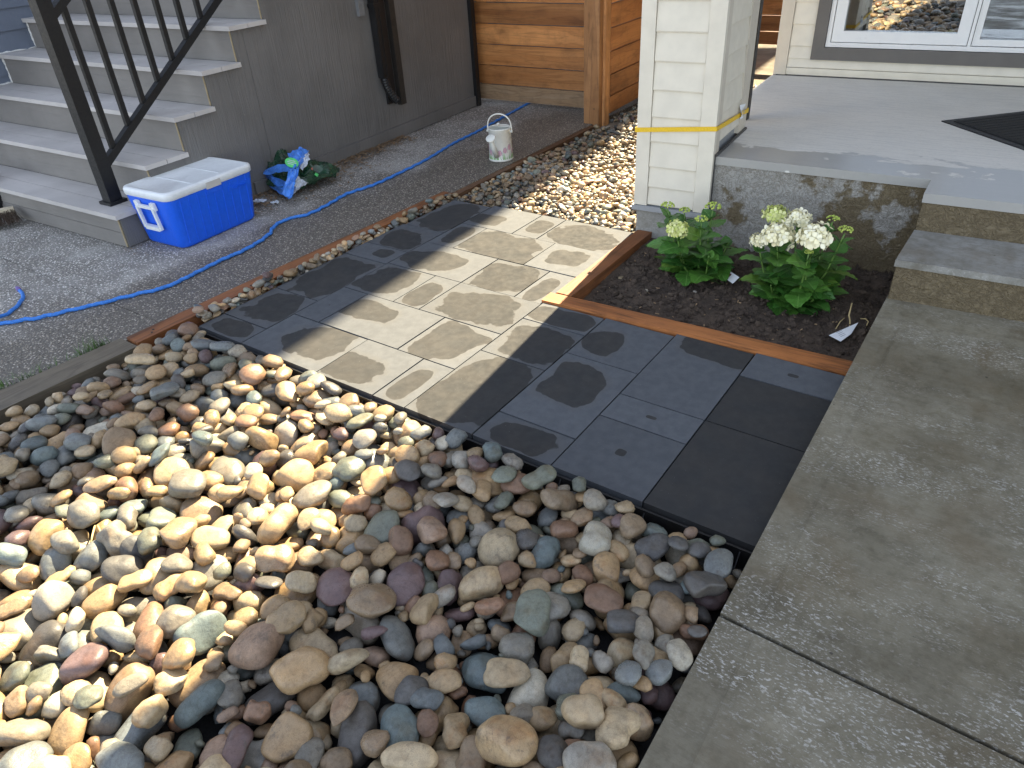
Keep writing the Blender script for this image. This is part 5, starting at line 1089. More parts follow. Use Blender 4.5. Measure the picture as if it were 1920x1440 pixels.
prof[-1] = (3.74, deck_z - .028); prof.append((3.74, 0))
obj('skirt_panel', extr(B(), [p for p in prof if p[0] < 1.21] + [(1.21, RISE * 5 - .028), (1.21, 0)], 'x', -.016, .0), SKIRT, st, bevel=.001)
obj('skirt_panel', extr(B(), [(1.213, 0), (1.213, RISE * 5 - .028)] + [p for p in prof if p[0] > 1.23], 'x', -.0155, .0), SKIRT, st, bevel=.001)
obj('base_board', bx(.001, .022, 1.0, 3.735, .0, .092), SKIRT, st, bevel=.003)
obj('deck_floor', bx(-2.42, .03, RUN * NST, 3.74, deck_z - .03, deck_z), TREADB, st)
obj('corner_post', bx(-.03, .035, 3.742, 3.80, -.02, 2.2), BLACK_METAL, st, bevel=.004)

rl = empty('railing', (-.205, .12, RISE), 0, st)
obj('newel_post', bx(-.040, .040, -.040, .040, .0, 1.12), BLACK_METAL, rl, bevel=.004, seg=2)
obj('post_base', bx(-.058, .058, -.058, .058, 0, .018), BLACK_METAL, rl, bevel=.005)
obj('post_cap', bx(-.046, .046, -.046, .046, 1.12, 1.14), BLACK_METAL, rl, bevel=.006)
SL = .693
def rail_z(s): return .232 + SL * (s - .04)
def slope_bar(x0, x1, s0, s1, zoff, h):
    return extr(B(), [(s0, rail_z(s0) + zoff - h/2), (s1, rail_z(s1) + zoff - h/2), (s1, rail_z(s1) + zoff + h/2), (s0, rail_z(s0) + zoff + h/2)], 'x', x0, x1)
obj('bottom_rail', slope_bar(-.022, .022, .041, 2.1, 0, .052), BLACK_METAL, rl, bevel=.003)
obj('top_rail', slope_bar(-.028, .028, .041, 2.1, .80, .05), BLACK_METAL, rl, bevel=.004)
for i in range(14):
    s = .112 + i * .1415
    obj('baluster', bx(-.014, .014, s - .015, s + .015, rail_z(s) + .022, rail_z(s) + .778), BLACK_METAL, rl, bevel=.002)

# blue-grey lap siding wall left of the stairs, belongs to the neighbour's house with an unseen upper storey added to cast shade
nh = tag(empty('neighbour_house', NLOC, NA), 'neighbouring house with blue grey lap siding beside the grey stairs', 'house')
for i in range(20):
    z = -.05 + i * .149
    bm = extr(B(), [(-2.40, z), (-2.4005, z + .15), (-2.43, z + .15), (-2.43, z)], 'y', .02, 3.6)
    for v in bm.verts:
        if v.co.x > -2.4003: v.co.x += .013
    obj('siding_plank', bm, BLUE_SID, nh)
obj('front_wall', bx(-6.0, -2.432, -.2, 3.6, -.1, 2.95), BLUE_SID, nh)
obj('wall', bx(-8.5, -.22, 4.05, 17.5, -.1, 2.72), BLUE_SID, nh)
obj('shade_upper_wall', bx(-8.5, .50, 4.4, 17.3, 2.725, 7.6), BLUE_SID, nh)  # unseen storey, pushed out to carry the shadow-casting eave
# unseen roof: its long eave is shaped to cast the sun band's left edge
inv = (Matrix.Translation(NLOC) @ Matrix.Rotation(NA, 4, 'Z')).inverted()
ea, eb = inv @ Vector((-3.10, 6.6, 8.0)), inv @ Vector((-4.19, 20.2, 8.0))
bm = B(); T = .22
rp = [ea, eb, Vector((-4.2, eb.y, 9.6)), Vector((-4.2, ea.y, 9.6))]
lp = [Vector((-4.2, ea.y, 9.6)), Vector((-4.2, eb.y, 9.6)), Vector((-9.1, eb.y, 7.9)), Vector((-9.1, ea.y, 7.9))]
for q in (rp, lp):
    a = [bm.verts.new(p) for p in q]; b = [bm.verts.new(p - Vector((0, 0, T))) for p in q]
    bm.faces.new(a); bm.faces.new(b[::-1])
    for i in range(4): bm.faces.new((a[i], b[i], b[(i+1) % 4], a[(i+1) % 4]))
obj('roof', bm, ROOFM, nh)
for yy in (4.4, 17.2):
    obj('gable', extr(B(), [(-8.5, 7.602), (.50, 7.602), (.46, 7.70), (-4.2, 9.36), (-8.46, 7.75)], 'y', yy, yy + .08), BLUE_SID, nh)
# caulk along the stairs
bm = B(); rng = random.Random(6)
for n in range(1, 5):
    s0, s1, z = RUN * (n - 1), RUN * n, RISE * n
    for a, b in (((s0 - .02, z), (s1, z)), ((s1, z), (s1, z + RISE - .03))):
        pts = [(-2.392 + rng.uniform(-.002, .004), a[0] + (b[0]-a[0])*t/9, a[1] + (b[1]-a[1])*t/9 + rng.uniform(-.002, .003) + .003) for t in range(10)]
        tube(bm, pts, [rng.uniform(.004, .011) for _ in pts], 6)
obj('caulk_bead', bm, CAULK, nh, True)

# downspout with elbow and the board beside it
ds = tag(empty('downspout', NLOC, NA), 'black downspout with ribbed elbow on the grey skirting', 'downspout')
obj('pipe', bx(.012, .066, 2.425, 2.490, .50, 2.6), BLACK_PIPE, ds, bevel=.006, seg=2)
for y in (2.436, 2.479): obj('pipe_rib', bx(.066, .071, y - .004, y + .004, .50, 2.6), BLACK_PIPE, ds, bevel=.002)
pts = []
for i in range(22):
    t = i / 21
    pts.append(Vector((.042 + .03 * t * t, 2.458 + .085 * t ** 1.8, .505 - .20 * t)))
obj('elbow', tube(B(), pts, [.029 if i % 2 else .0325 for i in range(22)], 10), BLACK_PIPE, ds)
obj('pipe_strap', bx(.010, .073, 2.418, 2.497, 1.0, 1.03), BLACK_PIPE, ds, bevel=.002)
obj('channel', bx(.001, .020, 2.494, 2.600, .285, 2.6), BLACK_PIPE, ds, bevel=.002)
bd = tag(obj('drop_board', bx(.001, .045, 2.625, 2.690, .255, 2.6), BROWN_TRIM, bevel=.003, loc=NLOC, rz=NA), 'dark brown upright board fixed beside the black downspout', 'board')
jb = tag(obj('utility_box', bx(.001, .03, 2.30, 2.36, .96, 1.3), plain('grey_box', (.17, .175, .18), .5), bevel=.004, loc=NLOC, rz=NA), 'small grey box on the skirting left of the downspout', 'box')

# ================================================================== FENCE
ga = tag(empty('fence_gate', (-4.67, 5.93, 0), math.radians(1.2)), 'stained cedar gate of horizontal boards beside the grey skirting', 'gate')
rng = random.Random(12)
zz = [.022, .166, .337, .517, .692, .868, 1.045, 1.22, 1.395, 1.57, 1.745]
for i in range(10):
    o = obj('plank', bx(.004, 1.36, -.011, .011, zz[i] + .004, zz[i+1] - .004), CEDAR_GREY if i == 0 else CEDAR, ga, bevel=.002)
    o.location.y = rng.uniform(-.002, .002)
for x in (.10, 1.24): obj('brace', bx(x, x + .09, .012, .05, .06, 1.70), CEDAR_Z, ga)
fp = tag(empty('fence_post', (-3.16, 5.60, 0), math.radians(2)), 'thick stained fence post standing on the pebbles by the gate', 'fence post')
obj('post', bx(-.07, .07, 0, .145, -.15, 2.0), CEDAR_Z, fp, bevel=.006, seg=2)
obj('trim_strip', bx(.072, .095, .06, .15, -.12, 1.9), CEDAR_Z, fp, bevel=.003)
obj('bolt_head', lathe(B(), [(.0001, .0), (.008, .0), (.009, .004)], 10), FLASH_D, fp, loc=(.03, -.004, .12))
sf = tag(empty('side_fence', (-3.075, 5.76, 0), math.radians(3)), 'stained board side fence running back from the post beside the pebbles', 'fence')
for i in range(10):
    obj('plank', bx(-.011, .011, .0, 4.2, zz[i] + .035, zz[i+1] + .026), CEDAR_Y, sf, bevel=.002)
for y in (1.9, 4.0): obj('post', bx(-.10, -.012, y, y + .09, -.1, 1.85), CEDAR_Z, sf)

rf = tag(empty('rear_fence', (-3.2, 9.4, 0), math.radians(3)), 'stained board fence seen between the cream column and the house corner', 'fence')
for i in range(10): obj('plank', bx(.0, 1.25, -.011, .011, zz[i] + .02, zz[i+1] + .012), CEDAR, rf, bevel=.002)
# ================================================================== MY HOUSE: wall, window, column, porch, steps
HA = math.radians(4.5)
HLOC = (-1.444, 3.945, 0)
HK = .925                                   # the house side is drawn in units of .925 m and stands a little above the pavers
HZ = .1215
HP_ = (HLOC[0]*HK, HLOC[1]*HK, HZ)
def hempty(name, loc=HP_, rz=HA):
    o = empty(name, loc, rz); o.scale = (HK, HK, HK); return o
hs = tag(hempty('house'), 'beige vinyl sided house with white framed front window above the concrete porch', 'house')
WV = 2.22
CU0, CU1, CF, CB = -.446, .004, -.030, .60
obj('wall', bx(-.19, 9.0, WV + .016, 2.36, .30, .50), INTERIOR, hs)
obj('wall', bx(-.19, .150, WV + .016, 2.36, .502, 6.4), INTERIOR, hs)
obj('wall', bx(2.10, 9.0, WV + .016, 2.36, .502, 6.4), INTERIOR, hs)
obj('wall', bx(.152, 2.098, WV + .016, 2.36, 2.102, 6.4), INTERIOR, hs)
obj('side_wall', bx(-.19, -.05, 2.362, 13, -.1, 8.0), VINYL_TRIM, hs); obj('side_wall', bx(8.9, 9.0, 2.362, 13, -.1, 8.0), VINYL_TRIM, hs); obj('rear_wall', bx(-.045, 8.89, 12.9, 13, -.1, 8.0), VINYL_TRIM, hs)
obj('room_floor', bx(-.04, 8.88, 2.37, 5.5, .30, .34), INTERIOR, hs); obj('room_back', bx(-.04, 8.88, 5.5, 5.6, .345, 2.6), INTERIOR, hs); obj('room_ceiling', bx(-.04, 8.88, 2.37, 5.6, 2.602, 2.7), INTERIOR, hs)
zs = [.437 + .1495 * i for i in range(24)]
def lap(x0, x1, z0, z1, y, dep=.012):
    return extr(B(), [(y - dep, z0), (y - dep - .0015, z0 + .006), (y - .001, z1 + .004), (y + .012, z1 + .004), (y + .012, z0)], 'x', x0, x1)
for i, z in enumerate(zs):
    if z > 3.0: break
    for a, b in (((-.118, 3.6),) if i == 0 and False else ((-.118, .044), (2.20, 3.6)) if z < 2.1 else ((-.118, 3.6),)):
        if i == 0: a, b = -.118, 3.6
        if i == 0 and (a, b) != (-.118, 3.6): continue
        z1 = z + .1495 if i else .498
        o = obj('siding_plank', lap(a, b, z, z1, WV), VINYL, hs)
        if i == 0: break
obj('siding_plank', lap(-.118, .044, .499, .5865, WV), VINYL, hs)
obj('starter_strip', bx(-.118, 3.6, WV - .016, WV + .012, .405, .434), VINYL, hs, bevel=.003)
obj('starter_strip', bx(-.118, 3.6, WV - .010, WV + .012, .384, .404), VINYL, hs, bevel=.002)
obj('base_flashing', bx(-.19, 3.6, WV - .022, WV + .012, .3765, .382), FLASH_D, hs)
obj('corner_trim', bx(-.212, -.120, WV - .022, WV + .05, .384, 3.0), VINYL_TRIM, hs, bevel=.003)
wn = empty('window', (0, WV, 0), 0, hs)
# bronze surround with mitred corners
def frame_ring(x0, x1, z0, z1, wd, y0, y1, mat, name, parent, bv=.002):
    for q in ([(x0, z0), (x1, z0), (x1 - wd, z0 + wd), (x0 + wd, z0 + wd)], [(x0, z1), (x0 + wd, z1 - wd), (x1 - wd, z1 - wd), (x1, z1)],
              [(x0, z0), (x0 + wd, z0 + wd), (x0 + wd, z1 - wd), (x0, z1)], [(x1, z0), (x1, z1), (x1 - wd, z1 - wd), (x1 - wd, z0 + wd)]):
        obj(name, extr(B(), q, 'y', y0, y1), mat, parent, bevel=bv)
frame_ring(.048, 2.196, .500, 2.16, .086, -.034, -.002, WIN_TRIM, 'surround', wn, .0015)
frame_ring(.137, 2.107, .589, 2.071, .030, -.016, .05, WIN_WHITE, 'frame', wn)
obj('mullion', bx(1.058, 1.078, -.020, .05, .620, 2.040), WIN_WHITE, wn, bevel=.003)
frame_ring(.171, 1.054, .623, 2.037, .074, -.006, .03, WIN_WHITE, 'sash', wn, .004)
o = obj('pane', bx(-.366, .366, -.002, .002, .6975, 1.9625), GLASS, wn, loc=(.6125, .016, 0)); o.rotation_euler = (0, 0, math.radians(-1.6))
frame_ring(1.082, 2.073, .623, 2.037, .040, -.002, .03, WIN_WHITE, 'sash', wn, .004)
obj('pane', bx(1.1225, 2.0325, .010, .014, .6635, 1.9965), GLASS, wn)
obj('muntin', bx(.607, .614, .028, .032, .6975, 1.9625), WIN_WHITE, wn); obj('muntin', bx(1.575, 1.582, .018, .022, .6635, 1.9965), WIN_WHITE, wn)
for x in (.33, .845, 1.20): obj('weep_cover', bx(x, x + .042, -.010, -.0065, .640, .652), WIN_WHITE, wn, bevel=.002)
# unseen upper storey added over the column to shade the ground, and the roofs
obj('shade_upper_wall', bx(CU0 + .004, 9.0, -.02, 2.19, 3.12, 7.99), VINYL_TRIM, hs)
obj('sky_block_wall', bx(3.3, 4.6, .0, 2.19, .38, 2.855), VINYL_TRIM, hs)  # unseen wall added to keep sky light off the column's side
obj('porch_soffit', bx(CU0, 4.6, -.03, 2.19, 2.86, 2.90), SOFFIT, hs); obj('porch_fascia', bx(CU0, 4.6, -.06, -.031, 2.86, 3.118), VINYL_TRIM, hs)
bm = extr(B(), [(-.50, 8.002), (9.2, 8.002), (9.2, 8.15), (4.4, 10.2), (-.50, 8.15)], 'y', -.2, 13.3); obj('roof', bm, ROOFM, hs)

# ---- siding-clad column
co = tag(hempty('porch_column'), 'square porch column clad in cream vinyl siding with a yellow strap around', 'column')
cz = [.062, .167, .287, .432, .567, .711, .858, 1.004, 1.152, 1.30, 1.446, 1.592, 1.738, 1.884, 2.03, 2.176, 2.322, 2.468, 2.614, 2.76]
obj('core', bx(CU0 + .02, CU1 - .02, CF + .022, CB - .02, .03, 2.855), FLASH, co)
for a, b in zip(cz, cz[1:]):
    obj('siding_plank', lap(CU0 + .083, CU1 - .087, a, b, CF + .010, .010), VINYL, co)
for i, (a, b) in enumerate(zip([.44 + .146*i for i in range(16)], [.44 + .146*(i+1) for i in range(16)])):
    bm = lap(.065, .445, a, b, .0, .010)
    for v in bm.verts: v.co = Vector((CU1 - .009 - v.co.y, v.co.x, v.co.z))
    obj('siding_plank', bm, VINYL, co)
def corner(x0, x1, y0, y1): return bx(x0, x1, y0, y1, .055, 2.858)
obj('corner_trim', corner(CU0, CU0 + .08, CF - .006, CF + .03), VINYL_TRIM if 0 else VINYL, co, bevel=.003)
obj('corner_trim', corner(CU1 - .084, CU1 + .004, CF - .0065, CF + .0295), VINYL, co, bevel=.003)
obj('corner_trim', bx(CU1 - .02, CU1 + .0035, CF + .0305, .062, .388, 2.858), VINYL_TRIM, co, bevel=.002)
obj('corner_trim', bx(CU1 - .02, CU1 + .004, .447, CB, .388, 2.858), VINYL_TRIM, co, bevel=.003)
obj('corner_trim', bx(CU0, CU0 + .02, CF + .032, CB, .055, 2.858), VINYL_TRIM, co, bevel=.002)
obj('back_panel', bx(CU0 + .022, CU1 - .022, CB - .018, CB, .055, 2.858), VINYL_TRIM, co)
obj('base_flashing', bx(CU0 - .012, CU1 - .012, CF - .012, CB, .022, .052), FLASH, co, bevel=.004)
obj('side_flashing', bx(CU1 + .0045, CU1 + .016, CF + .02, CB, .3775, .389), FLASH_D, co)
obj('inner_drip', bx(CU1 + .0045, CU1 + .010, CF + .02, CF + .034, -.2, .376), FLASH_D, co)
obj('foundation', bx(CU0 + .012, CU1 - .02, CF + .012, CB - .02, -.4, .020), TREAD, co)

# yellow strap cinched round the column
sp = tag(hempty('strap'), 'yellow webbing strap cinched round the cream porch column', 'strap')
q = .009
bm = B(); W2 = .0125
pth = [(CU0 - q, CF - q, .492), (CU1 + q, CF - q, .535), (CU1 + q, CB + q, .487), (CU0 - q, CB + q, .490)]
for i in range(4):
    a, b = Vector(pth[i]), Vector(pth[(i+1) % 4])
    t = .0022; d = (b - a).normalized(); nrm = Vector((d.y, -d.x, 0)).normalized() * t
    vs = [bm.verts.new(p) for p in (a + Vector((0, 0, -W2)), b + Vector((0, 0, -W2)), b + Vector((0, 0, W2)), a + Vector((0, 0, W2)))]
    vo = [bm.verts.new(v.co + nrm) for v in vs]
    bm.faces.new(vs); bm.faces.new(vo[::-1])
    for j in range(4): bm.faces.new((vs[j], vo[j], vo[(j+1) % 4], vs[(j+1) % 4]))
obj('webbing', bm, YELLOW, sp)
bm = grid(B(), 5, 6, lambda u, v: (CU1 + .016 + .010*math.sin(3*u + 5*v), .40 + .045*u + .01*v, .485 + .075*v))
o = obj('paper_label', bm, WHITE_TAG, sp); m = o.modifiers.new('thick', 'SOLIDIFY'); m.thickness = .0012
for i in range(3): obj('label_print', bx(CU1 + .029, CU1 + .0298, .412, .440, .500 + .016*i, .507 + .016*i), PRINT_GREY, sp)

# downspout and sliver between column and house
d2 = tag(hempty('corner_downspout'), 'dark brown downspout between the cream column and house corner', 'downspout')
obj('pipe', bx(-.11, -.035, .80, .86, .02, 2.85), BROWN_TRIM, d2, bevel=.006, seg=2)
obj('pipe_strap', bx(-.116, -.029, .794, .866, 1.3, 1.33), BROWN_TRIM, d2, bevel=.002)

# ---- porch slab with parged face and two steps
def hw(u, v): return (HLOC[0] + u*math.cos(HA) - v*math.sin(HA), HLOC[1] + u*math.sin(HA) + v*math.cos(HA))
po = tag(hempty('concrete_porch', (0, 0, HZ), 0), 'poured concrete porch and steps with rough parged faces', 'porch')
top = [hw(CU1 + .004, -.002), (-.360, 4.012), (-.355, 3.798), (2.8, 4.05), hw(4.4, 2.24), hw(-.215, 2.24), hw(-.26, .64), hw(CU1 + .004, .64)]
obj('porch_slab', prism(B(), top, .332, .3765), PORCH, po, bevel=.006, seg=2)
obj('porch_base', prism(B(), [hw(CU1 + .02, .03), (-.352, 4.04), (-.33, 3.83), (2.7, 4.07), hw(4.3, 2.2), hw(-.20, 2.2), hw(-.24, .66), hw(CU1 + .02, .66)], -.4, .331), PARGE, po)
def rough_face(name, a, b, z0, z1, mat, parent, nx=150, nz=60, amp=.007, seed=0, out=.0):
    a, b = Vector((*a, 0)), Vector((*b, 0)); d = (b - a); n = Vector((d.y, -d.x, 0)).normalized()
    def f(u, v):
        p = a + d * u; z = z0 + (z1 - z0) * v
        q = Vector((p.x*9 + seed, p.y*9, z*9)); e = noise.noise(q) * .5 + (.5 - abs(noise.noise(q*2.6))) * .7 + .3*noise.noise(q*6)
        edge = min(1, (1 - v) * 12)
        p = p + n * (out + amp * e * (.25 + .75*edge)); return (p.x, p.y, z)
    bm = grid(B(), nx, nz, f)
    bm2 = bm
    return obj(name, bm2, mat, parent, True)
rough_face('front_face', hw(CU1 + .008, -.004 + .008), (-.358, 4.022), -.26, .334, PARGE, po, seed=1)
rough_face('riser_face', (-.352, 3.805), (2.6, 4.04), .185, .334, PARGE_D, po, 260, 30, seed=5)
rough_face('riser_side', (-.358, 4.02), (-.352, 3.803), .185, .334, PARGE_D, po, 24, 30, .003, seed=9)
stp = [(-.360, 3.405), (2.4, 3.60), (2.4, 4.02), (-.355, 3.802)]
obj('step_slab', prism(B(), stp, .162, .194), TREAD, po, bevel=.007, seg=2)
obj('step_base', prism(B(), [(-.345, 3.425), (2.35, 3.62), (2.35, 4.0), (-.34, 4.02)], -.4, .161), PARGE_D, po)
rough_face('step_face', (-.352, 3.412), (2.4, 3.607), -.06, .166, PARGE_D, po, 280, 36, .006, seed=13)
rough_face('step_side', (-.347, 4.02), (-.352, 3.41), -.26, .166, PARGE_D, po, 60, 30, .005, seed=17)

# door mat, corner towards the camera
c0 = at_z(1765, 228, .377); c1 = at_z(1920, 282, .377); c2 = at_z(1920, 205, .377)
e1v = (c1 - c0).normalized(); ang = math.atan2(e1v.y, e1v.x)
dm = tag(hempty('door_mat', (c0.x*HK, c0.y*HK, HZ + .377*HK), ang), 'black rubber door mat lying askew on the concrete porch', 'door mat')
obj('border', bx(0, 1.0, 0, .62, .0, .006), RUBBER, dm, bevel=.002)
obj('pile', bx(.045, .955, .045, .575, .0062, .011), MAT_R, dm, bevel=.002)
for i in range(20):
    obj('pile_rib', bx(.06 + i*.0445, .082 + i*.0445, .055, .565, .0112, .0135), MAT_R, dm)
# ================================================================== COOLER
ck = tag(empty('cooler', (-4.165, 2.425, -.006), math.radians(4)), 'blue picnic cooler with white lid standing beside the grey stairs', 'cooler')
def rrect(hx, hy, r, n=6):
    out = []
    for cx, cy, a0 in ((hx-r, hy-r, 0), (-hx+r, hy-r, 90), (-hx+r, -hy+r, 180), (hx-r, -hy+r, 270)):
        for i in range(n+1):
            a = math.radians(a0 + 90*i/n); out.append((cx + r*math.cos(a), cy + r*math.sin(a)))
    return out
def loft(bm, secs, capb=True, capt=True):
    rings = [[bm.verts.new((x, y, z)) for x, y in pts] for pts, z in secs]
    n = len(rings[0])
    for a, b in zip(rings, rings[1:]):
        for k in range(n): bm.faces.new((a[k], a[(k+1) % n], b[(k+1) % n], b[k]))
    if capb: bm.faces.new(rings[0][::-1])
    if capt: bm.faces.new(rings[-1])
    return bm
bm = loft(B(), [(rrect(.160, .270, .045), 0), (rrect(.172, .283, .05), .008), (rrect(.178, .290, .05), .02), (rrect(.206, .320, .052), .300), (rrect(.206, .320, .052), .306)])
obj('body', bm, COOL_BLUE, ck, True)
bm = loft(B(), [(rrect(.208, .322, .052), .306), (rrect(.213, .327, .055), .309), (rrect(.214, .328, .055), .338), (rrect(.209, .323, .053), .349), (rrect(.196, .310, .045), .3525), (rrect(.188, .302, .042), .3525), (rrect(.186, .300, .042), .3500)])
ld = obj('lid', bm, COOL_WHITE, ck, True)
for y in (-.11, .10): obj('lid_ridge', bx(-.16, .16, y - .003, y + .003, .3495, .3522), COOL_WHITE, ld, bevel=.001)
# long side faces +x: vertical ridges, latch, embossed name plate
def side_x(z): return .178 + (.206 - .178) * (z - .02) / .28
for i in range(9):
    y = -.245 + i * .061
    bm = extr(B(), [(.0, .025), (.0, .295)], 'y', 0, 0) if False else B()
    vs = [bm.verts.new(p) for p in ((side_x(.03) - .002, y, .03), (side_x(.295) - .002, y, .295), (side_x(.295) + .0035, y + .003, .295), (side_x(.03) + .0035, y + .003, .03), (side_x(.03) - .002, y + .006, .03), (side_x(.295) - .002, y + .006, .295))]
    bm.faces.new((vs[0], vs[1], vs[2], vs[3])); bm.faces.new((vs[3], vs[2], vs[5], vs[4])); bm.faces.new((vs[0], vs[3], vs[4])); bm.faces.new((vs[1], vs[5], vs[2]))
    obj('side_ridge', bm, COOL_BLUE, ck)
obj('latch', bx(.206, .2185, -.05, .055, .300, .338), COOL_GREY, ck, bevel=.004)
obj('latch_recess', bx(.2035, .2095, -.05, .055, .268, .298), COOL_BLUE, ck, bevel=.002)
tilt = math.atan2(.028, .28)
pl = obj('name_plate', bx(-.0015, .0035, -.085, .085, -.016, .016), COOL_BLUE, ck, bevel=.0015, loc=(side_x(.25), .19, .25)); pl.rotation_euler = (0, tilt, 0)
cu = bpy.data.curves.new('lettering', 'FONT'); cu.body = 'Coleman'; cu.size = .030; cu.extrude = .002; cu.align_x = 'CENTER'; cu.align_y = 'CENTER'; cu.materials.append(COOL_BLUE)
tmp = bpy.data.objects.new('lettering_outline', cu); COL.objects.link(tmp); bpy.context.view_layer.update()
me = bpy.data.meshes.new_from_object(tmp.evaluated_get(bpy.context.evaluated_depsgraph_get())); bpy.data.objects.remove(tmp); me.name = 'lettering'
tx = bpy.data.objects.new('lettering', me); link(tx, pl); tx.location = (.0044, 0, 0); tx.rotation_euler = (math.pi/2, 0, math.pi/2)
# swing handle on the end towards the steps
hd = empty('handle', (0, -.3175, .20), 0, ck)
t_ = math.atan2(.03, .28)
hd.rotation_euler = (t_, 0, 0)
for s in (-1, 1):
    obj('handle_bracket', bx(s*.072 - .018, s*.072 + .018, -.014, .004, .045, .090), COOL_WHITE, hd, bevel=.004)
    obj('handle_arm', bx(s*.072 - .009, s*.072 + .009, -.022, -.006, -.075, .06), COOL_WHITE, hd, bevel=.004)
obj('handle_grip', bx(-.063, .063, -.026, -.004, -.082, -.056), COOL_WHITE, hd, bevel=.006, seg=2)
obj('handle_top', bx(-.063, .063, -.018, -.004, .052, .072), COOL_WHITE, hd, bevel=.004)
for s in (-1, 1): obj('lid_hinge', bx(-.222, -.2125, s*.2 - .03, s*.2 + .03, .29, .335), COOL_WHITE, ck, bevel=.003)

# ================================================================== CRUMPLED SOIL BAG AND SCRAPS
bg_ = tag(empty('soil_bag', (-4.26, 3.22, 0), math.radians(20)), 'crumpled dark green and blue plastic soil bag against the grey skirting', 'plastic bag')
def crumple(p, amp, f, seed):
    q = Vector((p[0]*f + seed, p[1]*f, p[2]*f))
    a = abs(noise.noise(q)); b = abs(noise.noise(q*2.3 + Vector((3, 1, 7))))
    return amp * (1 - 2.4*a) + amp*.5*(1 - 2.4*b)
def pillow(name, c, sx, sy, h, rot, seed, mat, parent, amp=.022):
    bm = B(); k = bmesh.ops.create_uvsphere(bm, u_segments=56, v_segments=30, radius=1)
    R_ = Matrix.Rotation(rot, 3, 'Z')
    for v in bm.verts:
        d = v.co; e = 2.0 / 3.6
        p = Vector((math.copysign(abs(d.x)**e, d.x)*sx, math.copysign(abs(d.y)**e, d.y)*sy, 0))
        r2 = max(0, 1 - max(abs(p.x/sx)**3, abs(p.y/sy)**3))
        z = (d.z) * h * (.25 + .75*r2)
        p.z = z + crumple((p.x, p.y, d.z*.2), amp, 11, seed) * (.4 + r2)
        p.x += .5*crumple((p.x, p.y, 2), amp, 9, seed + 4); p.y += .5*crumple((p.x, p.y, 5), amp, 9, seed + 8)
        p = R_ @ p + Vector(c); p.z = max(p.z, .003); v.co = p
    return obj(name, bm, mat, parent, False)
pillow('bag_body', (.06, .07, .06), .17, .25, .055, -.5, 3, BAG_G, bg_, .026)
pillow('bag_body', (-.13, .12, .10), .13, .16, .09, .6, 9, BAG_G, bg_, .032)
def sheet(name, corners, mat, parent, seed, n=26, amp=.010, sag=.02, thick=.0015):
    """film stretched between four corners given as (pixel x, pixel y, height) on the ground plan"""
    A, B_, C_, D_ = [at_z(x, y, z) for x, y, z in corners]
    inv_ = (Matrix.Translation(bg_.location) @ Matrix.Rotation(bg_.rotation_euler.z, 4, 'Z')).inverted()
    def f(u, v):
        p = A.lerp(B_, u).lerp(D_.lerp(C_, u), v); k = math.sin(math.pi*u)*math.sin(math.pi*v)
        q = Vector((u*2.2 + seed, v*2.2, seed)); r1 = abs(noise.noise(q)); r2 = abs(noise.noise(q*2.1))
        p = p + Vector((.4*amp*(1 - 4*r2), -.4*amp*(1 - 4*r1), sag*k + amp*(1 - 3.2*r1) + .5*amp*(1 - 3*r2)))
        p.z = max(p.z, .006); return inv_ @ p
    o = obj(name, grid(B(), n, n, f), mat, parent, False)
    m = o.modifiers.new('thick', 'SOLIDIFY'); m.thickness = thick
    return o
sheet('blue_flap', ((478, 331, .05), (543, 376, .03), (556, 352, .10), (496, 324, .12)), BAG_B, bg_, 2)
sheet('blue_flap', ((530, 366, .06), (547, 374, .05), (562, 316, .20), (543, 320, .21)), BAG_B, bg_, 5, sag=.01)
sheet('blue_flap', ((494, 329, .12), (498, 320, .13), (556, 310, .21), (552, 322, .18)), BAG_B, bg_, 12, sag=.03)
sheet('blue_flap', ((540, 290, .22), (564, 277, .24), (580, 285, .22), (558, 322, .18)), BAG_B, bg_, 22, sag=.02)
sheet('pale_flap', ((557, 306, .20), (568, 322, .15), (581, 300, .20), (579, 286, .22)), BAG_W, bg_, 32, sag=.01)
sheet('pale_flap', ((545, 374, .03), (558, 358, .08), (578, 345, .07), (556, 330, .16)), BAG_W, bg_, 41, sag=.01)
# printed round label and marks lying on the film
def disc(r, n=24): return [(r*math.cos(2*math.pi*i/n), r*math.sin(2*math.pi*i/n)) for i in range(n)]
pr = obj('round_print', prism(B(), disc(.045), -.002, .002), PRINT_G, bg_); pr.location = (Matrix.Translation(bg_.location) @ Matrix.Rotation(bg_.rotation_euler.z, 4, 'Z')).inverted() @ at_z(547, 305, .225); pr.rotation_euler = (.5, .35, .5)
for i, l in enumerate((.022, .030, .026)):
    o = obj('print_line', bx(-l, l, -.003, .003, .0021, .003), BAG_W, pr, loc=(0, .016 - .016*i, 0))
o = obj('red_print', bx(-.02, .02, -.028, .028, -.001, .001), plain('coral_print', (.62, .22, .16), .5), bg_, loc=(.15, .06, .13)); o.rotation_euler = (.1, .3, .4)
o = obj('green_print', bx(-.012, .012, -.02, .02, -.001, .001), PRINT_G, bg_, loc=(.215, .02, .098)); o.rotation_euler = (.1, .7, .3)
for px, py, l, lab, r in ((488, 381, .045, 'crumpled pale paper scrap on the path beside the cooler', .4), (516, 384, .026, 'small torn white scrap on the path between cooler and bag', 1.2)):
    p = at_z(px, py, 0)
    bm = grid(B(), 9, 7, lambda u, v: ((u-.5)*l*2, (v-.5)*l*1.1, .012 + crumple((u*.5, v*.5, 0), .009, 8, l*99)))
    o = obj('paper_scrap', bm, BAG_W, None, loc=(p.x, p.y, 0), rz=r); m = o.modifiers.new('t', 'SOLIDIFY'); m.thickness = .001; tag(o, lab, 'paper')
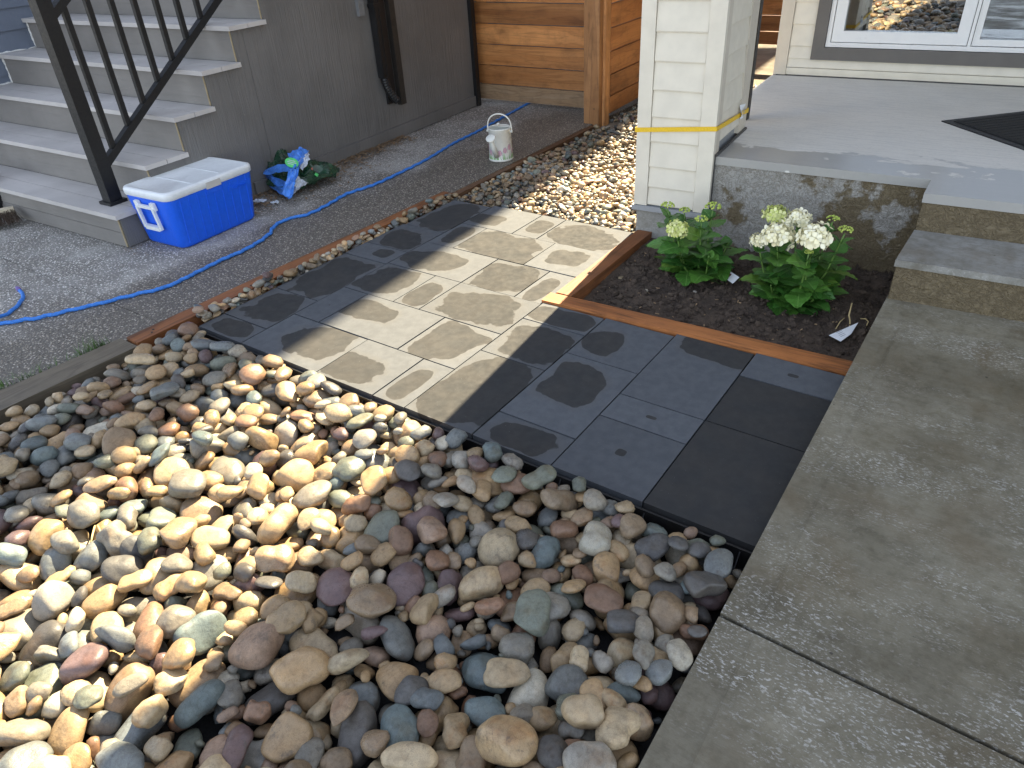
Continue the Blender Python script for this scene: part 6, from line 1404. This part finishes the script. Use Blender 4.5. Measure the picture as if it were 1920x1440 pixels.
# dry leaves blown against the skirting
rng = random.Random(31); bm = B()
def leaf_bit(x, y, z, l, a):
    c, s = math.cos(a), math.sin(a); t1, t2 = rng.uniform(-.5, .5), rng.uniform(-.3, .6)
    pts = [(-l, 0, 0), (-.2*l, .45*l, t1*l*.5), (l, 0, t2*l), (-.2*l, -.45*l, -t1*l*.3)]
    vs = [bm.verts.new((x + p[0]*c - p[1]*s, y + p[0]*s + p[1]*c, z + abs(p[2]) + .002)) for p in pts]
    bm.faces.new((vs[0], vs[1], vs[2])); bm.faces.new((vs[0], vs[2], vs[3]))
for _ in range(1700):
    s = rng.uniform(.72, 2.6); off = abs(rng.gauss(0, .15)) + .015
    if s > 1.9: off *= .55
    x = -4.32 - .052*s + off; y = 2.0 + s + .05*off
    leaf_bit(x, y, rng.uniform(0, .012), rng.uniform(.006, .022), rng.uniform(0, 6.28))
for _ in range(160):
    s = rng.uniform(-.05, .9); x = -4.30 + abs(rng.gauss(0, .10)) ; leaf_bit(x, 2.0 + s, 0, rng.uniform(.003, .012), rng.uniform(0, 6.28))
tag(obj('leaf_litter', bm, DEADLEAF, None), kind='stuff')

# ================================================================== GARDEN HOSE
H = [(-4.06, 1.085), (-3.988, 1.101), (-3.956, 1.113), (-3.924, 1.163), (-3.859, 1.237), (-3.797, 1.355), (-3.726, 1.488), (-3.667, 1.617), (-3.599, 1.746), (-3.586, 1.833), (-3.6, 1.977), (-3.619, 2.169), (-3.616, 2.298), (-3.647, 2.459), (-3.698, 2.574), (-3.763, 2.658), (-3.78, 2.781), (-3.726, 2.913), (-3.748, 3.122), (-3.781, 3.303), (-3.746, 3.529), (-3.753, 3.76), (-3.791, 4.166), (-3.876, 4.601), (-3.918, 5.02), (-3.999, 5.533), (-4.066, 5.983), (-4.11, 6.4)]
def spline(P, n=14):
    out = []
    for i in range(len(P) - 1):
        p0 = P[max(0, i-1)]; p1 = P[i]; p2 = P[i+1]; p3 = P[min(len(P)-1, i+2)]
        for k in range(n):
            t = k / n
            out.append(tuple(.5*((2*p1[j]) + (-p0[j]+p2[j])*t + (2*p0[j]-5*p1[j]+4*p2[j]-p3[j])*t*t + (-p0[j]+3*p1[j]-3*p2[j]+p3[j])*t**3) for j in range(len(p1))))
    out.append(tuple(P[-1])); return out
ho = tag(empty('garden_hose', (0, 0, 0)), 'kinked blue fabric garden hose running along the path under the gate', 'hose')
def wob(P, amp):
    out = []; s = 0
    for i, p in enumerate(P):
        if i: s += math.dist(p[:2], P[i-1][:2])
        b = P[min(len(P)-1, i+1)]; a = P[max(0, i-1)]; d = Vector((b[0]-a[0], b[1]-a[1], 0)).normalized(); n = Vector((-d.y, d.x, 0))
        k = amp * (math.sin(s*62 + 2*math.sin(s*5)) + .4*math.sin(s*131))
        out.append(Vector((p[0], p[1], .0055 + .001*math.sin(s*70))) + n*k)
    return out
def rs(P, base): return [base * (1 + .10*math.sin(i*1.9)) for i in range(len(P))]
HP = wob(spline(H, 16), .0045)
obj('hose_run', tube(B(), HP, rs(HP, .0098), 10), HOSE, ho, True)
E_ = [(-4.02, 1.112), (-4.05, 1.16), (-4.09, 1.225), (-4.15, 1.285), (-4.215, 1.325), (-4.29, 1.342)]
EP = wob(spline(E_, 12), .001); EP = [p + Vector((0, 0, .016*max(0, 1 - i/14))) for i, p in enumerate(EP)]
obj('hose_end', tube(B(), EP, .0095, 10), HOSE, ho, True)
obj('coupling', tube(B(), [EP[-1], EP[-1] + Vector((-.022, .004, .004)), EP[-1] + Vector((-.04, .006, .006))], [.012, .013, .009], 10), HOSE_END, ho, True)

# ================================================================== WATERING CAN
b = at_z(933, 300, 0)
wc = tag(empty('watering_can', (-3.292, 4.455, -.006), math.radians(105)), 'small cream watering can painted with flowers standing at the path edge', 'watering can')
R0 = .092
bm = lathe(B(), [(.0001, .004), (R0 - .004, .004), (R0, .0), (R0 + .003, .006), (R0, .012), (R0 - .002, .02), (R0 - .008, .222), (R0 - .004, .226), (R0 - .004, .233), (R0 - .010, .235), (R0 - .012, .226), (R0 - .012, .11), (.0001, .11)], 40)
obj('can_body', bm, CAN_WHITE, wc, True)
obj('can_hood', loft(B(), [([( (R0-.011)*math.cos(math.radians(a)), (R0-.011)*math.sin(math.radians(a))) for a in range(-70, 71, 10)], .230), ([( (R0-.011)*math.cos(math.radians(a)), (R0-.011)*math.sin(math.radians(a))) for a in range(-70, 71, 10)], .233)]), CAN_WHITE, wc)
# hoop handle across the top
pts = [(0, (R0 + .004) * (1.0 if abs(t) > .93 else 1) * math.cos(math.pi*(.5 - .5*t) + math.pi/2) if False else (R0 + .003)*math.sin(math.pi/2*t), .20 + (.128*math.cos(math.pi/2*t)**.62 if abs(t) < 1 else 0)) for t in [i/14 for i in range(-14, 15)]]
obj('hoop_handle', tube(B(), pts, .0055, 8), CAN_WHITE, wc, True)
for s in (-1, 1): obj('handle_rivet', tube(B(), [(0, s*(R0 - .008), .205), (0, s*(R0 + .010), .205)], .009, 10), CAN_WHITE, wc)
obj('knob', blob_ := (lambda: (lambda k: (blob(k, (.05, .03, .243), .012, 2, random.Random(1), .02), k)[1])(B()))(), CAN_WHITE, wc, True)
# spout towards -x-y in the can's own frame (-x)
sp0, sp1 = Vector((-R0 + .004, 0, .045)), Vector((-R0 - .085, 0, .185))
obj('spout', tube(B(), [sp0, sp0.lerp(sp1, .5) + Vector((-.004, 0, -.004)), sp1], [.022, .018, .0145], 14), CAN_WHITE, wc, True)
dr = (sp1 - sp0).normalized()
obj('rose', tube(B(), [sp1 - dr*.004, sp1 + dr*.016, sp1 + dr*.022, sp1 + dr*.026], [.0145, .036, .037, .030], 20), CAN_WHITE, wc, True)
obj('spout_brace', tube(B(), [sp1 - dr*.01 + Vector((0, 0, .012)), (-R0 + .006, 0, .19)], .0045, 6), CAN_WHITE, wc)
# painted band of grass and tulips, thin flat print on the wall
def on_can(a, z): r = R0 - .002 - .006*(z - .02)/.2 + .0008; return (r*math.cos(a), r*math.sin(a), z)
rng = random.Random(2); bm = B()
for i in range(110):
    a = rng.uniform(0, 2*math.pi); h = rng.uniform(.02, .075); w_ = .03; l = rng.uniform(-.12, .12)
    vs = [bm.verts.new(on_can(a - w_, .014)), bm.verts.new(on_can(a + w_, .014)), bm.verts.new(on_can(a + l, .014 + h))]; bm.faces.new(vs)
obj('grass_print', bm, PRINT_GREEN, wc)
for mat, nm, k in ((PRINT_PINK, 'tulip_print', 1.0), (PRINT_P, 'tulip_outline', 1.0)):
    bm = B()
    for i in range(14):
        a = -math.pi + (i + .4) * 2*math.pi/14 + .1; z = .062 + .018*(i % 3)
        if mat is PRINT_PINK:
            vs = [bm.verts.new(on_can(a + .16*math.cos(t)*k, z + .020*math.sin(t))) for t in [2*math.pi*j/12 for j in range(12)]]; bm.faces.new(vs)
        else:
            for s in (-1, 0, 1):
                pl_ = [(a + .17*s*math.cos(t*1.3) + .02*s, z - .018 + .042*t) for t in (0, .35, .7, 1)]
                for (a0, z0), (a1, z1) in zip(pl_, pl_[1:]):
                    q = [on_can(a0 - .016, z0), on_can(a0 + .016, z0), on_can(a1 + .016, z1), on_can(a1 - .016, z1)]
                    q = [Vector(p)*1.0 + Vector((p[0], p[1], 0)).normalized()*.0008 for p in q]
                    bm.faces.new([bm.verts.new(p) for p in q])
    obj(nm, bm, mat, wc)

# ================================================================== BROOM AND WHEEL AT THE FRAME EDGE
p = at_z(6, 418, 0.03)
br = tag(empty('broom', (p.x - .035, p.y, 0), math.radians(68)), 'push broom head with dark bristles lying on the path', 'broom')
obj('broom_block', bx(-.26, .10, .035, .085, .045, .095), BROOMW, br, bevel=.006)
bm = B(); rng = random.Random(9)
for i in range(420):
    x = rng.uniform(-.25, .10); y = rng.uniform(.03, .08); z = rng.uniform(.05, .09); l = rng.uniform(.10, .135); sx = rng.uniform(-.02, .05)
    tube(bm, [(x, y, z), (x + sx*.5, y - l*.55, z*.75), (x + sx, y - l, max(.004, z*.45))], .0016, 3, cap=False)
obj('bristles', bm, BRISTLE, br)
obj('broom_handle', tube(B(), [(-.08, .08, .07), (-.08, .5, .10), (-.35, 1.2, .14)], .012, 8), BROOMW, br, True)
p = at_z(-12, 352, .155)
wl = tag(empty('wheel', (p.x, p.y, .150), math.radians(-20)), 'black rubber wheel standing before the lowest grey stair', 'wheel')
bm = B(); n = 36
for i in range(n):
    pass
ring = [(.155*math.cos(2*math.pi*i/40), 0, .155*math.sin(2*math.pi*i/40)) for i in range(40)]
bm = B(); prof_ = [(.105, -.028), (.135, -.034), (.152, -.024), (.156, 0), (.152, .024), (.135, .034), (.105, .028)]
rings = [[bm.verts.new((r*math.cos(2*math.pi*i/44), y, r*math.sin(2*math.pi*i/44))) for i in range(44)] for r, y in prof_]
for a, b in zip(rings, rings[1:]):
    for k in range(44): bm.faces.new((a[k], a[(k+1) % 44], b[(k+1) % 44], b[k]))
obj('tyre', bm, RUBBER, wl, True)
bm = B()
for i in range(22):
    a = 2*math.pi*i/22; k = B(); box(k, -.010, .010, -.026, .026, .150, .160); R_ = Matrix.Rotation(a, 3, 'Y')
    vs = [bm.verts.new(R_ @ v.co) for v in k.verts]; k.verts.index_update()
    for f in k.faces: bm.faces.new([vs[v.index] for v in f.verts])
    k.free()
obj('tread_blocks', bm, RUBBER, wl)
for y0, y1 in ((-.028, -.02), (.02, .028)):
    bm = B(); vs0 = [bm.verts.new((.104*math.cos(2*math.pi*i/30), y0, .104*math.sin(2*math.pi*i/30))) for i in range(30)]; vs1 = [bm.verts.new((v.co.x, y1, v.co.z)) for v in vs0]
    bm.faces.new(vs0); bm.faces.new(vs1[::-1])
    for k in range(30): bm.faces.new((vs0[k], vs1[k], vs1[(k+1) % 30], vs0[(k+1) % 30]))
    obj('rim', bm, BLACK_PLASTIC, wl)
obj('hub', tube(B(), [(0, -.04, 0), (0, .04, 0)], .028, 16), FLASH_D, wl)

# ================================================================== WEEDS ALONG THE OLD TIMBER
rng = random.Random(14)
bm = B()
def blade(x, y, z, h, lean, a, w_=.0022):
    c, s = math.cos(a), math.sin(a); prev = None
    for i in range(5):
        t = i/4; r = lean*t*t; zz_ = z + h*(t - .25*t*t*abs(lean)/max(h, .01)*.5); ww = w_*(1 - t*.9)
        q = (bm.verts.new((x + c*r - s*ww, y + s*r + c*ww, zz_)), bm.verts.new((x + c*r + s*ww, y + s*r - c*ww, zz_)))
        if prev: bm.faces.new((prev[0], prev[1], q[1], q[0]))
        prev = q
for _ in range(260):
    y = rng.choice([rng.gauss(.86, .12), rng.gauss(1.2, .06), rng.gauss(.55, .2)]); x = -3.285 - .09*max(0, 1.33 - y)*.95 - abs(rng.gauss(0, .025))
    if y > 1.32: continue
    blade(x, y, -.01, rng.uniform(.015, .06), rng.uniform(.005, .05), rng.uniform(0, 6.28))
for _ in range(10): blade(-3.31 + rng.uniform(-.01, .01), 1.21 + rng.uniform(-.02, .02), -.005, rng.uniform(.06, .11), rng.uniform(.02, .10), rng.uniform(0, 6.28), .0012)
tag(obj('weeds', bm, GRASS, None), kind='stuff')
# dry stalks on the stones
for k, (pts, lab) in enumerate(((((183, 985), (190, 1000), (197, 1014), (212, 1020)), 'thin pale dry stalk bent over the sunny stones'), (((178, 985), (173, 1004), (170, 1022)), 'thin pale dry stalk lying in a gap between sunny stones'),)):
    pl_ = [at_z(a, b_, -.0 + .012*i*(2 - i)) for i, (a, b_) in enumerate(pts)]
    tag(obj('dry_stalk', tube(B(), pl_, .0028, 6), STRAW, None, True), lab, 'stalk')
# ================================================================== HYDRANGEAS
def leaf_mesh():
    bm = B(); uvl = bm.loops.layers.uv.new('UV'); n, mm = 12, 6
    def wd(u): return .40 * math.sin(math.pi * min(1, u**.8)) ** .75 * (1 - .35*u) * 1.15 + .002
    vs = []
    for i in range(n+1):
        u = i/n; w_ = wd(u) * (1 + .05*(i % 2)); row = []
        for j in range(mm+1):
            v = j/mm*2 - 1
            row.append((bm.verts.new((u, v*w_, -.30*u*u + .10*abs(v) - .10*v*v*.5 + .025*math.sin(u*26)*abs(v))), u, v*.5 + .5))
        vs.append(row)
    for i in range(n):
        for j in range(mm):
            q = (vs[i][j], vs[i+1][j], vs[i+1][j+1], vs[i][j+1]); f = bm.faces.new([a[0] for a in q]); f.smooth = True
            for l, a in zip(f.loops, q): l[uvl].uv = (a[1], a[2])
    me = bpy.data.meshes.new('leaf'); bm.to_mesh(me); bm.free(); me.materials.append(LEAF); return me
LEAF_ME = leaf_mesh()
def add_leaf(parent, base, yaw, pitch, size, roll, rng):
    o = bpy.data.objects.new('leaf', LEAF_ME); link(o, parent)
    o.matrix_local = Matrix.Translation(base) @ Matrix.Rotation(yaw, 4, 'Z') @ Matrix.Rotation(-pitch, 4, 'Y') @ Matrix.Rotation(roll, 4, 'X') @ Matrix.Diagonal((size, size*rng.uniform(.9, 1.15), size, 1))
def floret(bm, c, n, size, rng, mi, petals=4):
    n = n.normalized(); u = n.cross(Vector((.3, .8, .2))).normalized(); v = n.cross(u); a0 = rng.uniform(0, 6.28)
    for k in range(petals):
        a = a0 + 2*math.pi*k/petals; d = u*math.cos(a) + v*math.sin(a); e = n.cross(d)
        t = rng.uniform(.1, .35)
        pts = [c + d*size*.08, c + d*size*.55 + e*size*.42 + n*size*t*.4, c + d*size*1.0 + e*size*.30 + n*size*t, c + d*size*1.06 - e*size*.1 + n*size*t, c + d*size*.85 - e*size*.42 + n*size*t*.7, c + d*size*.40 - e*size*.34 + n*size*t*.3]
        f = bm.faces.new([bm.verts.new(p) for p in pts]); f.material_index = mi
def head(parent, c, r, kind, rng):
    """kind: white, lime, bud"""
    bm = B(); c = Vector(c)
    if kind == 'bud':
        for i in range(46):
            d = Vector((rng.gauss(0, 1), rng.gauss(0, 1), abs(rng.gauss(0, 1))*.8)).normalized(); p = c + Vector((d.x*r, d.y*r, d.z*r*.55))
            blob(bm, p, r*.17, 1, rng, .1)
        m = BUD
    else:
        cnt = 62
        for i in range(cnt):
            z = 1 - 1.35*(i + .5)/cnt; a = i*2.39996; q = math.sqrt(max(0, 1 - z*z)); d = Vector((q*math.cos(a), q*math.sin(a), z)) + Vector((rng.gauss(0, .12), rng.gauss(0, .12), rng.gauss(0, .12)))
            rr_ = r * rng.uniform(.74, 1.16); p = c + Vector((d.x*rr_, d.y*rr_, d.z*rr_*.82))
            floret(bm, p, d, r*rng.uniform(.30, .42), rng, 0)
        blob(bm, c, r*.62, 2, rng, .1)
        m = PETAL_W if kind == 'white' else PETAL_G
    return obj('flower_head', bm, m, parent, kind == 'bud', recalc=False)
def hydrangea(label, cx, cy, stems, seed, filler):
    rng = random.Random(seed); z0 = soil_z(cx, cy)
    pl_ = tag(empty('hydrangea', (cx, cy, z0)), label, 'plant', 'potted-out hydrangeas in the flower bed')
    for (px, py, Y, r, kind) in stems:
        if px is None:
            a, rad, h = Y; tip = Vector((rad*math.cos(a), rad*math.sin(a), h))
        else: tip = at_y(px, py, Y) - Vector((cx, cy, z0))
        if kind: 
            hd_ = head(pl_, tip, r, kind, rng); top_ = tip - Vector((0, 0, r*.5))
        else: top_ = tip
        root = Vector((tip.x*.28 + rng.uniform(-.02, .02), tip.y*.28 + rng.uniform(-.02, .02), -.01))
        mid_ = root.lerp(top_, .5) + Vector((tip.x*.10, tip.y*.10, -.01))
        C_ = [root.lerp(mid_, t/4) for t in range(4)] + [mid_.lerp(top_, t/4) for t in range(5)]
        obj('stem', tube(B(), C_, [.0052 - .0018*i/8 for i in range(9)], 7), STEM, pl_, True)
        yaw = rng.uniform(0, 3.14)
        nl = 5 if kind else 4
        for k in range(nl):
            t = .20 + .78*k/(nl - 1); q = C_[min(8, int(t*8))]
            for s in (0, math.pi):
                big = (.085 + .05*(1 - abs(t - .45)*1.3)) * rng.uniform(.85, 1.15)
                if t > .9: big *= .68
                add_leaf(pl_, q, yaw + s + rng.uniform(-.3, .3), rng.uniform(-.05, .35) + .55*(t - .3) + (.25 if t > .9 else 0), big, rng.uniform(-.35, .35), rng)
            yaw += math.pi/2 + rng.uniform(-.25, .25)
    for k in range(filler):
        a = rng.uniform(0, 6.28); r_ = rng.uniform(.02, .11)
        add_leaf(pl_, Vector((r_*math.cos(a), r_*math.sin(a), rng.uniform(.03, .21))), a + rng.uniform(-.6, .6), rng.uniform(-.1, .7), rng.uniform(.085, .13), rng.uniform(-.4, .4), rng)
    return pl_
hydrangea('budding hydrangea with lime green buds by the cream column', -1.235, 3.30,
    [(1252, 386, 3.27, .031, 'bud'), (1284, 395, 3.36, .027, 'bud'), (1337, 388, 3.36, .036, 'bud'), (1315, 411, 3.26, .029, 'bud'), (1270, 431, 3.17, .046, 'lime'),
     (None, None, (2.9, .15, .20), 0, None), (None, None, (4.3, .12, .15), 0, None), (None, None, (5.4, .15, .17), 0, None), (None, None, (.3, .14, .19), 0, None)], 41, 26)
hydrangea('hydrangea with large cream white flower heads in the flower bed', -.735, 3.27,
    [(1458, 443, 3.15, .061, 'white'), (1496, 411, 3.34, .047, 'white'), (1456, 404, 3.36, .047, 'lime'), (1527, 448, 3.13, .063, 'white'), (1423, 452, 3.17, .034, 'white'),
     (1562, 411, 3.36, .027, 'bud'), (1585, 432, 3.26, .030, 'bud'), (1517, 473, 3.10, .018, 'bud'),
     (None, None, (2.7, .17, .14), 0, None), (None, None, (4.2, .16, .12), 0, None), (None, None, (5.6, .18, .16), 0, None), (None, None, (.4, .17, .18), 0, None), (None, None, (4.9, .12, .10), 0, None)], 57, 22)

# plant labels
p = at_z(1366, 512, .02)
tg = tag(empty('plant_tag', (p.x, p.y, soil_z(p.x, p.y) + .045), math.radians(-18)), 'white plant tag with dark red picture leaning beside the budding hydrangea', 'plant tag')
o = obj('card', bx(-.065, .055, -.022, .022, -.0008, .0008), WHITE_TAG, tg); pc = obj('picture', bx(-.035, .012, -.018, .012, .0009, .0014), PRINT_D, tg)
for i in range(3): obj('print_line', bx(-.055 + .02*i, -.040 + .02*i, .015, .018, .0009, .0014), PRINT_GREY, tg)
tg.rotation_euler = (math.radians(35), math.radians(8), math.radians(-25))
a = at_z(1553, 634, -.03); b_ = at_z(1575, 646, -.03); c_ = at_z(1607, 615, -.03); d_ = at_z(1594, 634, -.03); e_ = at_z(1576, 626, -.03)
z = max(soil_z(q.x, q.y) for q in (a, b_, c_, d_, e_)) + .006
tg = tag(empty('plant_tag', (a.x, a.y, z), 0), 'white arrow shaped plant tag lying flat on the soil by the walkway', 'plant tag')
tg.rotation_euler = (.06, -.05, 0)
L = [(q.x - a.x, q.y - a.y) for q in (a, b_, d_, c_, e_)]
obj('card', prism(B(), L, -.0008, .0008), WHITE_TAG, tg)
ctr = Vector((sum(x for x, _ in L)/5, sum(y for _, y in L)/5, 0)); ux = (Vector((*L[3], 0)) - Vector((*L[0], 0))).normalized(); uy = Vector((-ux.y, ux.x, 0))
for i in range(4):
    q = ctr + uy*(.018 - .011*i) - ux*(.010 + .004*i); w_ = .016 - .002*(i % 2)
    vs = [q - ux*w_ - uy*.0016, q + ux*w_ - uy*.0016, q + ux*w_ + uy*.0016, q - ux*w_ + uy*.0016]
    obj('print_line', prism(B(), [(v.x, v.y) for v in vs], .0009, .0012), PRINT_GREY, tg)

bpy.context.view_layer.update()
